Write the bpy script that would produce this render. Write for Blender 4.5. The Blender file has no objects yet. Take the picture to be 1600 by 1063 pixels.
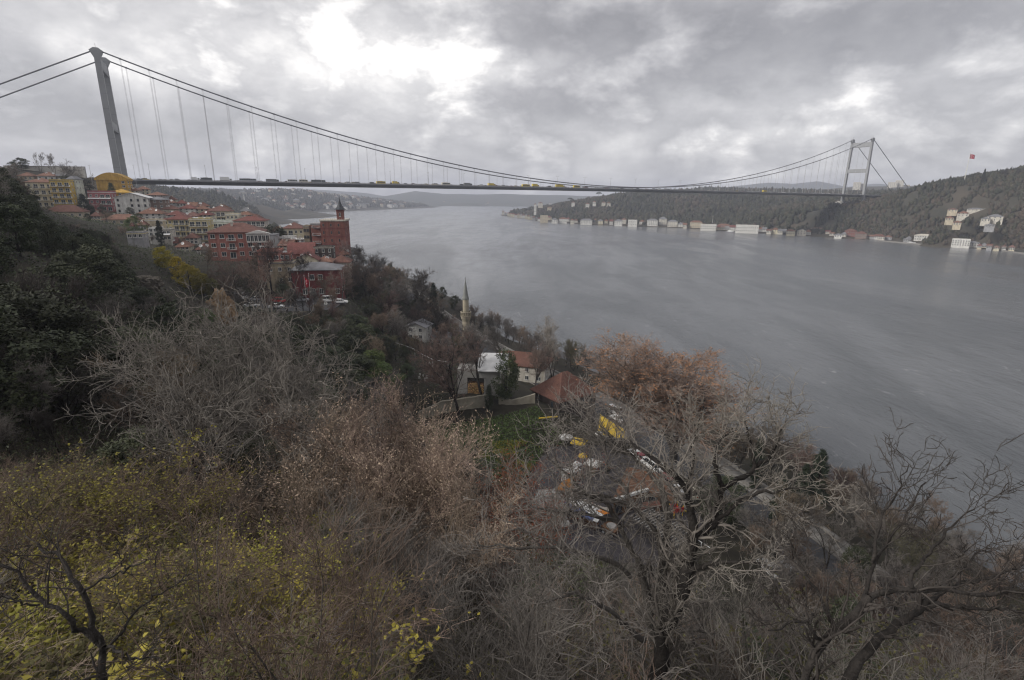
import bpy, bmesh, math, random
import numpy as np
from mathutils import Vector, Matrix

random.seed(7)
rng = np.random.default_rng(7)
S = bpy.context.scene
C = S.collection
PI = math.pi

# ------------------------------------------------------------------ camera
F_PX, PITCH, ROLL, CAM_Z = 813.0, math.radians(15.19), math.radians(0.525), 55.55
_cp, _sp, _cr, _sr = math.cos(PITCH), math.sin(PITCH), math.cos(ROLL), math.sin(ROLL)
_R0 = np.array([1.0, 0, 0]); _U0 = np.array([0, _sp, _cp]); FWD = np.array([0, _cp, -_sp])
RGT = _cr * _R0 + _sr * _U0
UPV = -_sr * _R0 + _cr * _U0
EYE = np.array([0, 0, CAM_Z])

cam_d = bpy.data.cameras.new('camera')
cam = bpy.data.objects.new('camera', cam_d); C.objects.link(cam)
cam_d.sensor_width = 36.0
cam_d.lens = 36.0 * F_PX / 1600.0
cam_d.clip_start = 0.3
cam_d.clip_end = 30000
m = Matrix.Identity(4)
for i in range(3):
    m[i][0] = RGT[i]; m[i][1] = UPV[i]; m[i][2] = -FWD[i]; m[i][3] = EYE[i]
cam.matrix_world = m
S.camera = cam


def ray(px, py):
    return FWD + RGT * (px - 800) / F_PX + UPV * (531.5 - py) / F_PX


def at(px, py, Y):
    """survey helper: the point at ground distance Y ahead along a sight line"""
    d = ray(px, py)
    return EYE + d * (Y / d[1])


def atd(px, py, dist):
    return EYE + ray(px, py) * dist


def atz(px, py, z):
    d = ray(px, py)
    return EYE + d * ((z - CAM_Z) / d[2])


def prj(P):
    q = np.asarray(P, float) - EYE
    Z = q @ FWD
    return 800 + F_PX * (q @ RGT) / Z, 531.5 - F_PX * (q @ UPV) / Z, Z


# ------------------------------------------------------------------ render settings
S.view_settings.view_transform = 'Standard'
S.view_settings.look = 'None'
S.view_settings.gamma = 1.0
S.view_settings.use_curve_mapping = False
S.view_settings.exposure = 0.95
S.render.engine = 'CYCLES'
S.cycles.max_bounces = 5
S.cycles.diffuse_bounces = 3
S.cycles.glossy_bounces = 2
S.cycles.volume_bounces = 0
S.cycles.use_denoising = True
S.cycles.filter_width = 1.2
try:
    S.cycles.denoiser = 'OPENIMAGEDENOISE'
    S.cycles.denoising_prefilter = 'ACCURATE'
except Exception:
    pass

# ------------------------------------------------------------------ world: overcast sky
SUN_EL, SUN_AZ = math.radians(28), math.radians(250)      # azimuth clockwise from +Y; the sun stands to the left and behind, veiled by cloud
world = bpy.data.worlds.new('World'); S.world = world
world.use_nodes = True
wt = world.node_tree; wn = wt.nodes; wl = wt.links
for n_ in list(wn):
    wn.remove(n_)


def N(tree, typ, **kw):
    n = tree.nodes.new(typ)
    for k, v in kw.items():
        setattr(n, k, v)
    return n


def mth(tree, op, a, b=None, c=None, clamp=False):
    n = tree.nodes.new('ShaderNodeMath'); n.operation = op; n.use_clamp = clamp
    for i, v in enumerate((a, b, c)):
        if v is None:
            continue
        if isinstance(v, (int, float)):
            n.inputs[i].default_value = v
        else:
            tree.links.new(v, n.inputs[i])
    return n.outputs[0]


def build_sky():
    t = wt
    out = N(t, 'ShaderNodeOutputWorld'); bg = N(t, 'ShaderNodeBackground')
    bg.inputs['Strength'].default_value = 0.1
    sky = N(t, 'ShaderNodeTexSky'); sky.sky_type = 'NISHITA'; sky.sun_disc = False
    sky.sun_elevation = SUN_EL; sky.sun_rotation = SUN_AZ
    tc = N(t, 'ShaderNodeTexCoord')
    sep = N(t, 'ShaderNodeSeparateXYZ'); wl.new(tc.outputs['Generated'], sep.inputs[0])
    x, y, z = sep.outputs
    zc = mth(t, 'MAXIMUM', z, 0.0)
    den = mth(t, 'ADD', zc, 0.09)
    comb = N(t, 'ShaderNodeCombineXYZ')
    wl.new(mth(t, 'DIVIDE', x, den), comb.inputs[0]); wl.new(mth(t, 'DIVIDE', y, den), comb.inputs[1])

    def noise(scale, detail, rough, off=0.0, dist=0.0, vec=None):
        mp = N(t, 'ShaderNodeMapping'); mp.inputs['Location'].default_value = (off, off * 0.7, 3.1)
        wl.new(vec or comb.outputs[0], mp.inputs[0])
        nz = N(t, 'ShaderNodeTexNoise'); nz.inputs['Scale'].default_value = scale
        nz.inputs['Detail'].default_value = detail; nz.inputs['Roughness'].default_value = rough
        nz.inputs['Distortion'].default_value = dist
        wl.new(mp.outputs[0], nz.inputs['Vector'])
        return nz
    big = noise(0.42, 6, 0.55, 2.3, 0.4)
    flat = N(t, 'ShaderNodeMapping'); flat.inputs['Scale'].default_value = (1, 1, 1.75); wl.new(tc.outputs['Generated'], flat.inputs[0])
    mid = noise(2.3, 10, 0.58, 7.7, 0.15, flat.outputs[0])
    # second set on the sphere itself so that puffs near the horizon keep their roundness
    sph = noise(6.5, 10, 0.6, 1.4, 0.12, flat.outputs[0])
    warp = noise(3.2, 5, 0.55, 9.0, 0.0, tc.outputs['Generated'])
    wsep = N(t, 'ShaderNodeSeparateColor'); wl.new(warp.outputs['Color'], wsep.inputs[0])
    az = mth(t, 'ARCTAN2', x, y)
    el = mth(t, 'ARCSINE', z)
    az = mth(t, 'ADD', az, mth(t, 'MULTIPLY', mth(t, 'SUBTRACT', wsep.outputs[0], 0.5), 0.50))
    el = mth(t, 'ADD', el, mth(t, 'MULTIPLY', mth(t, 'SUBTRACT', wsep.outputs[1], 0.5), 0.22))
    val = mth(t, 'ADD', 0.47, mth(t, 'MULTIPLY', mth(t, 'SUBTRACT', big.outputs[0], 0.5), 0.55))
    val = mth(t, 'ADD', val, mth(t, 'MULTIPLY', mth(t, 'SUBTRACT', mid.outputs[0], 0.5), 0.75))
    # billows: folded noise gives rounded cloud edges
    fold = mth(t, 'ABSOLUTE', mth(t, 'SUBTRACT', sph.outputs[0], 0.5))
    val = mth(t, 'ADD', val, mth(t, 'MULTIPLY', mth(t, 'SUBTRACT', fold, 0.075), 1.5))
    val = mth(t, 'ADD', val, mth(t, 'MULTIPLY', mth(t, 'SUBTRACT', sph.outputs[0], 0.5), 0.55))
    # thin and thick places of the cloud deck: (pixel of the sight line, half widths in degrees, amount)
    for px, py, sa, se, amp in CLOUDS:
        d = ray(px, py)
        a0 = math.atan2(d[0], d[1]); e0 = math.atan2(d[2], math.hypot(d[0], d[1]))
        da = mth(t, 'DIVIDE', mth(t, 'SUBTRACT', az, a0), math.radians(sa))
        de = mth(t, 'DIVIDE', mth(t, 'SUBTRACT', el, e0), math.radians(se))
        r2 = mth(t, 'ADD', mth(t, 'MULTIPLY', da, da), mth(t, 'MULTIPLY', de, de))
        g = mth(t, 'POWER', 2.718, mth(t, 'MULTIPLY', r2, -1.0))
        val = mth(t, 'ADD', val, mth(t, 'MULTIPLY', g, amp))
    val = mth(t, 'MAXIMUM', val, 0.0)
    val = mth(t, 'MINIMUM', val, 1.15)
    ramp = N(t, 'ShaderNodeValToRGB')
    cr = ramp.color_ramp
    cr.elements[0].position = 0.0; cr.elements[0].color = (0.17, 0.167, 0.175, 1)
    cr.elements[1].position = 1.0; cr.elements[1].color = (1.10, 1.09, 1.08, 1)
    for p, c in ((0.25, (0.255, 0.250, 0.258, 1)), (0.42, (0.345, 0.338, 0.345, 1)), (0.60, (0.47, 0.46, 0.46, 1)), (0.78, (0.72, 0.70, 0.68, 1))):
        e = cr.elements.new(p); e.color = c
    wl.new(val, ramp.inputs[0])
    sc = N(t, 'ShaderNodeVectorMath'); sc.operation = 'SCALE'; sc.inputs['Scale'].default_value = SKY_GAIN
    wl.new(ramp.outputs[0], sc.inputs[0])
    mix = N(t, 'ShaderNodeMixRGB'); mix.inputs[0].default_value = 0.96
    wl.new(sky.outputs[0], mix.inputs[1]); wl.new(sc.outputs[0], mix.inputs[2])
    wl.new(mix.outputs[0], bg.inputs['Color']); wl.new(bg.outputs[0], out.inputs[0])


SKY_GAIN = 9.3
CLOUDS = [(560, 112, 15, 4.2, 0.25), (480, 150, 7, 2.2, 0.14), (760, 98, 8, 1.8, 0.24), (250, 100, 8, 1.8, 0.15), (600, 200, 10, 2.2, 0.10),
          (930, 45, 15, 3.2, -0.22), (120, 195, 10, 4.0, -0.15), (860, 165, 8, 2.6, -0.15), (1400, 60, 14, 4.0, -0.20), (60, 60, 10, 3, -0.05), (350, 200, 7, 2.0, -0.08),
          (950, 235, 4, 1.0, 0.16), (1190, 200, 7, 1.1, 0.18), (1570, 120, 6, 1.5, 0.24),
          (1480, 215, 12, 3.0, -0.14), (1050, 110, 8, 2, -0.08), (1120, 5, 20, 3, -0.08), (1150, 150, 9, 1.4, 0.08)]
build_sky()

sun_d = bpy.data.lights.new('sun', 'SUN'); sun_d.energy = 1.8; sun_d.angle = math.radians(20)
sun_d.color = (1.0, 0.96, 0.90)
sun = bpy.data.objects.new('sun', sun_d); C.objects.link(sun)
_sd = Vector((math.sin(SUN_AZ) * math.cos(SUN_EL), math.cos(SUN_AZ) * math.cos(SUN_EL), math.sin(SUN_EL)))
sun.rotation_euler = _sd.to_track_quat('Z', 'Y').to_euler()

# ------------------------------------------------------------------ materials
_mats = {}


def mat(name, col, rough=0.85, var=0.18, scale=1.0, bump=0.0, objvar=0.0, spec=0.3, detail=5, bscale=None, col2=None, metal=0.0, coords='Object'):
    if name in _mats:
        return _mats[name]
    mt = bpy.data.materials.new(name); mt.use_nodes = True
    t = mt.node_tree; b = t.nodes['Principled BSDF']
    b.inputs['Roughness'].default_value = rough
    b.inputs['Metallic'].default_value = metal
    b.inputs['Specular IOR Level'].default_value = spec
    tc = N(t, 'ShaderNodeTexCoord')
    nz = N(t, 'ShaderNodeTexNoise'); nz.inputs['Scale'].default_value = scale
    nz.inputs['Detail'].default_value = detail; nz.inputs['Roughness'].default_value = 0.62
    if coords == 'World':
        g = N(t, 'ShaderNodeNewGeometry'); vec = g.outputs['Position']
    else:
        vec = tc.outputs[coords]
    t.links.new(vec, nz.inputs['Vector'])
    mx = N(t, 'ShaderNodeMixRGB')
    c2 = col2 if col2 else tuple(min(1, c * (1 + var)) for c in col)
    c1 = col if col2 else tuple(c * (1 - var) for c in col)
    mx.inputs[1].default_value = (*c1, 1); mx.inputs[2].default_value = (*c2, 1)
    rp = N(t, 'ShaderNodeMapRange'); rp.inputs[1].default_value = 0.32; rp.inputs[2].default_value = 0.68
    t.links.new(nz.outputs[0], rp.inputs[0]); t.links.new(rp.outputs[0], mx.inputs[0])
    colout = mx.outputs[0]
    if objvar:
        oi = N(t, 'ShaderNodeObjectInfo')
        hs = N(t, 'ShaderNodeHueSaturation')
        t.links.new(colout, hs.inputs['Color'])
        t.links.new(mth(t, 'ADD', 1 - objvar, mth(t, 'MULTIPLY', oi.outputs['Random'], 2 * objvar)), hs.inputs['Value'])
        t.links.new(mth(t, 'ADD', 0.485, mth(t, 'MULTIPLY', mth(t, 'FRACT', mth(t, 'MULTIPLY', oi.outputs['Random'], 7.31)), 0.03)), hs.inputs['Hue'])
        colout = hs.outputs[0]
    t.links.new(colout, b.inputs['Base Color'])
    if bump:
        bz = N(t, 'ShaderNodeTexNoise'); bz.inputs['Scale'].default_value = bscale or scale * 4; bz.inputs['Detail'].default_value = 4
        t.links.new(vec, bz.inputs['Vector'])
        bp = N(t, 'ShaderNodeBump'); bp.inputs['Strength'].default_value = bump; bp.inputs['Distance'].default_value = 0.05
        t.links.new(bz.outputs[0], bp.inputs['Height']); t.links.new(bp.outputs[0], b.inputs['Normal'])
    _mats[name] = mt
    return mt


def tile_mat(name, col, dark=0.72):
    """roof tiles: courses as fine relief, weathered patches"""
    if name in _mats:
        return _mats[name]
    mt = mat(name, col, 0.9, 0.22, 0.7, 0, 0.0)
    t = mt.node_tree; b = t.nodes['Principled BSDF']
    src = b.inputs['Base Color'].links[0].from_socket
    tc = N(t, 'ShaderNodeTexCoord')
    wv = N(t, 'ShaderNodeTexWave'); wv.bands_direction = 'Z'; wv.inputs['Scale'].default_value = 3.2; wv.inputs['Distortion'].default_value = 0.6
    t.links.new(tc.outputs['Object'], wv.inputs['Vector'])
    n2 = N(t, 'ShaderNodeTexNoise'); n2.inputs['Scale'].default_value = 3.5; n2.inputs['Detail'].default_value = 6
    t.links.new(tc.outputs['Object'], n2.inputs['Vector'])
    mx = N(t, 'ShaderNodeMixRGB'); mx.blend_type = 'MULTIPLY'; mx.inputs[2].default_value = (0.55, 0.5, 0.48, 1)
    rp = N(t, 'ShaderNodeMapRange'); rp.inputs[1].default_value = 0.45; rp.inputs[2].default_value = 0.75
    t.links.new(n2.outputs[0], rp.inputs[0]); t.links.new(rp.outputs[0], mx.inputs[0]); t.links.new(src, mx.inputs[1])
    t.links.new(mx.outputs[0], b.inputs['Base Color'])
    bp = N(t, 'ShaderNodeBump'); bp.inputs['Strength'].default_value = 0.5; bp.inputs['Distance'].default_value = 0.08
    t.links.new(wv.outputs[1], bp.inputs['Height']); t.links.new(bp.outputs[0], b.inputs['Normal'])
    return mt


# ------------------------------------------------------------------ mesh helpers
class MB:
    """collects boxes, prisms and tubes for ONE mesh"""
    def __init__(self):
        self.v = []; self.f = []; self.mi = []; self.mats = []

    def m(self, material):
        if material not in self.mats:
            self.mats.append(material)
        return self.mats.index(material)

    def add(self, vs, fs, material):
        o = len(self.v); k = self.m(material)
        self.v += [tuple(map(float, p)) for p in vs]
        for f in fs:
            self.f.append(tuple(i + o for i in f)); self.mi.append(k)
        return self

    def box(self, x0, y0, z0, x1, y1, z1, material, rz=0.0, c=(0, 0)):
        vs = [(x, y, z) for z in (z0, z1) for (x, y) in ((x0, y0), (x1, y0), (x1, y1), (x0, y1))]
        if rz:
            ca, sa = math.cos(rz), math.sin(rz)
            vs = [(c[0] + (x - c[0]) * ca - (y - c[1]) * sa, c[1] + (x - c[0]) * sa + (y - c[1]) * ca, z) for x, y, z in vs]
        return self.add(vs, [(3, 2, 1, 0), (4, 5, 6, 7), (0, 1, 5, 4), (1, 2, 6, 5), (2, 3, 7, 6), (3, 0, 4, 7)], material)

    def frustum(self, b, t, z0, z1, material):
        """b and t: (x0, y0, x1, y1) rectangles"""
        vs = [(b[0], b[1], z0), (b[2], b[1], z0), (b[2], b[3], z0), (b[0], b[3], z0),
              (t[0], t[1], z1), (t[2], t[1], z1), (t[2], t[3], z1), (t[0], t[3], z1)]
        return self.add(vs, [(3, 2, 1, 0), (4, 5, 6, 7), (0, 1, 5, 4), (1, 2, 6, 5), (2, 3, 7, 6), (3, 0, 4, 7)], material)

    def beam(self, a, b, r, material, n=6, r2=None):
        a = Vector(a); b = Vector(b); d = (b - a)
        if d.length < 1e-6:
            return self
        d.normalize()
        u = d.orthogonal().normalized(); w = d.cross(u)
        r2 = r if r2 is None else r2
        vs = []
        for p, rr in ((a, r), (b, r2)):
            for i in range(n):
                q = 2 * PI * i / n
                vs.append(p + (u * math.cos(q) + w * math.sin(q)) * rr)
        fs = [(i, (i + 1) % n, n + (i + 1) % n, n + i) for i in range(n)]
        fs += [tuple(range(n - 1, -1, -1)), tuple(range(n, 2 * n))]
        return self.add(vs, fs, material)

    def lathe(self, prof, material, n=16, c=(0, 0)):
        vs = []; fs = []
        for r, z in prof:
            for i in range(n):
                q = 2 * PI * i / n
                vs.append((c[0] + r * math.cos(q), c[1] + r * math.sin(q), z))
        for k in range(len(prof) - 1):
            for i in range(n):
                j = (i + 1) % n
                fs.append((k * n + i, k * n + j, (k + 1) * n + j, (k + 1) * n + i))
        fs.append(tuple(range(n - 1, -1, -1)))
        fs.append(tuple(range((len(prof) - 1) * n, len(prof) * n)))
        return self.add(vs, fs, material)

    def prism(self, poly, z0, z1, material, axis='z'):
        n = len(poly)
        def P(a, b, h):
            return (a, b, h) if axis == 'z' else ((a, h, b) if axis == 'y' else (h, a, b))
        vs = [P(a, b, z0) for a, b in poly] + [P(a, b, z1) for a, b in poly]
        fs = [tuple(range(n - 1, -1, -1)), tuple(range(n, 2 * n))]
        fs += [(i, (i + 1) % n, n + (i + 1) % n, n + i) for i in range(n)]
        return self.add(vs, fs, material)

    def mesh(self, name, smooth=False):
        me = bpy.data.meshes.new(name)
        me.from_pydata(self.v, [], self.f)
        for mt in self.mats:
            me.materials.append(mt)
        me.polygons.foreach_set('material_index', self.mi)
        bm = bmesh.new(); bm.from_mesh(me); bmesh.ops.recalc_face_normals(bm, faces=bm.faces); bm.to_mesh(me); bm.free()
        if smooth:
            me.polygons.foreach_set('use_smooth', [True] * len(self.f))
        me.update()
        return me


def np_mesh(name, chunks, mats, smooth=False, col=None):
    """chunks: list of (verts (n,3), faces (m,k), material index)"""
    me = bpy.data.meshes.new(name)
    nv = sum(len(c[0]) for c in chunks)
    V = np.concatenate([np.asarray(c[0], np.float32).reshape(-1, 3) for c in chunks])
    loops = []; starts = []; tot = []; mi = []; off = 0; ls = 0
    for v, f, k in chunks:
        for f in (f if isinstance(f, list) else [f]):
            f = np.asarray(f, np.int64)
            loops.append((f + off).ravel()); n, w = f.shape
            starts.append(ls + np.arange(n) * w); tot.append(np.full(n, w)); mi.append(np.full(n, k))
            ls += n * w
        off += len(v)
    loops = np.concatenate(loops).astype(np.int32); starts = np.concatenate(starts).astype(np.int32)
    tot = np.concatenate(tot).astype(np.int32); mi = np.concatenate(mi).astype(np.int32)
    me.vertices.add(nv); me.vertices.foreach_set('co', V.ravel())
    me.loops.add(len(loops)); me.loops.foreach_set('vertex_index', loops)
    me.polygons.add(len(starts)); me.polygons.foreach_set('loop_start', starts)
    try:
        me.polygons.foreach_set('loop_total', tot)
    except Exception:
        pass
    for mt in mats:
        me.materials.append(mt)
    me.polygons.foreach_set('material_index', mi)
    if smooth:
        me.polygons.foreach_set('use_smooth', np.ones(len(starts), bool))
    if col is not None:
        a = me.color_attributes.new('tint', 'FLOAT_COLOR', 'POINT')
        a.data.foreach_set('color', np.asarray(col, np.float32).ravel())
    me.update(calc_edges=True)
    return me


def obj(name, me, parent=None, loc=(0, 0, 0), rz=0.0, scale=None, kind=None):
    o = bpy.data.objects.new(name, me); C.objects.link(o)
    o.location = loc
    if rz:
        o.rotation_euler = (0, 0, rz)
    if scale is not None:
        o.scale = scale
    if parent is not None:
        o.parent = parent
    if kind:
        o['kind'] = kind
    return o


def thing(name, label, cat, loc=(0, 0, 0), rz=0.0, group=None, me=None, scale=None):
    o = obj(name, me, None, loc, rz, scale)
    o['label'] = label; o['category'] = cat
    if group:
        o['group'] = group
    return o


def recolor(o, *mats):
    for i, mt in enumerate(mats):
        if mt is None or i >= len(o.material_slots):
            continue
        o.material_slots[i].link = 'OBJECT'; o.material_slots[i].material = mt
    return o
# ------------------------------------------------------------------ terrain
def rbf_fit(P):
    P = np.asarray(P, float); xy = P[:, :2]; z = P[:, 2]; n = len(P)
    D = np.linalg.norm(xy[:, None] - xy[None], axis=2)
    A = np.zeros((n + 3, n + 3)); A[:n, :n] = D; A[:n, n] = 1; A[:n, n + 1:] = xy / 100; A[n, :n] = 1; A[n + 1:, :n] = xy.T / 100
    w = np.linalg.lstsq(A, np.r_[z, 0, 0, 0], rcond=None)[0]

    def ev(x, y):
        q = np.stack([np.ravel(x), np.ravel(y)], 1).astype(float)
        out = np.empty(len(q))
        for s in range(0, len(q), 20000):
            c = q[s:s + 20000]
            d = np.linalg.norm(c[:, None] - xy[None], axis=2)
            out[s:s + 20000] = d @ w[:n] + w[n] + (c / 100) @ w[n + 1:]
        return out.reshape(np.shape(x))
    return ev


def vnoise(x, y, scale, seed=0, octaves=4):
    """smooth value noise on arrays"""
    out = np.zeros(np.shape(x)); amp = 1.0; tot = 0
    for o in range(octaves):
        u = np.asarray(x) / scale * 2 ** o + 17.3 * seed; v = np.asarray(y) / scale * 2 ** o - 9.1 * seed
        i = np.floor(u).astype(np.int64); j = np.floor(v).astype(np.int64)
        fu = u - i; fv = v - j; fu = fu * fu * (3 - 2 * fu); fv = fv * fv * (3 - 2 * fv)

        def h(a, b):
            q = (a * 374761393 + b * 668265263 + seed * 1442695 + o * 97) & 0x7fffffff
            q = ((q ^ (q >> 13)) * 1274126177) & 0x7fffffff
            return ((q ^ (q >> 16)) & 0xffff) / 65535.0
        n = (h(i, j) * (1 - fu) + h(i + 1, j) * fu) * (1 - fv) + (h(i, j + 1) * (1 - fu) + h(i + 1, j + 1) * fu) * fv
        out += (n - 0.5) * amp; tot += amp; amp *= 0.5
    return out / tot


EU = []
def cp(px, py, Y, dz=0.0):
    p = at(px, py, Y); return (p[0], p[1], p[2] + dz)
# under and in front of the camera
EU += [(0, -30, 56), (-60, -30, 62), (40, -30, 44), (0, -6, 53), (0, 2, 48.5), (-6, 4, 48.5), (6, 4, 47), (0, 8, 44.8), (-10, 10, 45), (9, 9, 42.5),
       (0, 14, 41), (10, 14, 38), (-12, 15, 43), (0, 24, 35), (14, 22, 31), (22, 12, 36), (30, 30, 20), (36, 10, 28), (-24, 20, 42), (-40, 25, 48),
       (-18, 32, 36), (6, 38, 25), (16, 44, 16), (26, 50, 8), (-28, 45, 32), (-48, 45, 38), (-50, 58, 40), (-60, 66, 46), (-75, 62, 54), (-100, 60, 68),
       (-2, 56, 15), (-16, 60, 20), (-34, 68, 27), (-58, 85, 37), (-80, 90, 47), (-110, 100, 62), (-74, 112, 31), (-95, 120, 40), (-130, 130, 58),
       (-22, 80, 14), (-40, 92, 20), (-60, 105, 26)]
# field, wall and yard
EU += [(-4, 90, 6), (-8, 100, 6.2), (4, 100, 5.2), (-30, 112, 13), (-34, 124, 15), (8, 72, 4), (14, 80, 3.6), (24, 85, 3.4), (18, 98, 3.5), (10, 86, 4)]
EU += [cp(654, 658, 112.3), cp(690, 655, 113.6), cp(735, 648, 114.6), cp(764, 643, 115.3), cp(779, 636, 116.2), cp(800, 636, 116), cp(836, 631, 115), cp(700, 680, 106), cp(760, 680, 104), cp(820, 670, 106),
       cp(690, 628, 116.4, -0.4), cp(735, 622, 117.4, -0.4), cp(760, 618, 118.3, -0.4), cp(800, 627, 118.4, -0.3), cp(660, 642, 115.4, -0.4)]
# rock foot, parking, lower village
EU += [cp(345, 508, 128), cp(345, 470, 140, 0), cp(440, 478, 152), cp(400, 478, 155), cp(500, 478, 160), cp(440, 466, 175), cp(500, 466, 172), (-42, 120, 18), (-38, 150, 14), (-20, 150, 7), (-58, 135, 24),
       cp(370, 405, 188), cp(330, 405, 190), cp(420, 405, 190), cp(510, 398, 238), cp(540, 402, 232, -3), cp(450, 395, 245), cp(300, 380, 240), cp(240, 380, 230), cp(205, 385, 190), cp(270, 420, 160), cp(150, 400, 190),
       cp(340, 366, 262), cp(400, 372, 258), cp(205, 334, 297), cp(150, 332, 302), cp(95, 338, 292), cp(60, 335, 290), cp(120, 350, 262), cp(175, 300, 332), cp(145, 300, 345), cp(240, 334, 290), cp(300, 345, 290), cp(360, 348, 300), cp(30, 330, 260),
       cp(70, 268, 355), cp(20, 262, 350), cp(110, 278, 350), cp(130, 283, 360), cp(-120, 240, 360), cp(-60, 330, 180), cp(0, 300, 200), cp(190, 300, 400), cp(-50, 255, 260)]
EU += [(-330, 458, 58), (-300, 430, 52), (-280, 520, 46), (-420, 420, 66), (-440, 520, 72), (-560, 430, 90), (-220, 430, 26), (-180, 350, 30), (-130, 330, 20), (-150, 290, 32), (-100, 290, 20), (-60, 250, 14), (-70, 215, 18), (-40, 190, 9), (-50, 230, 14), (-105, 200, 30)]
# quay, shore, sea bed
ROAD = [(70, 5), (58, 32), (49, 54), (46, 68), (40, 90), (33, 106), (22, 126), (8, 150), (-10, 180), (-34, 228), (-68, 310), (-126, 395), (-184, 470)]
EU += [(x, y, 3.0) for x, y in ROAD] + [(x + 9, y + 4, 2.6) for x, y in ROAD]
SHORE = [(95, 0), (86, 30), (78, 58), (72, 78), (62, 105), (51, 128), (36, 152), (19, 176), (-8, 215), (-28, 270), (-58, 338), (-114, 420), (-164, 490), (-272, 662), (-390, 850), (-491, 1069), (-610, 1320), (-735, 1558), (-760, 1830), (-756, 2094), (-700, 2380), (-643, 2668), (-560, 3020), (-489, 3366), (-560, 3700)]
EU += [(x, y, 0.4) for x, y in SHORE]
EU += [(x + 0.03 * abs(y) + 12, y + 6, -3.5) for x, y in SHORE]
EU += [(x + 160, y + 80, -9) for x, y in SHORE[::2]]
# far bank: wooded ridge behind the bridge, then the hillside town
EU += [cp(150, 286, 850), cp(240, 296, 1000, -8), cp(300, 297, 1120, -8), cp(350, 303, 1250, -8), cp(410, 314, 1450, -8), cp(460, 322, 1620, -8), cp(240, 330, 800, -4), cp(300, 335, 900, -4), cp(360, 340, 980, -4),
       cp(330, 299, 2300, -6), cp(400, 301, 2350, -6), cp(470, 300, 2450, -6), cp(540, 306, 2700, -6), cp(600, 315, 3000, -6), cp(650, 320, 3250, -4), cp(480, 316, 2200), cp(420, 325, 1800), cp(560, 318, 2650),
       (-900, 700, 62), (-1300, 1500, 70), (-1800, 2500, 80), (-1500, 3300, 70), (-900, 3600, 40), (-760, 900, 66)]
eu_h = rbf_fit(EU)


def seg_dist(x, y, pts):
    x = np.asarray(x, float); y = np.asarray(y, float)
    best = np.full(x.shape, 1e9)
    for (ax, ay), (bx, by) in zip(pts[:-1], pts[1:]):
        dx, dy = bx - ax, by - ay; L = dx * dx + dy * dy
        t = np.clip(((x - ax) * dx + (y - ay) * dy) / L, 0, 1)
        best = np.minimum(best, np.hypot(x - ax - t * dx, y - ay - t * dy))
    return best


def sst(a, b, v):
    t = np.clip((v - a) / (b - a), 0, 1); return t * t * (3 - 2 * t)


def in_poly(x, y, poly):
    x = np.asarray(x, float); y = np.asarray(y, float); c = np.zeros(x.shape, bool)
    n = len(poly)
    for i in range(n):
        x0, y0 = poly[i]; x1, y1 = poly[(i + 1) % n]
        hit = ((y0 > y) != (y1 > y)) & (x < (x1 - x0) * (y - y0) / (y1 - y0 + 1e-12) + x0)
        c ^= hit
    return c


YARD = [(3, 68), (22, 64), (33, 74), (30, 92), (22, 104), (8, 104), (1, 84)]
PARKING = [tuple(at(px, py, Y)[:2]) for px, py, Y in ((375, 488, 145), (520, 492, 150), (545, 474, 168), (385, 468, 168))]
PARK_Z = float(np.mean([at(px, py, Y)[2] for px, py, Y in ((440, 477, 154), (490, 477, 160))]))
FIELD = [(-18, 98), (-14, 84), (-2, 82), (8, 92), (12, 106), (6, 114), (-8, 112), (-18, 111)]


def H(x, y):
    """height of the near bank"""
    x = np.asarray(x, float); y = np.asarray(y, float)
    z = np.maximum(eu_h(x, y), -8.0)
    far = np.hypot(x, y)
    z = z + vnoise(x, y, 22, 3, 4) * np.clip(far / 60, 0.3, 2.2) * 1.6 * sst(1, 8, z) * sst(16, 34, np.hypot(x + 4, y - 110))
    poly = np.array(YARD); cx, cy = poly.mean(0)
    k = 1 - sst(-1, 6, seg_dist(x, y, YARD + YARD[:1]) * np.where(in_poly(x, y, YARD), -1, 1))
    z = z * (1 - k) + 3.5 * k
    k = 1 - sst(-1, 7, seg_dist(x, y, PARKING + PARKING[:1]) * np.where(in_poly(x, y, PARKING), -1, 1))
    z = z * (1 - k) + PARK_Z * k
    k = 1 - sst(6, 11, seg_dist(x, y, ROAD))
    z = z * (1 - k) + 2.9 * k
    return z


def H1(x, y):
    return float(H(np.array([x]), np.array([y]))[0])


def grid_mesh(name, fn, xs, ys, mats, smooth=True):
    X, Y = np.meshgrid(xs, ys); Z = fn(X, Y)
    V = np.stack([X, Y, Z], -1).reshape(-1, 3)
    nx, ny = len(xs), len(ys)
    i = np.arange(nx - 1)[None] + nx * np.arange(ny - 1)[:, None]
    i = i.ravel()
    F = np.stack([i, i + 1, i + nx + 1, i + nx], 1)
    return np_mesh(name, [(V, F, 0)], mats, smooth)


M_soil = mat('hillside_soil', (0.020, 0.017, 0.013), 0.95, 0.3, 0.35, 0.6, col2=(0.042, 0.038, 0.024), coords='World', bscale=3)
M_farsoil = mat('far_hill_ground', (0.035, 0.036, 0.026), 0.95, 0.3, 0.02, 0, col2=(0.075, 0.062, 0.045), coords='World')
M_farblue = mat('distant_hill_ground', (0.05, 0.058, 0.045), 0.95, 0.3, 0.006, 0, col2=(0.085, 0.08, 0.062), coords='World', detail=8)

xs = np.unique(np.r_[np.arange(-700, -160, 6.0), np.arange(-160, 112, 2.0)])
ys = np.unique(np.r_[np.arange(-60, 220, 2.0), np.arange(220, 701, 6.0)])
ys = np.unique(np.r_[ys, 700.0])
obj('hillside', grid_mesh('hillside', H, xs, ys, [M_soil]), kind='structure')


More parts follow.
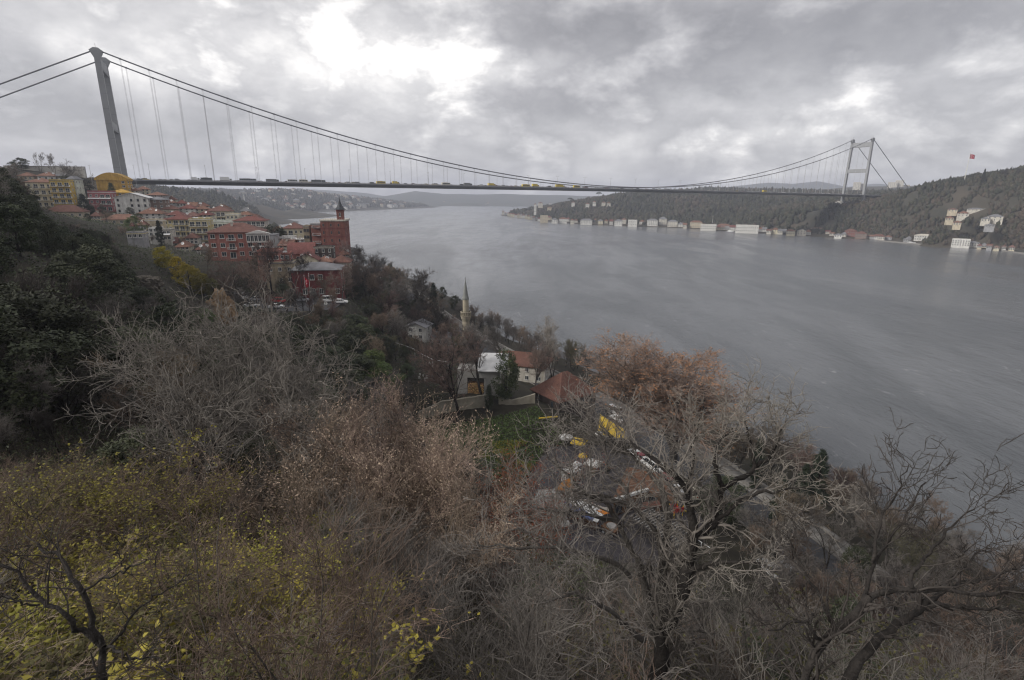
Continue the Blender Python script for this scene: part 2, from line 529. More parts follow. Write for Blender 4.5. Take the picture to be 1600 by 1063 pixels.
def eu_far(x, y):
    z = eu_h(x, y)
    z = np.maximum(z, -8.0)
    k = sst(700, 800, y)
    return z + (vnoise(x, y, 160, 5, 4) * 22 * sst(3, 40, z)) * k + vnoise(x, y, 22, 3, 4) * 3.5 * sst(1, 8, z) * (1 - k)
# the last row of the near bank and the first row of the far one meet edge to edge
obj('north_bank_hills', grid_mesh('north_bank_hills', eu_far, np.arange(-2300, 120, 14.0), np.arange(700, 3700, 14.0), [M_farsoil]), kind='structure')

# ------------------------------------------------------------------ the opposite bank
AS = []
ASHORE = [tuple(atz(px, py, 0)[:2]) for px, py in ((783, 335.5), (800, 338.5), (820, 341.5), (842, 345.5), (870, 348.5), (900, 350), (925, 351.5), (965, 353), (1000, 354.5), (1058, 356.5), (1118, 360.5), (1183, 364.5), (1240, 368), (1314, 372.5), (1352, 374.5), (1392, 377), (1440, 381.5), (1500, 386.5), (1540, 390), (1600, 396))] + [(620, 520), (650, 420)]
AS += [(x, y, 1.2) for x, y in ASHORE]
AS += [(x - 14, y - 12, -4) for x, y in ASHORE] + [(x - 200, y - 150, -12) for x, y in ASHORE]
AS += [(30, 2050, 1), (150, 2300, 1), (400, 2600, 0)]
AS += [(x + 26, y + 18, 2.4) for x, y in ASHORE[1:]] + [(x + 48, y + 34, 5.0) for x, y in ASHORE[2:]]
AS += [cp(800, 334, 1950, -4), cp(830, 323, 1800, -9), cp(880, 316, 1620, -9), cp(920, 313, 1560, -9), cp(960, 308, 1500, -9), cp(1010, 305, 1480, -9), cp(1060, 301, 1480, -9), cp(1110, 299, 1490, -9), cp(1160, 298, 1500, -9), cp(1250, 298, 1550, -9), cp(1330, 300, 1600, -9), cp(1420, 302, 1700, -9)]
AS += [cp(1150, 343, 1180), cp(1100, 343, 1220), cp(1000, 335, 1340), cp(930, 335, 1420)]
AS += [(622, 990, 51), (560, 960, 47), (680, 1020, 53), cp(1190, 338, 1060, -5), cp(1225, 331, 1045, -6), cp(1270, 325, 1030, -6), cp(1310, 321, 990, -4), cp(1350, 319, 960, -3), cp(1400, 303, 900, -6), cp(1440, 291, 870, -6), cp(1500, 281, 830, -6), cp(1560, 275, 800, -6), cp(1600, 272, 780, -6), cp(1700, 258, 720, -6), cp(1850, 250, 650, -6),
       cp(1440, 330, 800, -4), cp(1520, 335, 720), cp(1560, 345, 680), cp(1590, 330, 700), cp(1300, 348, 900, -5), cp(1400, 352, 830), cp(1480, 352, 700), (1000, 1100, 80), (1100, 800, 105), (900, 1300, 70), (1300, 1700, 90), (700, 2000, 90), (1200, 2300, 100), (300, 1900, 50)]
as_h0 = rbf_fit(AS)


def as_h(x, y):
    z = np.maximum(as_h0(x, y), -9.0)
    return z + vnoise(x, y, 130, 8, 4) * 14 * sst(6, 40, z) * sst(50, 120, seg_dist(x, y, ASHORE))


obj('opposite_bank_hills', grid_mesh('opposite_bank_hills', as_h, np.arange(-120, 1500, 11.0), np.arange(340, 2500, 11.0), [M_farsoil]), kind='structure')

# ------------------------------------------------------------------ hills at the far end of the strait and inland
def ridge_hill(name, ridge, front, back, ampl, seed, nx=160, ny=40):
    """a hill as a solid sheet from its foot over the ridge and down behind"""
    px = np.array([r[0] for r in ridge], float); py = np.array([r[1] for r in ridge], float); Y = ridge[0][2]
    q = np.linspace(0, 1, nx); pxs = np.interp(q, np.linspace(0, 1, len(px)), px)
    pys = np.interp(pxs, px, py)
    R = np.array([at(a, b, Y) for a, b in zip(pxs, pys)])
    v = np.linspace(0, 1, ny)
    V = np.zeros((ny, nx, 3))
    for k, t in enumerate(v):
        if t < 0.6:
            s = t / 0.6
            V[k, :, 1] = Y - front * (1 - s); V[k, :, 2] = R[:, 2] * (1 - (1 - s) ** 1.7) - 4 * (1 - s)
        else:
            s = (t - 0.6) / 0.4
            V[k, :, 1] = Y + back * s; V[k, :, 2] = R[:, 2] * (1 - s * s) - 5 * s
        V[k, :, 0] = R[:, 0]
        V[k, :, 2] += vnoise(V[k, :, 0], V[k, :, 1], 260, seed, 5) * ampl * sst(0, 30, V[k, :, 2])
    i = (np.arange(nx - 1)[None] + nx * np.arange(ny - 1)[:, None]).ravel()
    F = np.stack([i, i + 1, i + nx + 1, i + nx], 1)
    return obj(name, np_mesh(name, [(V.reshape(-1, 3), F, 0)], [M_farblue], True), kind='structure')


ridge_hill('distant_hills', [(560, 312, 4800), (600, 307, 4800), (650, 299, 4800), (690, 303, 4800), (740, 304, 4800), (800, 303, 4800), (850, 305, 4800), (900, 306, 4800), (960, 306, 4800), (1040, 304, 4800)], 700, 900, 14, 2)
ridge_hill('distant_hills', [(640, 322, 4000), (690, 319, 4000), (720, 317.5, 4000), (745, 317.5, 4000), (765, 322, 4000)], 160, 300, 4, 4)
ridge_hill('distant_hills', [(440, 298, 5400), (480, 296, 5400), (520, 298, 5400), (570, 302, 5400), (610, 309, 5400), (650, 313, 5400)], 600, 900, 10, 12)
ridge_hill('distant_hills', [(1080, 300, 5200), (1150, 291, 5200), (1200, 286, 5200), (1240, 288, 5200), (1275, 284, 5200), (1320, 293, 5200), (1370, 287, 5200), (1420, 292, 5200), (1500, 296, 5200)], 800, 900, 12, 6)

# ------------------------------------------------------------------ water
def build_water():
    mt = bpy.data.materials.new('strait_water'); mt.use_nodes = True
    t = mt.node_tree; b = t.nodes['Principled BSDF']
    b.inputs['IOR'].default_value = 1.33
    geo = N(t, 'ShaderNodeNewGeometry')
    def nz(sx, sy, rot, scale, detail, rough=0.55, dist=0.0):
        mp = N(t, 'ShaderNodeMapping'); mp.inputs['Scale'].default_value = (sx, sy, 1); mp.inputs['Rotation'].default_value = (0, 0, rot)
        t.links.new(geo.outputs['Position'], mp.inputs[0])
        n = N(t, 'ShaderNodeTexNoise'); n.inputs['Scale'].default_value = scale; n.inputs['Detail'].default_value = detail
        n.inputs['Roughness'].default_value = rough; n.inputs['Distortion'].default_value = dist
        t.links.new(mp.outputs[0], n.inputs['Vector']); return n.outputs[0]
    # currents: long drawn-out lanes along the strait, smoother and rougher water
    lane = nz(1.0, 0.22, 0.35, 0.012, 6, 0.6, 0.8)
    lane2 = nz(1.0, 0.35, -0.5, 0.035, 5, 0.6, 1.2)
    l = mth(t, 'ADD', mth(t, 'MULTIPLY', lane, 0.65), mth(t, 'MULTIPLY', lane2, 0.35))
    mr = N(t, 'ShaderNodeMapRange'); mr.inputs[1].default_value = 0.43; mr.inputs[2].default_value = 0.57
    t.links.new(l, mr.inputs[0])
    w1 = nz(1.0, 0.42, 0.9, 0.45, 6, 0.6, 0.3)
    w2 = nz(1.0, 0.45, 0.75, 1.7, 4, 0.6)
    w3 = nz(1.0, 0.5, 0.4, 0.10, 4, 0.6, 0.5)
    h = mth(t, 'ADD', mth(t, 'MULTIPLY', w1, 0.8), mth(t, 'ADD', mth(t, 'MULTIPLY', w2, 0.42), mth(t, 'MULTIPLY', w3, 1.6)))
    bp = N(t, 'ShaderNodeBump'); bp.inputs['Distance'].default_value = 0.7
    t.links.new(mth(t, 'ADD', 0.34, mth(t, 'MULTIPLY', mr.outputs[0], 0.42)), bp.inputs['Strength'])
    t.links.new(h, bp.inputs['Height']); t.links.new(bp.outputs[0], b.inputs['Normal'])
    mx = N(t, 'ShaderNodeMixRGB'); mx.inputs[1].default_value = (0.106, 0.112, 0.119, 1); mx.inputs[2].default_value = (0.082, 0.089, 0.096, 1)
    t.links.new(mr.outputs[0], mx.inputs[0]); 
    # thin broken lines of foam where the currents meet
    fo = nz(1.0, 0.28, 0.55, 0.022, 7, 0.66, 1.6); fd = mth(t, 'ABSOLUTE', mth(t, 'SUBTRACT', fo, 0.5)); fl = N(t, 'ShaderNodeMapRange'); fl.inputs[1].default_value = 0.012; fl.inputs[2].default_value = 0.0; t.links.new(fd, fl.inputs[0])
    br = nz(1.0, 0.5, 0.2, 0.16, 6, 0.7, 0.6); bm_ = N(t, 'ShaderNodeMapRange'); bm_.inputs[1].default_value = 0.56; bm_.inputs[2].default_value = 0.70; t.links.new(br, bm_.inputs[0])
    m2 = N(t, 'ShaderNodeMixRGB'); m2.inputs[2].default_value = (0.30, 0.31, 0.32, 1); t.links.new(mth(t, 'MULTIPLY', mth(t, 'MULTIPLY', fl.outputs[0], bm_.outputs[0]), 0.7), m2.inputs[0]); t.links.new(mx.outputs[0], m2.inputs[1])
    t.links.new(m2.outputs[0], b.inputs['Base Color'])
    t.links.new(mth(t, 'ADD', 0.15, mth(t, 'MULTIPLY', mr.outputs[0], 0.10)), b.inputs['Roughness'])
    mb = MB()
    o = obj('sea', None)
    bpy.data.objects.remove(o)
    V = np.array([(-4500, -700, 0), (4500, -700, 0), (4500, 6600, 0), (-4500, 6600, 0)], float)
    obj('water', np_mesh('water', [(V, np.array([[0, 1, 2, 3]]), 0)], [mt]), kind='structure')


build_water()

# road along the quay, yard paving, car park: sheets a little above the ground
M_asph = mat('asphalt', (0.060, 0.060, 0.064), 0.75, 0.2, 1.5, 0.2, coords='World')
M_pave = mat('yard_paving', (0.062, 0.056, 0.060), 0.7, 0.25, 0.9, 0.2, coords='World')
M_quay = mat('quay_stone', (0.20, 0.19, 0.175), 0.85, 0.25, 1.2, 0.3, coords='World')
M_white = mat('white_paint', (0.72, 0.72, 0.72), 0.5, 0.05, 2)


def strip(name, pts, w, z, material, kind='structure', off=0.0, dense=4.0, thick=None):
    P = np.array(pts, float); out = []
    for a, b in zip(P[:-1], P[1:]):
        n = max(1, int(np.linalg.norm(b - a) / dense))
        for k in range(n):
            out.append(a + (b - a) * k / n)
    out.append(P[-1]); P = np.array(out)
    for _ in range(6):
        P[1:-1] = (P[:-2] + 2 * P[1:-1] + P[2:]) / 4
    T = np.gradient(P, axis=0); T /= np.linalg.norm(T, axis=1)[:, None]; Nn = np.stack([-T[:, 1], T[:, 0]], 1)
    Lf = P + Nn * (off + w / 2); Rt = P + Nn * (off - w / 2); n = len(P)
    zz = np.full(n, z) if np.isscalar(z) else z
    V = np.concatenate([np.c_[Lf, zz], np.c_[Rt, zz]])
    i = np.arange(n - 1)
    F = np.stack([i, i + n, i + n + 1, i + 1], 1); ch = [(V, F, 0)]
    if thick:
        V2 = V.copy(); V2[:, 2] -= thick
        VV = np.concatenate([V, V2]); m2 = 2 * n
        F2 = np.concatenate([F, np.stack([i, i + 1, i + 1 + m2, i + m2], 1), np.stack([i + n, i + n + m2, i + n + 1 + m2, i + n + 1], 1)])
        ch = [(VV, F2, 0)]
    return obj(name, np_mesh(name, ch, [material]), kind=kind)


strip('coast_road', ROAD, 8.0, 2.96, M_asph)
strip('kerb', ROAD, 0.3, 3.10, M_quay, off=4.2, thick=0.3)
strip('kerb', ROAD, 0.3, 3.10, M_quay, off=-4.2, thick=0.3)
strip('promenade', ROAD, 3.0, 3.08, M_quay, off=-5.9, thick=0.5)
strip('quay_wall', ROAD, 0.8, 3.35, M_quay, off=-7.9, thick=5.0)


def sheet(name, poly, z, material, n=0):
    bm = bmesh.new(); vs = [bm.verts.new((x, y, z)) for x, y in poly]; bm.faces.new(vs)
    me = bpy.data.meshes.new(name); bmesh.ops.triangulate(bm, faces=bm.faces); bm.to_mesh(me); bm.free(); me.materials.append(material)
    return obj(name, me, kind='structure')


sheet('yard_paving', YARD, 3.56, M_pave)
sheet('car_park', PARKING, PARK_Z + 0.06, M_asph)
# ------------------------------------------------------------------ the suspension bridge
BAZ = math.radians(29.2)
BD = np.array([math.cos(BAZ), math.sin(BAZ), 0]); BN = np.array([-BD[1], BD[0], 0])
BL = np.array([-329.8, 457.9, 0.0]); SPAN = 1090.0; CAB = 16.9; TOPZ = 163.2
M_tower = mat('tower_steel', (0.25, 0.255, 0.258), 0.55, 0.10, 0.05, 0.0, detail=3, coords='World')
M_girder = mat('girder_steel', (0.20, 0.20, 0.21), 0.6, 0.15, 0.08, coords='World')
M_cable = mat('cable_steel', (0.16, 0.16, 0.175), 0.6, 0.1, 0.2)
M_hang = mat('hanger_steel', (0.42, 0.42, 0.43), 0.55, 0.1, 0.2)
M_conc = mat('concrete', (0.33, 0.32, 0.30), 0.9, 0.2, 0.3, 0.2, coords='World')
M_rail = mat('rail_steel', (0.30, 0.30, 0.31), 0.5, 0.1, 1)
M_glassd = mat('dark_glass', (0.02, 0.024, 0.028), 0.12, 0.1, 1, spec=0.6)
M_rubber = mat('rubber', (0.02, 0.02, 0.02), 0.9, 0.1, 2)
M_lampst = mat('lamp_steel', (0.33, 0.34, 0.35), 0.5, 0.1, 2)


def deck_z(s):
    u = (2 * s / SPAN - 1)
    return 67.6 + 1.3 * (1 - min(u * u, 1.6))


def bp(s, n, z):
    p = BL + BD * s + BN * n; return (p[0], p[1], z)


bridge = thing('suspension_bridge', 'long grey suspension bridge with two portal towers crossing the strait', 'bridge', (BL[0], BL[1], 0), BAZ)


def bmesh_part(name, mb, parent=bridge, smooth=False):
    return obj(name, mb.mesh(name, smooth), parent)


# deck, in bridge coordinates: x along the bridge, y across it
def deck_sweep(prof, s0, s1, step, material):
    ss = np.arange(s0, s1 + 1e-6, step); n = len(prof); V = []; F = []
    for s in ss:
        V += [(s, y, deck_z(s) + z) for y, z in prof]
    for k in range(len(ss) - 1):
        for i in range(n):
            j = (i + 1) % n
            F.append((k * n + i, k * n + j, (k + 1) * n + j, (k + 1) * n + i))
    mb = MB(); mb.add(V, F + [tuple(range(n)), tuple(range((len(ss) - 1) * n, len(ss) * n))], material)
    return mb


g = bmesh_part('deck_girder', deck_sweep([(-19.7, -0.05), (-19.7, -0.6), (-16.8, -1.1), (-10, -3.0), (10, -3.0), (16.8, -1.1), (19.7, -0.6), (19.7, -0.05)], -150, SPAN + 190, 20, M_girder))
bmesh_part('road_surface', deck_sweep([(-16, 0.06), (-16, -0.02), (16, -0.02), (16, 0.06)], -150, SPAN + 190, 20, M_asph))
bmesh_part('walkway_edge', deck_sweep([(-19.7, 0.25), (-19.7, -0.03), (-19.2, -0.03), (-19.2, 0.25)], -150, SPAN + 190, 20, M_rail))
for yy in (-19.45, -16.2, 16.2, 19.45):
    mb = MB()
    for s in np.arange(-150, SPAN + 190, 6.0):
        mb.box(s, yy - 0.05, deck_z(s) - 0.03, s + 0.12, yy + 0.05, deck_z(s) + 1.15, M_rail)
    for h_ in (0.5, 0.8, 1.12):
        for s in np.arange(-150, SPAN + 190, 30.0):
            mb.beam((s, yy, deck_z(s) + h_), (s + 30, yy, deck_z(s + 30) + h_), 0.05, M_rail, 4)
    bmesh_part('railing', mb)
mb = MB()
for s in np.arange(-150, SPAN + 180, 10.0):
    mb.box(s, -0.25, deck_z(s) - 0.04, s + 9.97, 0.25, deck_z(s) + 0.85, M_conc)
bmesh_part('median_barrier', mb)

# towers
def tower(s, zb):
    t = obj('tower', None, bridge, (s, 0, 0))
    for sg in (-1, 1):
        mb = MB(); yb = sg * 18.2; yt = sg * CAB
        mb.frustum((-2.3, yb - 1.9, 2.3, yb + 1.9), (-1.9, yt - 1.6, 1.9, yt + 1.6), zb, TOPZ - 6, M_tower)
        for q in np.arange(zb + 6, TOPZ - 8, 11.0):   # plate joints
            f_ = (q - zb) / (TOPZ - 6 - zb); wx = 2.3 - 0.4 * f_ + 0.05; wy = 1.9 - 0.3 * f_ + 0.05; yc = yb + (yt - yb) * f_
            mb.box(-wx, yc - wy, q, wx, yc + wy, q + 0.3, M_girder)
        # widened head that carries the cable saddle
        mb.frustum((-1.9, yt - 1.6, 1.9, yt + 1.6), (-4.4, yt - 1.7, 4.4, yt + 1.7), TOPZ - 6.0, TOPZ - 0.8, M_tower)
        mb.frustum((-4.4, yt - 1.7, 4.4, yt + 1.7), (-1.6, yt - 1.3, 1.6, yt + 1.3), TOPZ - 0.8, TOPZ + 1.4, M_tower)
        mb.beam((0, yt, TOPZ + 1.4), (0, yt, TOPZ + 4.6), 0.12, M_rail, 5)
        obj('leg', mb.mesh('leg'), t)
        mb = MB(); mb.box(-8, sg * 18.2 - 7, zb - 18, 8, sg * 18.2 + 7, zb + 1.2, M_conc); mb.box(-6, sg * 18.2 - 5, zb + 1.2, 6, sg * 18.2 + 5, zb + 3, M_conc)
        obj('foundation', mb.mesh('foundation'), t)
    for z0, z1 in ((TOPZ - 13.5, TOPZ - 5.5), (TOPZ - 57, TOPZ - 50.5)):
        mb = MB(); f_ = (z0 - zb) / (TOPZ - zb); y_ = 18.2 + (CAB - 18.2) * f_ - 1.6
        mb.box(-1.7, -y_, z0, 1.7, y_, z1, M_tower)
        mb.box(-1.85, -y_, z0 + 0.8, 1.85, y_, z0 + 1.1, M_girder)
        obj('cross_beam', mb.mesh('cross_beam'), t)
    return t


tower(0.0, 60.0)
tower(SPAN, 54.0)

# main cables: parabola over the main span, straight backstays to the anchorages
LOWZ = deck_z(SPAN / 2) + 2.6


def cab_z(s):
    u = 2 * s / SPAN - 1
    return LOWZ + (TOPZ + 0.2 - LOWZ) * u * u


for sg in (-1, 1):
    pts = [(-206, sg * CAB, TOPZ - 206 * 0.504)] + [(s, sg * CAB, cab_z(s)) for s in np.linspace(0, SPAN, 61)] + [(SPAN + 200, sg * CAB, TOPZ - 200 * 0.53)]
    V = []; F = []; nn = 8; rr = 0.55
    for k, p in enumerate(pts):
        for i in range(nn):
            q = 2 * PI * i / nn
            V.append((p[0], p[1] + rr * math.cos(q), p[2] + rr * math.sin(q)))
    for k in range(len(pts) - 1):
        for i in range(nn):
            j = (i + 1) % nn; F.append((k * nn + i, k * nn + j, (k + 1) * nn + j, (k + 1) * nn + i))
    mb = MB(); mb.add(V, F, M_cable); bmesh_part('main_cable', mb, smooth=True)
    for s_ in (-206, SPAN + 200):
        pass
for sg in (-1, 1):
    for s in np.arange(14.4, SPAN - 8, 17.92):
        z1 = cab_z(s); z0 = deck_z(s) - 0.2
        if z1 - z0 < 1.2:
            continue
        mb = MB()
        for o_ in (-0.26, 0.26):
            mb.beam((s + o_, sg * CAB, z0), (s + o_, sg * CAB, z1), 0.085, M_hang, 5)
        mb.box(s - 0.6, sg * CAB - 0.62, z1 - 0.6, s + 0.6, sg * CAB + 0.62, z1 + 0.55, M_cable)
        mb.box(s - 0.45, sg * CAB - 0.3, z0 - 0.2, s + 0.45, sg * CAB + 0.3, z0 + 0.9, M_cable)
        bmesh_part('hanger', mb)

# lamp posts in the middle of the deck
mb = MB(); mb.lathe([(0.22, -0.4), (0.2, 0.6), (0.09, 12.4)], M_lampst, 7); post_me = mb.mesh('post')
mb = MB()
for sg in (-1, 1):
    mb.beam((0, 0, 12.2), (0, sg * 2.2, 12.9), 0.07, M_lampst, 5)
arm_me = mb.mesh('arm')
mb = MB()
mb.box(-0.25, -0.5, 12.8, 0.25, 0.5, 13.05, M_lampst)
head_me = mb.mesh('lamp_head')
for k, s in enumerate(np.arange(20, SPAN - 5, 42.0)):
    t = thing('street_lamp', 'tall twin armed lamp post on the centre line of the bridge deck', 'street lamp', bp(s, 0, deck_z(s) + 0.85), BAZ, 'lamp posts along the bridge')
    obj('post', post_me, t); obj('arm', arm_me, t); [obj('lamp_head', head_me, t, (0, sg * 2.2, 0)) for sg in (-1, 1)]

# ------------------------------------------------------------------ vehicles
def paint(name, col):
    return mat('paint_' + name, col, 0.35, 0.04, 0.5, spec=0.5)


PAINT = {'white': paint('white', (0.72, 0.72, 0.71)), 'silver': paint('silver', (0.42, 0.43, 0.45)), 'red': paint('red', (0.45, 0.03, 0.035)), 'darkred': paint('darkred', (0.20, 0.02, 0.03)),
         'yellow': paint('yellow', (0.60, 0.45, 0.05)), 'blue': paint('blue', (0.06, 0.12, 0.32)), 'black': paint('black', (0.03, 0.03, 0.035)), 'grey': paint('grey', (0.17, 0.175, 0.18)), 'cream': paint('cream', (0.60, 0.56, 0.45)), 'green': paint('green', (0.10, 0.19, 0.08))}
M_light = mat('lamp_glass', (0.75, 0.75, 0.72), 0.15, 0.02, 1)
M_rlight = mat('tail_glass', (0.35, 0.02, 0.02), 0.2, 0.02, 1)
M_tarp = mat('tarpaulin', (0.50, 0.50, 0.49), 0.7, 0.12, 0.6)

_wheel = None
def wheel_mesh(r=0.33, w=0.22):
    mb = MB(); n = 14
    for y0, y1, rr, mt in ((-w / 2, w / 2, r, M_rubber), (-w / 2 - 0.01, w / 2 + 0.01, r * 0.62, PAINT['silver'])):
        vs = [(rr * math.cos(2 * PI * i / n), y, rr * math.sin(2 * PI * i / n)) for y in (y0, y1) for i in range(n)]
        mb.add(vs, [(i, (i + 1) % n, n + (i + 1) % n, n + i) for i in range(n)] + [tuple(range(n)), tuple(range(n, 2 * n))], mt)
    return mb.mesh('wheel')


W_CAR = wheel_mesh(); W_BIG = wheel_mesh(0.48, 0.3)
_vm = {}


def car_meshes(kind):
    if kind in _vm:
        return _vm[kind]
    p = PAINT['white']
    L_, Wd = {'saloon': (4.4, 1.72), 'hatch': (3.8, 1.66), 'jeep': (4.5, 1.85), 'van': (5.0, 1.9)}[kind]
    h = L_ / 2
    if kind == 'saloon':
        low = [(-h, 0.35), (-h, 0.78), (-h + 0.15, 0.92), (h - 1.25, 0.90), (h - 0.15, 0.72), (h, 0.58), (h, 0.32)]; cb = (-h + 0.75, h - 1.15); ct = (-h + 1.3, h - 1.95); zt = 1.42; zc = 0.90
    elif kind == 'hatch':
        low = [(-h, 0.35), (-h, 0.85), (-h + 0.1, 0.95), (h - 1.0, 0.93), (h - 0.12, 0.74), (h, 0.58), (h, 0.32)]; cb = (-h + 0.1, h - 0.9); ct = (-h + 0.5, h - 1.7); zt = 1.46; zc = 0.93
    elif kind == 'jeep':
        low = [(-h, 0.5), (-h, 1.05), (-h + 0.05, 1.12), (h - 1.2, 1.10), (h - 0.1, 1.0), (h, 0.8), (h, 0.48)]; cb = (-h + 0.06, h - 1.15); ct = (-h + 0.25, h - 1.75); zt = 1.80; zc = 1.10
    else:
        low = [(-h, 0.4), (-h, 1.15), (-h + 0.05, 1.2), (h - 0.9, 1.18), (h - 0.1, 0.95), (h, 0.7), (h, 0.36)]; cb = (-h + 0.04, h - 0.75); ct = (-h + 0.1, h - 1.5); zt = 2.05; zc = 1.18
    w = Wd / 2
    body = MB(); n = len(low)
    V = []
    for y, sh in ((-w, 1.0), (-w + 0.08, 1.0), (w - 0.08, 1.0), (w, 1.0)):
        ins = 0.07 if abs(y) == w else 0.0
        for a, z in low:
            V.append((a * (1 - ins / h), y, z - (ins * 0.6 if z > 0.6 else -ins * 0.4)))
    F = []
    for k in range(3):
        for i in range(n):
            j = (i + 1) % n; F.append((k * n + i, k * n + j, (k + 1) * n + j, (k + 1) * n + i))
    F += [tuple(range(n - 1, -1, -1)), tuple(range(3 * n, 4 * n))]
    body.add(V, F, p)
    body.frustum((ct[0], -w + 0.20, ct[1], w - 0.20), (ct[0] + 0.06, -w + 0.26, ct[1] - 0.08, w - 0.26), zt - 0.05, zt + 0.01, p)
    for y in (-1, 1):       # door pillars
        for a in (0.35, 0.66):
            q0 = cb[0] + (cb[1] - cb[0]) * a; q1 = ct[0] + (ct[1] - ct[0]) * a
            body.beam((q0, y * (w - 0.07), zc), (q1, y * (w - 0.19), zt - 0.04), 0.045, p, 4)
    gl = MB(); gl.frustum((cb[0], -w + 0.08, cb[1], w - 0.08), (ct[0], -w + 0.20, ct[1], w - 0.20), zc - 0.02, zt - 0.05, M_glassd)
    hl = MB(); hl.box(-0.03, -0.16, -0.08, 0.03, 0.16, 0.08, M_light)
    tl = MB(); tl.box(-0.03, -0.12, -0.1, 0.03, 0.12, 0.1, M_rlight)
    zl = low[-2][1] + 0.02
    r = dict(L=L_, w=w, h=h, zl=zl, body=body.mesh('body'), glass=gl.mesh('windows'), head=hl.mesh('headlight'), tail=tl.mesh('tail_light'), ax=(h - 0.78, -h + 0.75), wz=0.33 if kind != 'jeep' else 0.38)
    _vm[kind] = r
    return r


def car(kind, colour, label, loc, rz, group, detail=True, name='parked_car', cat='car'):
    r = car_meshes(kind)
    t = thing(name, label, cat, loc, rz, group)
    recolor(obj('body', r['body'], t), PAINT[colour])
    obj('windows', r['glass'], t)
    for a in r['ax']:
        for y in (-1, 1):
            obj('wheel', W_CAR, t, (a, y * (r['w'] - 0.1), r['wz']))
    if detail:
        for y in (-1, 1):
            obj('headlight', r['head'], t, (r['h'] - 0.05, y * (r['w'] - 0.35), r['zl']))
            obj('tail_light', r['tail'], t, (-r['h'] + 0.02, y * (r['w'] - 0.3), r['zl'] + 0.12))
    return t


def truck(label, loc, rz, colour, boxmat, L_=7.5, hgt=2.5, group=None):
    t = thing('truck', label, 'truck', loc, rz, group)
    mb = MB(); p = PAINT[colour]
    mb.prism([(L_ / 2 - 2.0, 0.6), (L_ / 2, 0.6), (L_ / 2, 1.5), (L_ / 2 - 0.25, 2.55), (L_ / 2 - 2.0, 2.6)], -1.15, 1.15, p, 'y')
    obj('cab', mb.mesh('cab'), t)
    mb = MB(); mb.prism([(L_ / 2 + 0.03, 1.55), (L_ / 2 + 0.04, 1.6), (L_ / 2 - 0.2, 2.4), (L_ / 2 - 0.23, 2.4)], -1.0, 1.0, M_glassd, 'y')
    mb.box(L_ / 2 - 1.5, -1.17, 1.55, L_ / 2 - 0.45, 1.17, 2.35, M_glassd); obj('windscreen', mb.mesh('windscreen'), t)
    mb = MB(); mb.box(-L_ / 2, -1.25, 1.0, L_ / 2 - 2.2, 1.25, 1.0 + hgt, boxmat); mb.box(-L_ / 2, -0.5, 0.6, L_ / 2 - 2.0, 0.5, 0.98, M_girder)
    for q in np.linspace(-L_ / 2 + 0.3, L_ / 2 - 2.5, 5):
        mb.box(q, -1.28, 1.02, q + 0.08, 1.28, 0.98 + hgt, boxmat)
    obj('cargo_box', mb.mesh('cargo_box'), t)
    for a in (L_ / 2 - 1.1, -L_ / 2 + 1.2, -L_ / 2 + 2.3):
        for y in (-1, 1):
            obj('wheel', W_BIG, t, (a, y * 1.05, 0.48))
    return t


_bus = {}
def bus(label, loc, rz, colour, L_=12.0, group=None):
    t = thing('bus', label, 'bus', loc, rz, group)
    if L_ not in _bus:
        h = L_ / 2; mb = MB(); p = PAINT['white']
        mb.prism([(-h, 0.4), (h, 0.4), (h, 1.6), (h - 0.2, 3.0), (-h, 3.05)], -1.25, 1.25, p, 'y'); mb.box(-h * 0.5, -0.8, 3.0, h * 0.3, 0.8, 3.25, p)
        w = MB(); n = int(L_ / 1.5)
        for i in range(n):
            a = -h + 0.5 + i * (L_ - 1) / n
            for y in (-1, 1):
                w.box(a, y * 1.25 - 0.02, 1.55, a + (L_ - 1) / n - 0.15, y * 1.25 + 0.02, 2.6, M_glassd)
        w.prism([(h + 0.03, 1.5), (h + 0.035, 1.55), (h - 0.14, 2.75), (h - 0.17, 2.75)], -1.1, 1.1, M_glassd, 'y')
        _bus[L_] = (mb.mesh('body'), w.mesh('windows'))
    b, w = _bus[L_]
    recolor(obj('body', b, t), PAINT[colour]); obj('windows', w, t)
    for a in (L_ / 2 - 2.4, -L_ / 2 + 2.8):
        for y in (-1, 1):
            obj('wheel', W_BIG, t, (a, y * 1.05, 0.48))
    return t


def bridge_s(px):
    """place along the bridge seen at this column"""
    lo, hi = -100, SPAN + 150
    for _ in range(50):
        mid = (lo + hi) / 2
        if prj(bp(mid, -8, 69))[0] < px:
            lo = mid
        else:
            hi = mid
    return lo


GB = 'traffic crossing the bridge'
def on_deck(px, lane):
    s = bridge_s(px); return bp(s, lane, deck_z(s) + 0.07), BAZ + (0 if lane < 0 else PI)


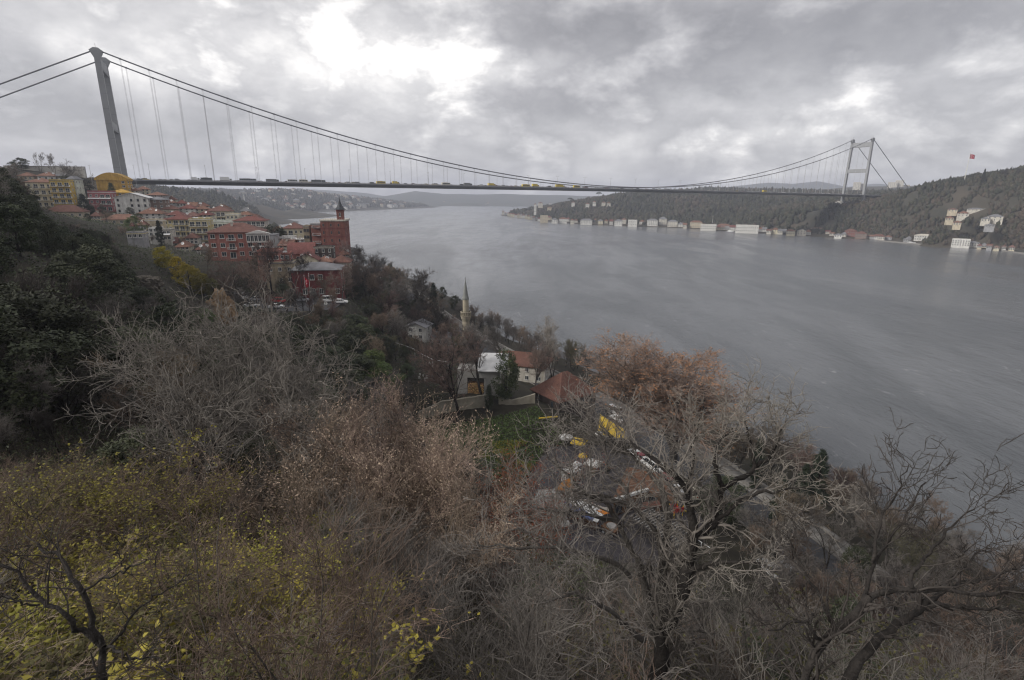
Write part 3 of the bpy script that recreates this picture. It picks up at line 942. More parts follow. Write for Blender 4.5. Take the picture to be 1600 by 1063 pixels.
BIG = [(306, -13.2, 'truck', 'white', 6.5, 2.3, 'small white box truck first of the lorries behind the left bridge tower'),
       (323, -13.2, 'bus', 'grey', 9.0, 0, 'grey midibus between two white box trucks on the bridge'),
       (353, -13.2, 'truck', 'white', 9.5, 3.0, 'tall white box truck, tallest vehicle on the bridge deck'),
       (387, -13.2, 'bus', 'silver', 14.0, 0, 'long silver coach just behind the tall white box truck'),
       (425, -13.2, 'truck', 'grey', 11.0, 2.0, 'low grey lorry ahead of the two white minibuses'),
       (456, -13.2, 'bus', 'white', 9.0, 0, 'white minibus third vehicle from the brick building tower'),
       (473, -13.2, 'bus', 'cream', 8.0, 0, 'cream minibus close behind a long grey bus on the bridge'),
       (496, -13.2, 'bus', 'grey', 13.0, 0, 'long grey bus above the pointed brick tower'),
       (593, -13.2, 'bus', 'yellow', 9.0, 0, 'yellow bus leftmost of the yellow vehicles on the bridge'),
       (616, -13.2, 'truck', 'yellow', 7.0, 2.3, 'short yellow lorry above the far hills'),
       (694, -13.2, 'bus', 'cream', 9.5, 0, 'cream bus on the bridge above the middle of the strait'),
       (728, -13.2, 'truck', 'grey', 9.5, 2.2, 'grey lorry right of the cream bus over mid strait'),
       (765, -13.2, 'truck', 'yellow', 9.0, 2.4, 'yellow box lorry over the narrowest open water'),
       (818, -13.2, 'bus', 'yellow', 10.0, 0, 'yellow bus directly above the wooded headland point'),
       (833, -13.2, 'truck', 'yellow', 9.0, 2.8, 'tall yellow lorry right behind the bus over the headland'),
       (871, -13.2, 'truck', 'yellow', 12.5, 2.7, 'longest yellow lorry where cable and deck come close'),
       (897, -13.2, 'bus', 'yellow', 9.5, 0, 'yellow bus at the lowest point of the cables'),
       (1190, -13.2, 'bus', 'yellow', 9.0, 0, 'bright yellow bus nearing the right bridge tower')]
for px, lane, typ, colr, L_, hg, lab in BIG:
    loc, rz = on_deck(px, lane)
    if typ == 'truck':
        truck(lab, loc, rz, 'white' if colr == 'white' else colr, {'white': PAINT['white'], 'grey': PAINT['grey'], 'yellow': PAINT['yellow']}[colr], L_, hg, GB)
    else:
        bus(lab, loc, rz, colr, L_, GB)
_used = [b[0] for b in BIG]
r_ = random.Random(3)
for lane in (-13.2, -9.6, -6.0, 6.0, 9.6):
    px = 215 + r_.random() * 15
    while px < 1400:
        if all(abs(px - u) > 13 for u in _used) or lane != -13.2:
            loc, rz = on_deck(px, lane)
            q = r_.random()
            kind = 'van' if q < 0.22 else ('jeep' if q < 0.4 else ('hatch' if q < 0.65 else 'saloon'))
            colr = r_.choice(['white', 'white', 'silver', 'grey', 'cream', 'black', 'darkred', 'yellow', 'silver'])
            car(kind, colr, {'white': 'small white', 'silver': 'small silver', 'grey': 'small grey', 'cream': 'small cream', 'black': 'small black', 'darkred': 'small dark red', 'yellow': 'small yellow'}[colr] + (' van' if kind == 'van' else ' car') + ' in the queue of traffic on the bridge deck', loc, rz,
                GB, False, 'van' if kind == 'van' else 'car', 'van' if kind == 'van' else 'car')
        px += (24 if lane < 0 else 34) * (0.45 + r_.random() * 1.3) * (1.3 if px < 500 else 0.9 if px < 1000 else 0.75)
# ------------------------------------------------------------------ houses
def wall(name, col, var=0.12):
    nm = 'render_' + name
    if nm in _mats:
        return _mats[nm]
    mt = mat(nm, col, 0.92, var + 0.08, 0.45, 0.15, bscale=6)
    # rain streaks and patches
    t = mt.node_tree; b = t.nodes['Principled BSDF']; src = b.inputs['Base Color'].links[0].from_socket
    g = N(t, 'ShaderNodeNewGeometry'); mp = N(t, 'ShaderNodeMapping'); mp.inputs['Scale'].default_value = (1.1, 1.1, 0.16); t.links.new(g.outputs['Position'], mp.inputs[0])
    n2 = N(t, 'ShaderNodeTexNoise'); n2.inputs['Scale'].default_value = 1.0; n2.inputs['Detail'].default_value = 7; n2.inputs['Roughness'].default_value = 0.65; t.links.new(mp.outputs[0], n2.inputs['Vector'])
    rp = N(t, 'ShaderNodeMapRange'); rp.inputs[1].default_value = 0.45; rp.inputs[2].default_value = 0.75; t.links.new(n2.outputs[0], rp.inputs[0])
    mx = N(t, 'ShaderNodeMixRGB'); mx.blend_type = 'MULTIPLY'; mx.inputs[2].default_value = (0.55, 0.53, 0.50, 1); t.links.new(rp.outputs[0], mx.inputs[0]); t.links.new(src, mx.inputs[1]); t.links.new(mx.outputs[0], b.inputs['Base Color'])
    return mt


WALL = {'white': wall('white', (0.60, 0.59, 0.56)), 'cream': wall('cream', (0.58, 0.53, 0.40)), 'yellow': wall('yellow', (0.50, 0.43, 0.24)), 'mustard': wall('mustard', (0.47, 0.29, 0.06)), 'amber': wall('amber', (0.50, 0.36, 0.085)),
        'pink': wall('pink', (0.30, 0.11, 0.115)), 'red': wall('red', (0.35, 0.15, 0.122)), 'crimson': wall('crimson', (0.17, 0.040, 0.042)), 'brick': wall('brick', (0.20, 0.078, 0.062)), 'brown': wall('brown', (0.20, 0.145, 0.12)),
        'grey': wall('grey', (0.30, 0.30, 0.31)), 'beige': wall('beige', (0.48, 0.42, 0.32)), 'stone': wall('stone', (0.33, 0.28, 0.20)), 'palegreen': wall('palegreen', (0.52, 0.55, 0.48)), 'darkwood': wall('darkwood', (0.07, 0.055, 0.05)), 'offwhite': wall('offwhite', (0.52, 0.49, 0.43))}
ROOF = {'red': tile_mat('tiles_red', (0.155, 0.078, 0.064)), 'orange': tile_mat('tiles_orange', (0.22, 0.120, 0.088)), 'dark': tile_mat('tiles_dark', (0.16, 0.06, 0.05)), 'brown': tile_mat('tiles_brown', (0.19, 0.10, 0.07)), 'rose': tile_mat('tiles_rose', (0.21, 0.085, 0.075)),
        'grey': mat('roof_grey', (0.17, 0.17, 0.18), 0.8, 0.2, 0.4), 'white': mat('roof_white', (0.60, 0.60, 0.60), 0.7, 0.15, 0.5), 'rust': tile_mat('tiles_rust', (0.150, 0.074, 0.056))}
M_frame = mat('window_frame', (0.62, 0.61, 0.58), 0.6, 0.05, 1)
M_dframe = mat('dark_frame', (0.09, 0.08, 0.075), 0.6, 0.1, 1)
M_pane = mat('window_pane', (0.035, 0.042, 0.05), 0.08, 0.3, 0.15, spec=0.7, coords='World')
M_dish = mat('dish_white', (0.66, 0.66, 0.65), 0.5, 0.05, 1)
_win = {}


def win_mesh(w, h, fm):
    k = (round(w, 1), round(h, 1), fm.name)
    if k not in _win:
        w, h = k[0], k[1]; t = 0.09; d = 0.11; mb = MB()
        mb.box(-w / 2, -d, 0, -w / 2 + t, 0.03, h, fm); mb.box(w / 2 - t, -d, 0, w / 2, 0.03, h, fm)
        mb.box(-w / 2 + t, -d, 0, w / 2 - t, 0.03, t, fm); mb.box(-w / 2 + t, -d, h - t, w / 2 - t, 0.03, h, fm)
        if w > 1.0:
            mb.box(-0.035, -d + 0.03, t, 0.035, 0.02, h - t, fm)
        mb.box(-w / 2 - 0.08, -d - 0.1, -0.08, w / 2 + 0.08, 0.03, 0.0, fm)
        pb = MB(); pb.box(-w / 2 + t, -0.05, t, w / 2 - t, 0.02, h - t, M_pane)
        _win[k] = (mb.mesh('window'), pb.mesh('pane'))
    return _win[k]


def add_window(parent, x, y, z, w, h, rz=0.0, fm=None):
    a, b = win_mesh(w, h, fm or M_frame)
    o = obj('window', a, parent, (x, y, z), rz); obj('pane', b, o)
    return o


_bal = {}
def balcony_mesh(w, d, m1):
    k = (round(w, 1), round(d, 1), m1.name)
    if k not in _bal:
        mb = MB(); mb.box(-w / 2, -d, -0.15, w / 2, 0.05, 0, m1)
        n = max(3, int(w / 0.45))
        for i in range(n + 1):
            mb.box(-w / 2 + i * w / n - 0.02, -d + 0.03, 0, -w / 2 + i * w / n + 0.02, -d + 0.07, 0.95, M_frame)
        for sx in (-1, 1):
            mb.box(sx * w / 2 - 0.04, -d, 0, sx * w / 2 + 0.04, 0, 0.95, M_frame)
        mb.box(-w / 2, -d, 0.92, w / 2, -d + 0.1, 1.0, M_frame)
        _bal[k] = mb.mesh('balcony')
    return _bal[k]


mb = MB(); mb.lathe([(0.02, 0.0), (0.25, 0.04), (0.42, 0.12), (0.5, 0.2), (0.48, 0.2), (0.25, 0.08), (0.03, 0.04)], M_dish, 14)
mb.beam((0, 0, 0), (0, 0, 0.5), 0.03, M_rail, 4)
dish_me = mb.mesh('satellite_dish')
mb = MB(); mb.box(-0.35, -0.35, 0, 0.35, 0.35, 1.5, WALL['offwhite']); mb.box(-0.45, -0.45, 1.5, 0.45, 0.45, 1.65, M_conc); chim_me = mb.mesh('chimney')


def roof_mesh(kind, w, d, rise, mt, ov=0.5, wallm=None):
    mb = MB(); x, y = w / 2 + ov, d / 2 + ov
    if kind == 'hip':
        r = max(0.2, (x - y)) if x > y else 0.0; ry = max(0.0, y - x)
        R = [(-r, -ry, rise), (r, -ry, rise), (r, ry, rise), (-r, ry, rise)]
        B = [(-x, -y, 0), (x, -y, 0), (x, y, 0), (-x, y, 0)]; Bl = [(a, b, -0.18) for a, b, c in B]
        mb.add(B + R + Bl, [(0, 1, 5, 4), (1, 2, 6, 5), (2, 3, 7, 6), (3, 0, 4, 7), (4, 5, 6, 7), (0, 8, 9, 1), (1, 9, 10, 2), (2, 10, 11, 3), (3, 11, 8, 0), (11, 10, 9, 8)], mt)
    elif kind in ('gable', 'gable_front'):
        if kind == 'gable':   # ridge along x
            tri = [(-y, 0), (0, rise), (y, 0), (y, -0.16), (0, rise - 0.2), (-y, -0.16)]
            mb.prism(tri, -x, x, mt, 'x'); a = w / 2 - 0.05
            if wallm:
                mb.prism([(-d / 2, -0.05), (0, rise - 0.22 - 0.05), (d / 2, -0.05)], -a, a, wallm, 'x')
        else:
            tri = [(-x, 0), (0, rise), (x, 0), (x, -0.16), (0, rise - 0.2), (-x, -0.16)]
            mb.prism(tri, -y, y, mt, 'y'); a = d / 2 - 0.05
            if wallm:
                mb.prism([(-w / 2, -0.05), (0, rise - 0.22 - 0.05), (w / 2, -0.05)], -a, a, wallm, 'y')
    elif kind == 'curved':
        n = 10; top = [(-x + 2 * x * i / n, rise * math.sin(PI * (0.08 + 0.84 * i / n))) for i in range(n + 1)]
        mb.prism([(x, -0.1)] + [(-x, -0.1)] + top, -y, y, mt, 'y')
    else:   # flat with parapet
        mb.box(-x, -y, -0.02, x, y, 0.22, mt)
        x -= 0.15; y -= 0.15
        pm = wallm or mt
        for b in ((-x, -y, x, -y + 0.2), (-x, y - 0.2, x, y), (-x, -y + 0.2, -x + 0.2, y - 0.2), (x - 0.2, -y + 0.2, x, y - 0.2)):
            mb.box(b[0], b[1], 0.22, b[2], b[3], 0.22 + rise, pm)
    return mb.mesh('roof')


def house(name, label, c, zb, ze, w, d, rot, wallk, roof=('hip', 'red', 2.2), storeys=3, cols=4, group=None, ww=1.1, wh=1.3, balc=(), sides=True, bands=None, fm=None, dish=0, chim=0, deep=5.0, cat='house', skip=(), awn=None, seed=0, ground=None):
    """c: centre (x, y); zb: foot; ze: eaves. The front looks along -y before the turn."""
    t = thing(name, label, cat, (c[0], c[1], zb), rot, group)
    wm = WALL[wallk]; h = ze - zb; rr = random.Random(int(c[0] * 7 + c[1] * 13) + seed)
    mb = MB(); mb.box(-w / 2, -d / 2, -deep, w / 2, d / 2, h, wm); obj('wall', mb.mesh('wall'), t)
    if bands:
        mb = MB()
        for k in range(1, storeys):
            z = h * k / storeys - 0.12
            mb.box(-w / 2 - 0.06, -d / 2 - 0.06, z, w / 2 + 0.06, d / 2 + 0.06, z + 0.22, WALL[bands])
        obj('floor_band', mb.mesh('floor_band'), t)
    ro = obj('roof', roof_mesh(roof[0], w, d, roof[2], ROOF.get(roof[1]) or WALL[roof[1]], 0.55 if roof[0] != 'flat' else 0.12, wm), t, (0, 0, h))
    for k in range(chim):
        obj('chimney', chim_me, ro, (rr.uniform(-0.3, 0.3) * w, rr.uniform(-0.2, 0.2) * d, 0.1 if roof[0] == 'flat' else roof[2] * 0.45))
    for k in range(dish):
        o = obj('satellite_dish', dish_me, ro, (rr.uniform(-0.4, 0.4) * w, rr.uniform(-0.45, 0.0) * d, roof[2] * 0.5 + 0.2), 0, (1.3,) * 3); o.rotation_euler = (math.radians(65), 0, rr.uniform(-0.5, 0.5))
    sh = h / storeys
    for k in range(storeys):
        z = k * sh + sh * 0.30
        for i in range(cols):
            if (k, i) in skip:
                continue
            x = -w / 2 + w * (i + 0.5) / cols
            if i in balc:
                add_window(t, x, -d / 2, k * sh + 0.15, min(1.9, w / cols - 0.3), min(2.1, sh - 0.5), 0, fm)
                if k > 0 or ground:
                    obj('balcony', balcony_mesh(w / cols - 0.2, 1.2, wm), t, (x, -d / 2, k * sh + 0.02))
            else:
                add_window(t, x, -d / 2, z, ww, wh, 0, fm)
        if sides:
            ns = max(1, int(d / 4.0))
            for i in range(ns):
                y = -d / 2 + d * (i + 0.5) / ns
                add_window(t, w / 2, y, z, ww, wh, PI / 2, fm)
                add_window(t, -w / 2, y, z, ww, wh, -PI / 2, fm)
    if awn:
        mb = MB(); mb.prism([(-d / 2, 0.0), (-d / 2 - 1.6, -0.55), (-d / 2 - 1.6, -0.62), (-d / 2, -0.1)], -w / 2, w / 2, PAINT[awn], 'x'); obj('awning', mb.mesh('awning'), t, (0, 0, h * 0.72))
    return t


def vh(name, label, x0, x1, ytop, ybase, Y, d, wallk, roof, storeys, cols, rot=0.0, **kw):
    """a house of the village: its front spans the sight lines x0..x1 at distance Y"""
    a = at(x0, (ytop + ybase) / 2, Y); b = at(x1, (ytop + ybase) / 2, Y)
    w = abs(b[0] - a[0]); mx = (a[0] + b[0]) / 2
    ze = at((x0 + x1) / 2, ytop, Y)[2]; zb = at((x0 + x1) / 2, ybase, Y)[2]
    face = math.atan2(mx, Y) * -0.55 + rot          # the rows follow the slope and half turn to the water
    w = w / max(0.6, math.cos(rot)) * 0.98
    c = (mx - math.sin(face) * d / 2, Y + math.cos(face) * d / 2)
    return house(name, label, c, zb, ze, w, d, face, wallk, roof, storeys, cols, group='houses of the village on the slope', **kw)


AB = 'apartment_block'
vh(AB, 'cream apartment block with a dark red stair column, leftmost on the hillside', 48, 82, 285, 333, 295, 12, 'cream', ('hip', 'brown', 2.5), 5, 4, balc=(1, 2, 3), dish=2, cat='apartment block')
t_ = at(62, 300, 294); mbx = MB(); mbx.box(-1.2, -0.5, 0, 1.2, 0.2, 13, WALL['pink'])
vh(AB, 'orange yellow apartment block with stacked round balconies', 84, 110, 283, 328, 293, 11, 'amber', ('flat', 'grey', 0.6), 5, 3, balc=(0, 1, 2), dish=1, cat='apartment block', bands='mustard')
vh('house', 'narrow pale green house squeezed right of the orange yellow apartment block', 110, 120, 280, 326, 300, 12, 'palegreen', ('hip', 'grey', 1.8), 5, 2)
vh('house', 'house with broad red tiled roof below the two apartment blocks', 76, 126, 331, 341, 268, 9, 'beige', ('hip', 'rust', 3.2), 1, 5, chim=1)
vh('house', 'orange roofed house directly behind the cream apartment block', 62, 84, 275, 290, 325, 10, 'white', ('hip', 'orange', 2.6), 2, 3, dish=2)
vh('house', 'slate grey roofed house behind the orange yellow apartment block', 87, 106, 275, 290, 330, 10, 'offwhite', ('hip', 'grey', 2.2), 2, 3, dish=1)
vh('house', 'small brown roofed house at the top edge of the left slope', 32, 50, 275, 290, 320, 10, 'beige', ('hip', 'brown', 2.2), 2, 3)
vh('warehouse', 'long windowless off white wall with low curved roof left of the mustard building', 131, 166, 283, 300, 345, 9, 'offwhite', ('curved', 'grey', 2.2), 1, 1, cat='warehouse', skip=((0, 0),), sides=False)
vh(AB, 'mustard coloured building with a curved roof at the foot of the left bridge tower', 155, 196, 282, 301, 332, 10, 'mustard', ('curved', 'mustard', 4.6), 3, 4, skip=((0, 0), (1, 0), (2, 0), (0, 1), (1, 1), (2, 1), (0, 2), (1, 2), (2, 2)), cat='apartment block', ww=1.6)
vh('house', 'crimson house with white balconies between dark trees and the white gabled house', 142, 172, 301, 330, 300, 10, 'pink', ('flat', 'white', 0.8), 3, 4, balc=(2, 3), bands='white', awn='white')
vh('house', 'small domed mustard house below the tall mustard building', 176, 200, 301, 308, 318, 8, 'mustard', ('hip', 'mustard', 2.0), 1, 3)
vh('house', 'tall plain white house with a shallow gable and small dark windows', 184, 229, 309, 334, 293, 12, 'white', ('gable_front', 'white', 2.6), 3, 5, skip=((0, 1), (0, 2), (1, 1), (2, 1)), ww=1.0, fm=M_dframe)
vh('house', 'brown brick house with grey roof right of the white gabled house', 230, 256, 312, 334, 300, 11, 'brown', ('hip', 'grey', 1.6), 3, 3)
vh('house', 'flat house with salmon orange roof at the end of the bridge deck', 231, 256, 305, 315, 335, 10, 'grey', ('hip', 'orange', 2.0), 2, 3)
vh('house', 'white house with wide brown hip roof below the brown brick house', 218, 252, 334, 345, 272, 10, 'white', ('hip', 'brown', 3.0), 2, 4, dish=2)
vh('house', 'low house with long orange terrace roof behind the round green tree', 166, 214, 343, 352, 258, 8, 'beige', ('hip', 'orange', 2.4), 1, 5, chim=2, dish=1)
vh('house', 'plain beige row house left of the yellow balconied blocks', 226, 264, 345, 368, 250, 10, 'beige', ('flat', 'white', 0.4), 3, 5, skip=((2, 1), (2, 2), (1, 0)))
vh(AB, 'yellow apartment block with grey balconies, left of the yellow pair', 265, 298, 343, 380, 243, 11, 'yellow', ('hip', 'dark', 2.4), 4, 4, balc=(1, 2, 3), cat='apartment block')
vh(AB, 'yellow apartment block with orange banded balconies, right of the yellow pair', 299, 325, 344, 386, 240, 11, 'yellow', ('flat', 'white', 0.6), 4, 3, balc=(0, 1, 2), bands='amber', cat='apartment block', dish=3)
vh('shop', 'low shop with a flat yellow edged roof among the dark trees', 200, 222, 366, 374, 190, 6, 'grey', ('flat', 'yellow', 0.6), 1, 3, cat='shop')
vh('house', 'narrow white house left of the dark cypress below the beige row', 234, 247, 358, 377, 222, 8, 'white', ('flat', 'white', 0.4), 3, 2)
vh('house', 'low white house right of the dark cypress below the beige row', 250, 266, 360, 377, 224, 8, 'offwhite', ('flat', 'grey', 0.4), 2, 3, awn='white')
vh(AB, 'long white building of continuous balconies behind the brick red house', 323, 368, 347, 378, 262, 10, 'palegreen', ('flat', 'white', 0.5), 3, 7, balc=(0, 1, 2, 3, 4, 5, 6), cat='apartment block')
vh('house', 'cream house with broad red roof above the long white building', 325, 358, 330, 347, 295, 11, 'cream', ('hip', 'red', 2.8), 2, 5, balc=(2, 3), dish=1)
vh('house', 'small cream annexe with terrace beside the broad red roofed house', 354, 372, 336, 352, 285, 8, 'cream', ('flat', 'white', 0.6), 2, 3)
vh(AB, 'white columned building with dark red upper roof, its grey side wall to the water', 368, 414, 345, 382, 255, 11, 'offwhite', ('hip', 'dark', 2.0), 4, 7, balc=(3, 4, 5, 6), cat='apartment block', chim=1)
vh(AB, 'big brick red villa with white bay windows and red hip roof', 331, 409, 363, 404, 186, 13, 'red', ('hip', 'red', 3.0), 3, 6, balc=(2,), ww=1.5, wh=1.5, fm=M_frame, rot=0.06, cat='villa', chim=1)
vh('house', 'cream house with a small red hip roof left of the tall brick building', 444, 475, 357, 390, 248, 9, 'cream', ('hip', 'red', 2.6), 3, 4, balc=(1,), dish=1)
vh('house', 'thin beige house with dark shutters touching the tall brick building', 475, 484, 355, 386, 244, 8, 'stone', ('flat', 'grey', 0.5), 3, 2, fm=M_dframe)
vh('house', 'low white terrace house below the cream house with red hip roof', 428, 460, 372, 386, 236, 7, 'white', ('flat', 'white', 0.5), 2, 4)
vh('house', 'blank grey block with a dark tree on its roof line', 420, 432, 368, 398, 228, 8, 'grey', ('flat', 'grey', 0.3), 3, 1, skip=((0, 0), (1, 0), (2, 0)), sides=False)
vh('house', 'house with steep rose red tiled roof in front of the tall brick building', 452, 490, 397, 410, 205, 7, 'red', ('gable', 'rose', 4.2), 1, 4)
vh('house', 'flat roofed orange red house with white windows', 404, 437, 395, 425, 178, 9, 'red', ('flat', 'red', 0.6), 2, 3, ww=1.6)
vh('house', 'orange red stair tower with a round dish beside the flat roofed red house', 438, 453, 398, 418, 182, 6, 'red', ('flat', 'red', 0.5), 2, 2, dish=2)
vh('house', 'old ochre stone house half hidden by bare branches', 418, 460, 412, 462, 176, 8, 'stone', ('flat', 'grey', 0.4), 3, 3, skip=((0, 0), (0, 1), (1, 0)))
vh('house', 'small cream gabled house behind the crimson building', 463, 496, 407, 420, 186, 7, 'cream', ('gable_front', 'dark', 2.6), 1, 2, dish=2)
vh('house', 'small house with rust roof right of the cream gabled house', 495, 518, 409, 420, 190, 7, 'red', ('hip', 'orange', 1.8), 1, 3, dish=1)
vh('house', 'crimson public building with grey metal roof behind the flagpoles', 458, 532, 422, 466, 171, 11, 'crimson', ('hip', 'grey', 2.0), 2, 6, skip=((0, 0), (1, 0), (1, 1), (0, 4), (1, 4), (1, 5)), ww=1.4, wh=1.8, cat='public building')
vh('house', 'dark timber house with white windows under the tall brick building', 491, 520, 388, 406, 208, 7, 'darkwood', ('flat', 'offwhite', 0.5), 2, 3, ww=0.9)
vh('house', 'low dark red roofed house at the water edge right of the cream gable', 517, 546, 410, 422, 196, 8, 'offwhite', ('hip', 'rust', 2.4), 1, 3)
_small = [(262, 286, 336, 274, 'dark', 'white'), (288, 310, 338, 276, 'red', 'cream'), (312, 330, 336, 280, 'dark', 'offwhite'), (256, 278, 327, 300, 'rust', 'beige'), (280, 304, 326, 305, 'dark', 'white'), (306, 326, 327, 308, 'brown', 'cream'),
          (214, 236, 316, 322, 'rust', 'white'), (200, 216, 298, 340, 'brown', 'offwhite'), (216, 232, 296, 352, 'orange', 'cream'), (258, 274, 317, 330, 'brown', 'grey'), (372, 392, 336, 300, 'brown', 'white'), (124, 140, 292, 352, 'brown', 'white'), (395, 412, 350, 272, 'dark', 'cream')]
_place = ['left end of the roofs above the yellow pair', 'middle of the roofs above the yellow pair', 'right end of the roofs above the yellow pair', 'behind the brown brick house, lower left', 'behind the brown brick house, middle', 'left of the broad red roofed cream house',
          'over the tall plain white house', 'right of the mustard building under the deck', 'under the first hangers of the deck', 'at the edge of the trees below the far wood', 'right of the broad red roofed cream house', 'left of the long windowless wall', 'against the water above the white columned building']
_cn = {'dark': 'dark red', 'red': 'red', 'rust': 'rusty red', 'brown': 'brown', 'orange': 'orange'}
for (x0, x1, yt, Y, rk, wk), pl in zip(_small, _place):
    vh('house', 'small %s roofed house %s' % (_cn[rk], pl), x0, x1, yt, yt + 9, Y, 8, wk, ('hip', rk, 2.2), 1 if rk == 'rust' else 2, 3, dish=1, rot=(x0 % 7) * 0.05 - 0.15)

# more of the crowded small houses between the big ones
_r = random.Random(31)
for px, yt, Y, wk, rk, kind in ((192, 349, 262, 'offwhite', 'rust', 'hip'), (206, 356, 250, 'cream', 'dark', 'hip'), (178, 358, 255, 'beige', 'brown', 'gable'), (222, 352, 246, 'stone', 'rust', 'hip'), (257, 348, 256, 'white', 'red', 'hip'), (246, 322, 312, 'stone', 'dark', 'hip'), (268, 312, 345, 'cream', 'rust', 'hip'), (284, 318, 335, 'white', 'dark', 'hip'), (300, 322, 322, 'beige', 'brown', 'gable'), (318, 322, 318, 'white', 'rust', 'hip'), (344, 326, 312, 'offwhite', 'brown', 'hip'), (384, 330, 318, 'cream', 'grey', 'hip'), (398, 341, 290, 'stone', 'rust', 'hip'), (406, 357, 262, 'white', 'grey', 'flat'), (430, 362, 252, 'beige', 'rust', 'hip'), (466, 376, 228, 'white', 'brown', 'flat'), (446, 384, 215, 'stone', 'rust', 'gable'), (474, 392, 208, 'beige', 'dark', 'hip'), (300, 372, 232, 'offwhite', 'rust', 'hip'), (270, 380, 226, 'stone', 'dark', 'gable'), (286, 386, 216, 'cream', 'brown', 'hip'), (316, 390, 206, 'white', 'rust', 'hip'), (220, 366, 228, 'white', 'grey', 'flat'), (150, 338, 272, 'cream', 'rust', 'hip'), (136, 330, 286, 'white', 'brown', 'hip'), (538, 398, 226, 'stone', 'rust', 'hip')):
    w_ = _r.uniform(11, 19); _cn.setdefault('grey', 'grey')
    vh('house', 'small %s house with a %s roof wedged between larger village houses' % ({'offwhite': 'off white', 'stone': 'ochre stone'}.get(wk, wk), _cn[rk]), px - w_ / 2, px + w_ / 2, yt, yt + _r.uniform(8, 13), Y, _r.uniform(6, 9), wk, (kind, rk, 2.2 if kind != 'flat' else 0.5), 2, 3, dish=_r.choice((0, 1, 2)), chim=_r.choice((0, 1)), rot=_r.uniform(-0.3, 0.3))

# tall brick building with the little spired tower
def brick_building():
    x0, x1, Y = 481, 533, 240
    a = at(x0, 360, Y); b = at(x1, 360, Y); w = b[0] - a[0]; zb = at(507, 397, Y)[2]; z1 = at(507, 346, Y)[2]; h = z1 - zb
    t = thing('brick_building', 'tall red brown brick building with a small spired tower at its water side corner', 'building', ((a[0] + b[0]) / 2, Y + 8, zb), 0.16, 'houses of the village on the slope')
    wm = WALL['brick']; mb = MB(); mb.box(-w / 2 + 4.5, -7, -8, w / 2, 7, h, wm); mb.box(-w / 2, -5.5, -8, -w / 2 + 4.5, 6, h - 1.6, wm); obj('wall', mb.mesh('wall'), t)
    mb = MB()
    for z in (h * 0.28, h * 0.52, h * 0.77):
        mb.box(-w / 2 + 4.4, -7.1, z, w / 2 + 0.1, 7.1, z + 0.25, WALL['crimson'])
    obj('floor_band', mb.mesh('floor_band'), t)
    mb = MB(); mb.box(-w / 2 + 4.2, -7.3, h, w / 2 + 0.5, 7.3, h + 0.7, WALL['offwhite']); mb.box(-w / 2 - 0.2, -5.7, h - 1.6, -w / 2 + 4.2, 6.2, h - 1.0, WALL['grey'])
    for q in range(12):
        mb.box(-w / 2 + 5 + q, -7.25, h + 0.7, -w / 2 + 5.08 + q, -7.15, h + 1.6, M_rail)
    obj('roof', mb.mesh('roof'), t)
    tw = MB(); tw.box(-1.5, -1.5, 0, 1.5, 1.5, 4.4, wm); tw.box(-1.7, -1.7, 3.9, 1.7, 1.7, 4.2, WALL['crimson']); to = obj('turret', tw.mesh('turret'), t, (w / 2 - 1.8, -5.0, h + 0.7))
    sp = MB(); sp.lathe([(2.6, 4.4), (1.5, 5.4), (0.75, 6.9), (0.3, 8.4), (0.06, 10.2)], M_darkroof, 8); obj('spire', sp.mesh('spire'), to)
    add_window(to, 0, -1.5, 1.4, 0.8, 1.6)
    for z in (h * 0.12, h * 0.36, h * 0.60, h * 0.83):
        for x in (-w * 0.12, w * 0.10, w * 0.32):
            add_window(t, x, -7, z, 0.9, 1.5, 0, WALLM_brickframe)
        for y in (-3, 2):
            add_window(t, w / 2, y, z, 0.9, 1.5, PI / 2, WALLM_brickframe)
        obj('balcony', balcony_mesh(3.4, 1.3, WALL['grey']), t, (-w / 2 + 2.4, -5.5, z - 0.5))


M_darkroof = mat('spire_slate', (0.045, 0.048, 0.055), 0.6, 0.15, 1)
WALLM_brickframe = mat('brick_surround', (0.33, 0.16, 0.12), 0.85, 0.1, 2)
brick_building()

# white bays on the brick red villa: built as a thing's parts
def villa_bay():
    v = [o for o in C.objects if o.name.startswith(AB) and 'brick red villa' in o.get('label', '')][0]
    zt = at(395, 365, 186)[2] - v.location.z
    for k, (x, z, w, h) in enumerate(((7.2, zt - 3.3, 7.4, 2.9), (7.6, zt - 6.8, 5.6, 2.4))):
        mb = MB(); y0 = -6.5 - 1.0
        mb.box(x - w / 2, y0, z, x + w / 2, -6.45, z + h, M_frame); bo = obj('bay', mb.mesh('bay'), v)
        n = 6 if k == 0 else 4
        for i in range(n):
            add_window(bo, x - w / 2 + w * (i + 0.5) / n, y0, z + 0.5, w / n - 0.15, h - 0.8)
    mb = MB(); mb.prism([(3.2, 0), (11.4, 0), (7.3, 1.2)], -8.0, -6.3, M_frame, 'y'); obj('pediment', mb.mesh('pediment'), v, (0, 0, zt - 0.1))


villa_bay()

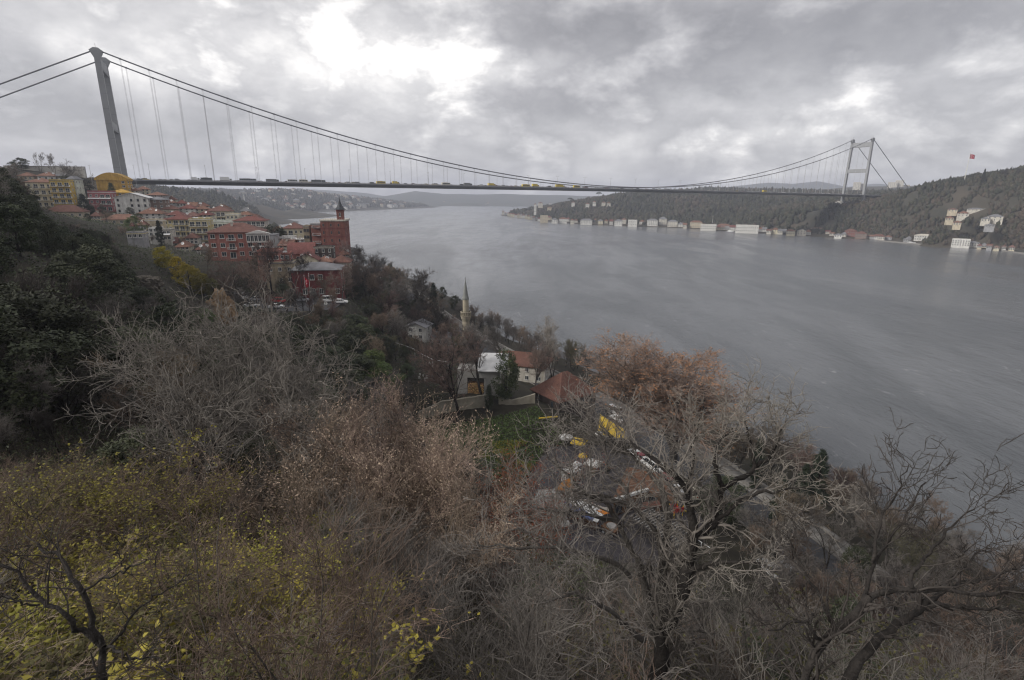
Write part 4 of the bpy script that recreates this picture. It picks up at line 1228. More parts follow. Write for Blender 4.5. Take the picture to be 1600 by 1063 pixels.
# terrace wall and masts on the hilltop
tz = at(70, 262, 352)
mb = MB(); mb.box(-24, -0.6, -6, 24, 0.6, 3.6, M_conc); mb.box(-24, -0.7, 3.6, 24, 0.7, 3.9, M_quay)
t = thing('terrace_wall', 'long grey terrace wall along the top of the left hill', 'wall', (tz[0], tz[1], tz[2] - 3.0), 0.10, me=mb.mesh('terrace_wall'))
for px, py, Y, hh, lab in ((139, 258, 335, 13, 'thin bare mast on the ridge left of the mustard building'), (208, 258, 420, 10, 'lamp mast between the left bridge tower and the first hanger')):
    p = at(px, py, Y); g = H1(p[0], p[1]); mb = MB(); mb.lathe([(0.18, g - p[2] - 1), (0.07, 0)], M_lampst, 6); mb.box(-0.8, -0.1, -0.2, 0.8, 0.1, -0.05, M_lampst)
    thing('lamp_mast', lab, 'mast', tuple(p), 0, me=mb.mesh('lamp_mast'))

# ------------------------------------------------------------------ mosque by the shore
def minaret():
    Y = 166.0; zc = lambda py: at(727, py, Y)[2]
    p = at(728, 500, Y); g = 3.5
    t = thing('minaret', 'slender pale stone minaret with balcony and pointed grey cap by the shore', 'minaret', (p[0], p[1], g), 0)
    z = lambda py: zc(py) - g
    mst = mat('minaret_stone', (0.30, 0.265, 0.20), 0.9, 0.2, 0.8, 0.2); cap = mat('minaret_cap', (0.17, 0.175, 0.165), 0.6, 0.15, 1)
    mb = MB(); mb.lathe([(1.9, -2), (1.9, 4.5), (1.25, 6.5), (1.15, z(502))], mst, 12); obj('shaft', mb.mesh('shaft'), t)
    mb = MB(); mb.lathe([(1.15, z(502)), (1.5, z(498)), (1.75, z(494)), (1.75, z(493.5))], mst, 12); bo = obj('balcony', mb.mesh('balcony'), t)
    mb = MB()
    for i in range(16):
        q = 2 * PI * i / 16; mb.box(1.65 * math.cos(q) - 0.09, 1.65 * math.sin(q) - 0.09, z(493.5), 1.65 * math.cos(q) + 0.09, 1.65 * math.sin(q) + 0.09, z(488), mst)
    mb.lathe([(1.78, z(488)), (1.78, z(487)), (1.5, z(487)), (1.5, z(488))], mst, 16); obj('railing', mb.mesh('railing'), bo)
    mb = MB(); mb.lathe([(0.98, z(493.5)), (0.95, z(467))], mst, 12); obj('upper_shaft', mb.mesh('upper_shaft'), t)
    mb = MB(); mb.lathe([(1.12, z(468)), (1.12, z(466)), (0.85, z(462)), (0.1, z(438)), (0.05, z(433))], cap, 12); obj('cap', mb.mesh('cap'), t)


minaret()


def low_house(name, label, px, py, Y, w, d, rot, wallk, roof, zeh, cat='house', **kw):
    p = at(px, py, Y); g = H1(p[0], p[1])
    return house(name, label, (p[0], p[1]), g, g + zeh, w, d, rot, wallk, roof, kw.pop('storeys', 1), kw.pop('cols', 3), cat=cat, **kw)


# the big tiled house by the coast road
def tiled_house():
    E = 9.4
    p0 = atz(874, 630, E); p1 = atz(936, 612, E); p2 = atz(818, 611, E)
    c = (p1 + p2) / 2; ang = math.atan2(p1[1] - p0[1], p1[0] - p0[0])
    w = np.linalg.norm((p1 - p0)[:2]) - 1.1; d = max(9.0, min(14.5, np.linalg.norm((p2 - p0)[:2]) - 1.1))
    ca, sa = math.cos(ang), math.sin(ang)
    cx = p0[0] + ca * (w + 1.1) / 2 - sa * (d + 1.1) / 2; cy = p0[1] + sa * (w + 1.1) / 2 + ca * (d + 1.1) / 2
    t = house('tiled_house', 'dark timber house with big rust red hip roof behind the yellow awnings', (cx, cy), 3.0, E, w, d, ang, 'darkwood', ('hip', 'rust', 5.0), 2, 4, ww=1.0, wh=1.5, fm=M_dframe, cat='house')
    return t


tiled_house()
low_house('house', 'pale house under a long dusky red roof behind the bare trees by the shore', 812, 560, 152, 18, 10, -0.28, 'offwhite', ('hip', 'rust', 2.8), 5.0, storeys=2, cols=5)
low_house('house', 'small white house with dark gable roof among trees below the zigzag handrail', 655, 530, 172, 7, 6, -0.2, 'white', ('gable_front', 'grey', 1.6), 4.6, storeys=2, cols=2)
low_house('house', 'low white outbuilding left of the minaret seen through branches', 690, 522, 175, 9, 6, -0.2, 'white', ('hip', 'grey', 1.5), 3.2, cols=3)

# shed with white roof and firewood, retaining wall
def shed_and_wall():
    p = at(742, 622, 119.5); g = H1(p[0], p[1])
    zt = at(742, 578, 120)[2]
    t = thing('shed', 'grey concrete shed with a white sheet roof above the long wall', 'shed', (p[0] + 0.8, p[1] + 2.6, g), -0.05)
    h = zt - g; mb = MB()
    mb.box(-5.0, -1.8, -3, -2.6, 2.5, h, M_conc); mb.box(1.5, -1.8, -3, 5.4, 2.5, h - 0.6, M_conc); mb.box(-2.6, 0.6, -3, 1.5, 2.5, h, M_conc); mb.box(-2.6, -1.8, h - 2.2, 1.5, 0.6, h, M_conc)
    obj('wall', mb.mesh('wall'), t)
    mb = MB(); mb.prism([(-2.6, 0.0), (5.0, 2.4), (5.0, 2.55), (-2.6, 0.15)], -0.2, 7.2, ROOF['white'], 'x'); obj('roof', mb.mesh('roof'), t, (0, 0, h - 0.3))
    # firewood: every log end its own piece
    lw = mat('log_bark', (0.20, 0.115, 0.06), 0.9, 0.2, 3); le = mat('log_end', (0.52, 0.33, 0.15), 0.85, 0.25, 2, objvar=0.25)
    st = thing('firewood_stack', 'stack of yellow brown firewood logs under the shed opening', 'firewood', (p[0] + 0.3, p[1] + 1.6, g), -0.05)
    lm = MB(); n = 9
    lm.add([(0.19 * math.cos(2 * PI * i / n), y, 0.19 * math.sin(2 * PI * i / n)) for y in (-0.9, 0.9) for i in range(n)], [(i, (i + 1) % n, n + (i + 1) % n, n + i) for i in range(n)], lw)
    lm.add([(0.19 * math.cos(2 * PI * i / n), -0.9, 0.19 * math.sin(2 * PI * i / n)) for i in range(n)], [tuple(range(n))], le)
    lme = lm.mesh('log'); rr = random.Random(5)
    for r in range(8):
        for q in range(10 - (r > 6) * 3):
            s_ = rr.uniform(0.75, 1.08)
            obj('log', lme, st, (-1.9 + q * 0.39 + (r % 2) * 0.19, rr.uniform(-0.25, 0.1), 0.2 + r * 0.335), 0, (s_, 1, s_))
    # retaining wall in two runs
    ms = mat('rubble_wall', (0.25, 0.225, 0.175), 0.95, 0.35, 0.8, 0.8, col2=(0.34, 0.31, 0.25), bscale=2.2, coords='World')
    for lab, pts in (('long rough stone retaining wall along the top of the green field', ((654, 655, 645, 113.0), (690, 652, 628, 114.5), (735, 645, 622, 115.5), (764, 640, 617, 116.2))),
                     ('pale stone wall left of the tiled house, right run along the field', ((779, 632, 621, 117.2), (800, 634, 626, 117.0), (836, 628, 616, 116.0)))):
        mb = MB(); P = [(at(x, yb, Y), at(x, yt, Y)) for x, yb, yt, Y in pts]
        o0 = P[0][0]
        for (b0, t0), (b1, t1) in zip(P[:-1], P[1:]):
            n = 6
            for k in range(n):
                u0, u1 = k / n, (k + 1) / n
                xa, xb = b0[0] + (b1[0] - b0[0]) * u0, b0[0] + (b1[0] - b0[0]) * u1; ya, yb_ = b0[1] + (b1[1] - b0[1]) * u0, b0[1] + (b1[1] - b0[1]) * u1
                za, zb_ = t0[2] + (t1[2] - t0[2]) * u0, t0[2] + (t1[2] - t0[2]) * u1
                jig = [rr.uniform(-0.08, 0.08) for _ in range(2)]
                vs = [(xa, ya, 2), (xb, yb_, 2), (xb, yb_ + 0.7, 2), (xa, ya + 0.7, 2), (xa, ya, za + jig[0]), (xb, yb_, zb_ + jig[0]), (xb, yb_ + 0.7, zb_ + jig[0]), (xa, ya + 0.7, za + jig[0])]
                mb.add([(v[0] - o0[0], v[1] - o0[1] + jig[1], v[2] - o0[2]) for v in vs], [(3, 2, 1, 0), (4, 5, 6, 7), (0, 1, 5, 4), (1, 2, 6, 5), (2, 3, 7, 6), (3, 0, 4, 7)], ms)
        thing('retaining_wall', lab, 'wall', tuple(o0), me=mb.mesh('retaining_wall'))


shed_and_wall()
# ------------------------------------------------------------------ vegetation: growing branches
def _nrm(v):
    return v / np.maximum(np.linalg.norm(v, axis=-1, keepdims=True), 1e-9)


def tubes(P, R, sides, ridge=None):
    """P (n,k,3) R (n,k) -> verts, quads"""
    n, k, _ = P.shape
    T = np.gradient(P, axis=1); T = _nrm(T)
    mean = _nrm(P[:, -1] - P[:, 0])
    ref = np.where(np.abs(mean[:, 2:3]) < 0.8, np.array([[0, 0, 1.0]]), np.array([[1.0, 0, 0]]))
    U = _nrm(np.cross(T, ref[:, None, :])); Wv = np.cross(T, U)
    a = np.arange(sides) * 2 * PI / sides
    V = P[:, :, None, :] + R[:, :, None, None] * (U[:, :, None, :] * np.cos(a)[None, None, :, None] + Wv[:, :, None, :] * np.sin(a)[None, None, :, None])
    base = (np.arange(n) * k * sides)[:, None, None]; kk = (np.arange(k - 1) * sides)[None, :, None]; s = np.arange(sides)[None, None, :]; s2 = (s + 1) % sides
    b = base + kk
    F = np.stack([b + s, b + s2, b + s2 + sides, b + s + sides], -1).reshape(-1, 4)
    return V.reshape(-1, 3), F


def spikes(P, R):
    """thin three sided twigs that end in a point: P (n,k,3)"""
    n, k, _ = P.shape
    T = _nrm(np.gradient(P, axis=1)); mean = _nrm(P[:, -1] - P[:, 0])
    ref = np.where(np.abs(mean[:, 2:3]) < 0.8, np.array([[0, 0, 1.0]]), np.array([[1.0, 0, 0]]))
    U = _nrm(np.cross(T, ref[:, None, :])); Wv = np.cross(T, U); a = np.arange(3) * 2 * PI / 3
    ring = P[:, :-1, None, :] + R[:, :-1, None, None] * (U[:, :-1, None, :] * np.cos(a)[None, None, :, None] + Wv[:, :-1, None, :] * np.sin(a)[None, None, :, None])
    m = (k - 1) * 3 + 1
    V = np.concatenate([ring.reshape(n, -1, 3), P[:, -1:, :]], 1)
    b = (np.arange(n) * m)[:, None, None]; kk = (np.arange(k - 2) * 3)[None, :, None]; s = np.arange(3)[None, None, :]; s2 = (s + 1) % 3
    Q = np.stack([b + kk + s, b + kk + s2, b + kk + s2 + 3, b + kk + s + 3], -1).reshape(-1, 4)
    b1 = (np.arange(n) * m)[:, None]; l = (k - 2) * 3; s = np.arange(3)[None]; s2 = (s + 1) % 3
    T3 = np.stack([b1 + l + s, b1 + l + s2, np.broadcast_to(b1 + m - 1, (n, 3))], -1).reshape(-1, 3)
    V = V.reshape(-1, 3)
    return V, Q, T3


def resample(pts, k):
    P = np.array(pts, float); d = np.r_[0, np.cumsum(np.linalg.norm(np.diff(P, axis=0), axis=1))]
    q = np.linspace(0, d[-1], k)
    return np.stack([np.interp(q, d, P[:, i]) for i in range(3)], 1)


def grow(rg, P, R, M, t0=0.2, t1=1.0, ang=(30, 65), lenf=0.55, lmin=0.0, K=5, wig=0.25, up=0.15, rf=0.6, tip=0.25, out=None, taper=0.55, fixlen=None):
    n, k, _ = P.shape
    L = np.linalg.norm(np.diff(P, axis=1), axis=2).sum(1)
    idx = rg.choice(n, M, p=L / L.sum()); t = t0 + (t1 - t0) * rg.random(M) ** 0.85
    f = t * (k - 1); i0 = np.minimum(f.astype(int), k - 2); fr = f - i0
    st = P[idx, i0] * (1 - fr)[:, None] + P[idx, i0 + 1] * fr[:, None]
    tan = _nrm(P[idx, i0 + 1] - P[idx, i0]); r0 = R[idx, i0] * (1 - fr) + R[idx, i0 + 1] * fr
    rd = rg.normal(size=(M, 3)); perp = _nrm(rd - (rd * tan).sum(1, keepdims=True) * tan)
    if out is not None:
        perp = _nrm(perp + out * _nrm((st - P[:, 0].mean(0)) * np.array([1, 1, 0.15])))
    th = np.radians(rg.uniform(ang[0], ang[1], M))[:, None]
    d = _nrm(tan * np.cos(th) + perp * np.sin(th) + np.array([0, 0, up]))
    ln = L[idx] * lenf * (1 - taper * t) * rg.uniform(0.6, 1.25, M) if fixlen is None else rg.uniform(fixlen[0], fixlen[1], M)
    ln = np.maximum(ln, lmin)
    Q = np.empty((M, K, 3)); Q[:, 0] = st; dd = d.copy()
    for j in range(1, K):
        dd = _nrm(dd + rg.normal(size=(M, 3)) * wig + np.array([0, 0, up * 0.35]))
        Q[:, j] = Q[:, j - 1] + dd * (ln / (K - 1))[:, None]
    rb = r0 * rf * rg.uniform(0.7, 1.05, M)
    RR = rb[:, None] * np.linspace(1, tip, K)[None]
    return Q, RR


def leaves_at(rg, C0, size, jitter, flat=0.4, ratio=0.55):
    """folded four cornered leaves, two triangles each"""
    n = len(C0); c = C0 + rg.normal(size=(n, 3)) * jitter
    a = _nrm(rg.normal(size=(n, 3)) * np.array([1, 1, 0.7])); b = _nrm(np.cross(a, rg.normal(size=(n, 3)) * flat + np.array([0, 0, 1.0])))
    nn = np.cross(a, b); s = size * rg.uniform(0.6, 1.3, n)[:, None]
    V = np.stack([c, c + a * s * 0.5 + b * s * ratio * 0.5 + nn * s * 0.12, c + a * s, c + a * s * 0.5 - b * s * ratio * 0.5 + nn * s * 0.12], 1).reshape(-1, 3)
    i = np.arange(n) * 4
    F = np.concatenate([np.stack([i, i + 1, i + 2], 1), np.stack([i, i + 2, i + 3], 1)])
    return V, F


def along(rg, P, n, t0=0.0):
    m, k, _ = P.shape; idx = rg.integers(0, m, n); f = (t0 + (1 - t0) * rg.random(n)) * (k - 1); i0 = np.minimum(f.astype(int), k - 2); fr = (f - i0)[:, None]
    return P[idx, i0] * (1 - fr) + P[idx, i0 + 1] * fr


def veg(name, c1, c2, rough=0.8, scale=2.0, objvar=0.34, spec=0.15):
    return mat(name, c1, rough, 0.3, scale, 0, objvar, spec, 3, col2=c2)


BARK = veg('bark_grey', (0.050, 0.045, 0.040), (0.105, 0.095, 0.085), 0.95)
BARKD = veg('bark_dark', (0.016, 0.014, 0.013), (0.042, 0.036, 0.032), 0.95)
TWIG = {'grey': veg('twigs_grey', (0.115, 0.103, 0.093), (0.215, 0.195, 0.176), 0.9), 'brown': veg('twigs_brown', (0.120, 0.089, 0.068), (0.225, 0.17, 0.132), 0.9), 'rose': veg('twigs_rose', (0.115, 0.078, 0.068), (0.195, 0.14, 0.12), 0.9),
        'dark': veg('twigs_dark', (0.040, 0.034, 0.031), (0.080, 0.070, 0.064), 0.9), 'pale': veg('twigs_pale', (0.15, 0.135, 0.118), (0.27, 0.245, 0.215), 0.9), 'tan': veg('twigs_tan', (0.23, 0.175, 0.138), (0.40, 0.31, 0.25), 0.9), 'olive': veg('twigs_olive', (0.075, 0.070, 0.042), (0.13, 0.12, 0.075), 0.9)}
LEAF = {'dark': veg('leaves_dark', (0.020, 0.026, 0.012), (0.066, 0.074, 0.036), 0.65, 0.5, 0.3, 0.3), 'green': veg('leaves_green', (0.045, 0.068, 0.018), (0.105, 0.145, 0.040), 0.65, 0.5, 0.2, 0.3), 'ivy': veg('leaves_ivy', (0.022, 0.032, 0.013), (0.070, 0.088, 0.034), 0.55, 0.6, 0.3, 0.3),
        'yellow': veg('leaves_yellow', (0.24, 0.19, 0.024), (0.46, 0.37, 0.05), 0.7, 0.8), 'lime': veg('leaves_lime', (0.13, 0.122, 0.022), (0.30, 0.268, 0.05), 0.7, 1.5), 'orange': veg('leaves_orange', (0.30, 0.155, 0.075), (0.47, 0.26, 0.13), 0.75, 0.6), 'tan': veg('leaves_tan', (0.25, 0.18, 0.135), (0.42, 0.32, 0.25), 0.8, 1.0),
        'cypress': veg('leaves_cypress', (0.014, 0.020, 0.014), (0.040, 0.050, 0.030), 0.7, 0.7, 0.2), 'olive': veg('leaves_olive', (0.068, 0.066, 0.026), (0.145, 0.135, 0.055), 0.7, 0.7), 'russet': veg('leaves_russet', (0.16, 0.05, 0.02), (0.30, 0.10, 0.04), 0.75, 1.0)}


def bare_model(seed, h=10.0, spread=0.55, n1=10, n2=60, n3=420, n4=2200, r0=0.22, up=0.2, lean=0.0, multi=1, tw=0.016, t0=0.3, wig=0.22):
    """-> trunk mesh, limbs mesh, crown mesh"""
    rg = np.random.default_rng(seed); TP = []; TR = []
    for q in range(multi):
        a = rg.uniform(0, 2 * PI); ln = lean if multi == 1 else 0.28
        pts = [(0, 0, -1.2), (0.05, 0, 0)]
        p = np.array([0.0, 0, 0]); d = _nrm(np.array([math.cos(a) * ln, math.sin(a) * ln, 1.0]))
        for j in range(6):
            d = _nrm(d + rg.normal(size=3) * 0.11 + np.array([0, 0, 0.08])); p = p + d * h * 0.72 / 6; pts.append(tuple(p))
        TP.append(resample(pts, 9)); TR.append(np.linspace(r0, r0 * 0.25, 9) * (1 if multi == 1 else 0.7))
    P0 = np.array(TP); R0 = np.array(TR)
    P1, R1 = grow(rg, P0, R0, n1 * multi, t0, 1.0, (28, 58), spread, 0, 6, 0.16, up, 0.6, 0.3, out=0.5, taper=0.35)
    PL = np.concatenate([resample(p, 6)[None] for p in P0] + [P1]); RL = np.concatenate([np.interp(np.linspace(0, 1, 6), np.linspace(0, 1, 9), r)[None] for r in R0] + [R1])
    P2, R2 = grow(rg, P1, R1, n2 * multi, 0.25, 1.0, (25, 60), 0.55, 0.4, 5, wig, up * 0.8, 0.6, 0.35)
    P3, R3 = grow(rg, np.concatenate([P2, P2, P1[:, [0, 1, 2, 4, 5]]]), np.concatenate([R2, R2, R1[:, [0, 1, 2, 4, 5]]]), n3 * multi, 0.2, 1.0, (25, 62), 0.55, 0.35, 4, wig, up * 0.6, 0.6, 0.4)
    P4, R4 = grow(rg, np.concatenate([P3, P2[:, [0, 1, 3, 4]]]), np.concatenate([R3, R2[:, [0, 1, 3, 4]]]), n4 * multi, 0.15, 1.0, (22, 65), 0.6, 0.4, 4, wig, up * 0.5, 0.6, 0.4)
    R3 = np.maximum(R3, tw * 1.1); R4 = np.maximum(R4 * 0 + tw, 0) * np.linspace(1, 0.55, 4)[None]
    tv = tubes(P0, R0, 8); lv = tubes(P1, R1, 6); bv = tubes(P2, R2, 4); cv = tubes(P3, R3, 3); sv = spikes(P4, R4)
    tm = np_mesh('trunk', [(tv[0], tv[1], 0)], [BARK], True)
    lm = np_mesh('limbs', [(lv[0], lv[1], 0), (bv[0], bv[1], 0)], [BARK], True)
    cm = np_mesh('crown', [(cv[0], cv[1], 0), (sv[0], [sv[1], sv[2]], 0)], [TWIG['grey']])
    return tm, lm, cm, (P3, P4)


BARE = [bare_model(11, 10, 0.80, 14, 90, 560, 2700, up=0.22), bare_model(12, 10, 0.85, 12, 80, 560, 2700, lean=0.15, up=0.12), bare_model(13, 10, 0.66, 16, 90, 560, 2700, up=0.35),
        bare_model(14, 10, 0.75, 7, 40, 270, 1300, multi=2, up=0.25, r0=0.2), bare_model(15, 10, 0.95, 13, 90, 560, 2700, up=0.05, t0=0.22)]
BARE_H = 10.0


def model_h(me):
    n = len(me.vertices); a = np.empty(n * 3, np.float32); me.vertices.foreach_get('co', a); return float(a[2::3].max())


BARE_TOP = [model_h(b[2]) for b in BARE]


def leafy_model(seed, h=8.0, w=5.0, nclump=60, per=120, leaf=0.32, mt=None, bottom=0.12, shape='round', r0=0.18, csize=0.9):
    rg = np.random.default_rng(seed)
    P0 = resample([(0, 0, -1), (rg.normal() * 0.1, rg.normal() * 0.1, h * 0.3), (rg.normal() * 0.3, rg.normal() * 0.3, h * 0.8)], 7)[None]; R0 = np.linspace(r0, r0 * 0.3, 7)[None]
    P1, R1 = grow(rg, P0, R0, 9, 0.2, 1, (35, 70), 0.42, 0, 5, 0.15, 0.25, 0.5, 0.3)
    t = rg.random(nclump); a = rg.uniform(0, 2 * PI, nclump)
    zc = bottom * h + (h - bottom * h) * t
    if shape == 'round':
        prof = np.sin(PI * np.clip(0.12 + 0.86 * t, 0, 1)) ** 0.65
    elif shape == 'spindle':
        prof = np.minimum(1, (1 - t) * 2.2) ** 0.8 * (0.6 + 0.4 * np.minimum(1, t * 5))
    else:  # cone
        prof = (1 - t) ** 0.85 + 0.05
    rr = w / 2 * prof * np.sqrt(rg.uniform(0.35, 1.0, nclump)) * rg.uniform(0.75, 1.12, nclump)
    Cc = np.stack([rr * np.cos(a), rr * np.sin(a), zc], 1)
    cs = csize * rg.uniform(0.6, 1.25, nclump)
    off = _nrm(rg.normal(size=(nclump, per, 3))) * (rg.random((nclump, per, 1)) ** 0.4) * cs[:, None, None] * np.array([1, 1, 0.75])
    V, F = leaves_at(rg, (Cc[:, None] + off).reshape(-1, 3), leaf, 0.03)
    tv = tubes(P0, R0, 7); lv = tubes(P1, R1, 5)
    return np_mesh('trunk', [(tv[0], tv[1], 0), (lv[0], lv[1], 0)], [BARKD], True), np_mesh('crown', [(V, F, 0)], [mt or LEAF['dark']])


LEAFY = [leafy_model(21, 8, 7.0, 80, 120, 0.30), leafy_model(22, 8, 6.0, 70, 120, 0.32, csize=1.0), leafy_model(23, 8, 8.5, 95, 110, 0.28, bottom=0.05), leafy_model(24, 8, 5.2, 60, 120, 0.34)]
CYP = leafy_model(31, 12, 3.0, 90, 120, 0.30, LEAF['cypress'], 0.04, 'spindle', csize=0.6)
CONI = leafy_model(32, 10, 6.0, 110, 90, 0.30, LEAF['cypress'], 0.1, 'cone', csize=0.7)


def tree(parts, label, x, y, z, h, top, wid=1.0, mats=(None, None, None), group=None, name='bare_tree', cat='tree', rz=None):
    s = h / top
    t = thing(name, label, cat, (x, y, z), random.uniform(0, 2 * PI) if rz is None else rz, group, scale=(s * wid, s * wid, s))
    for nm, me, mt in zip(('trunk', 'limbs', 'crown') if len(parts) == 3 else ('trunk', 'crown'), parts, mats):
        o = obj(nm, me, t)
        if mt is not None:
            recolor(o, mt)
    return t


def bare(px, ptop, Y, tw='grey', label=None, v=None, wid=1.0, group=None, bark=None, hmax=99, name='bare_tree', zbase=None):
    p = at(px, ptop, Y); g = H1(p[0], p[1]) if zbase is None else zbase
    h = min(hmax, max(2.0, p[2] - g)); v = random.randrange(len(BARE)) if v is None else v
    b = BARE[v]
    return tree(b[:3], label, p[0], p[1], g, h, BARE_TOP[v], wid, (bark, bark, TWIG[tw]), group, name)


def leafy(px, ptop, Y, lf='dark', label=None, v=None, wid=1.0, group=None, parts=None, top=8.6, name='evergreen_tree', hmax=99, cat='tree'):
    p = at(px, ptop, Y); g = H1(p[0], p[1]); h = min(hmax, max(1.6, p[2] - g)); v = random.randrange(len(LEAFY)) if v is None else v
    pp = parts or LEAFY[v]
    return tree(pp, label, p[0], p[1], g, h, top, wid, (None, LEAF[lf]), group, name, cat)


# ---- trees of the shore and the lower village, each where it stands
bare(568, 384, 205, 'dark', 'big dark bare tree right of the crimson building, against the water', 0, 1.25)
bare(545, 398, 195, 'brown', 'brown bare tree hiding the right end of the crimson building', 1, 1.1)
bare(640, 418, 200, 'dark', 'dark bare tree standing out over the water above the handrail', 2, 1.35)
bare(610, 425, 190, 'grey', 'grey bare tree between the two dark bare trees at the water', 1, 1.3)
bare(590, 450, 178, 'olive', 'olive tinged bare tree in front of the big dark bare tree', 4, 1.2)
bare(668, 452, 196, 'brown', 'low brown bare tree left of the minaret', 4, 1.2)
bare(698, 488, 185, 'rose', 'rosy bare tree just left of the minaret balcony', 1, 1.2)
bare(715, 498, 113.5, 'rose', 'rosy bare tree with a dark trunk standing before the retaining wall', 1, 1.05, bark=BARKD)
bare(752, 500, 119, 'grey', 'bare tree with a straight trunk beside the firewood', 2, 1.0, bark=BARKD)
bare(788, 503, 160, 'grey', 'grey round topped bare tree right of the minaret', 0, 1.35)
bare(815, 502, 158, 'grey', 'grey bare tree against the water above the long dusky roof', 4, 0.95)
bare(838, 530, 140, 'rose', 'rosy bare tree in front of the long dusky roof', 1, 1.2)
bare(866, 498, 148, 'pale', 'pale slender twin stemmed tree at the water behind the tiled house', 3, 0.95)
bare(893, 530, 146, 'olive', 'thin olive tree right of the pale twin stemmed tree', 2, 0.8)
bare(905, 590, 134, 'rose', 'small rosy tree behind the right edge of the tiled roof', 1, 0.9)
leafy(791, 540, 118.5, 'ivy', 'ivy covered green tree left of the big tiled roof', 1, 0.62, top=8.6)
leafy(764, 600, 114.5, 'dark', 'small dark ivy clad tree at the gap in the retaining wall', 3, 0.45)
leafy(677, 440, 200, 'cypress', 'narrow dark conifer on the shore left of the minaret', parts=CONI, top=10.6, wid=0.5, name='conifer')
bare(414, 368, 172, 'rose', 'tall rosy bare tree right of the brick red villa base', 2, 1.0, bark=BARKD)
bare(360, 388, 165, 'rose', 'wide rosy bare tree in front of the brick red villa', 4, 1.1)
bare(318, 382, 170, 'brown', 'brown bare tree left of the brick red villa', 0, 1.0)
bare(391, 400, 158, 'brown', 'brown bare tree between the villa and the parked cars', 1, 1.0)
bare(457, 392, 166, 'dark', 'dark forked bare tree before the ochre stone house', 3, 0.8, bark=BARKD)
bare(338, 420, 150, 'rose', 'low rosy tree above the tan rock', 4, 1.0)
bare(436, 425, 165, 'olive', 'olive tree before the old ochre stone house', 1, 0.8)
bare(506, 424, 167, 'brown', 'brown bare tree hiding the middle of the crimson building', 1, 1.0)
bare(530, 408, 169, 'rose', 'rosy bare tree at the right corner of the crimson building', 0, 1.1)
leafy(440, 432, 162, 'dark', 'dark round shrub behind the red jeep', 0, 0.9, hmax=6, name='shrub', cat='shrub')
leafy(252, 384, 152, 'yellow', 'bright yellow leaved tree below the white houses', 0, 1.05, name='yellow_tree')
leafy(292, 412, 142, 'yellow', 'lower yellow leaved tree above the dark evergreens', 2, 1.0, name='yellow_tree', hmax=8)
leafy(330, 432, 140, 'olive', 'olive yellow tree left of the tan rock', 1, 0.8, name='yellow_tree', hmax=7)
leafy(275, 400, 148, 'yellow', 'ochre yellow tree between the bright and the lower yellow trees', 3, 1.0, name='yellow_tree')
leafy(312, 424, 140, 'lime', 'lime yellow bush just left of the tan rock top', 1, 1.1, name='yellow_tree', hmax=7)
leafy(207, 336, 232, 'green', 'round green tree in front of the long orange terrace roof', 2, 0.95, name='round_tree')
leafy(246, 343, 217, 'cypress', 'dark cypress between the two low white houses', parts=CYP, top=12.6, wid=1.0, name='cypress')
leafy(127, 302, 282, 'cypress', 'dark spreading conifer right of the orange yellow apartment block', parts=CONI, top=10.6, wid=1.3, name='conifer')
leafy(140, 318, 285, 'dark', 'dark evergreen at the left side of the crimson house', 1, 0.8)
leafy(112, 322, 280, 'dark', 'dark evergreen at the foot of the orange yellow apartment block', 0, 0.8)
leafy(158, 322, 285, 'dark', 'low dark evergreen below the crimson house', 2, 1.0)
leafy(172, 285, 325, 'ivy', 'ivy green shrub left of the mustard building windows', 3, 0.7, name='shrub', cat='shrub')
leafy(423, 348, 240, 'dark', 'dark evergreen clump beside the grey side wall at the water', 1, 0.9)
leafy(437, 355, 245, 'dark', 'dark evergreen left of the cream house with red hip roof', 3, 0.9)
leafy(240, 330, 285, 'ivy', 'dark green tree right below the brown brick house', 1, 0.8)
bare(56, 236, 338, 'grey', 'thin leaning bare tree on the hilltop terrace', 3, 0.55)
bare(78, 238, 342, 'grey', 'thin upright bare tree on the hilltop terrace', 3, 0.7)
bare(97, 247, 335, 'dark', 'wide dark bare tree at the right end of the hilltop terrace', 4, 1.2)
bare(112, 258, 330, 'grey', 'low bare tree sloping down from the hilltop terrace', 1, 1.2)
bare(135, 270, 335, 'brown', 'brown bare scrub tree above the off white hall', 4, 1.3)
bare(152, 272, 350, 'grey', 'grey scrub tree left of the mustard building', 0, 1.2)
bare(208, 325, 290, 'dark', 'small dark bare tree before the tall plain white house', 1, 0.9)
leafy(30, 246, 345, 'dark', 'dark evergreen behind the hilltop terrace wall', 0, 1.5)
leafy(18, 252, 335, 'ivy', 'ivy green tree at the left end of the hilltop terrace wall', 2, 1.2)
leafy(120, 276, 325, 'dark', 'dark scrub covering the ridge below the bare hilltop trees', 2, 1.8)
leafy(103, 272, 322, 'dark', 'dark evergreen above the slate grey roof', 1, 1.2)


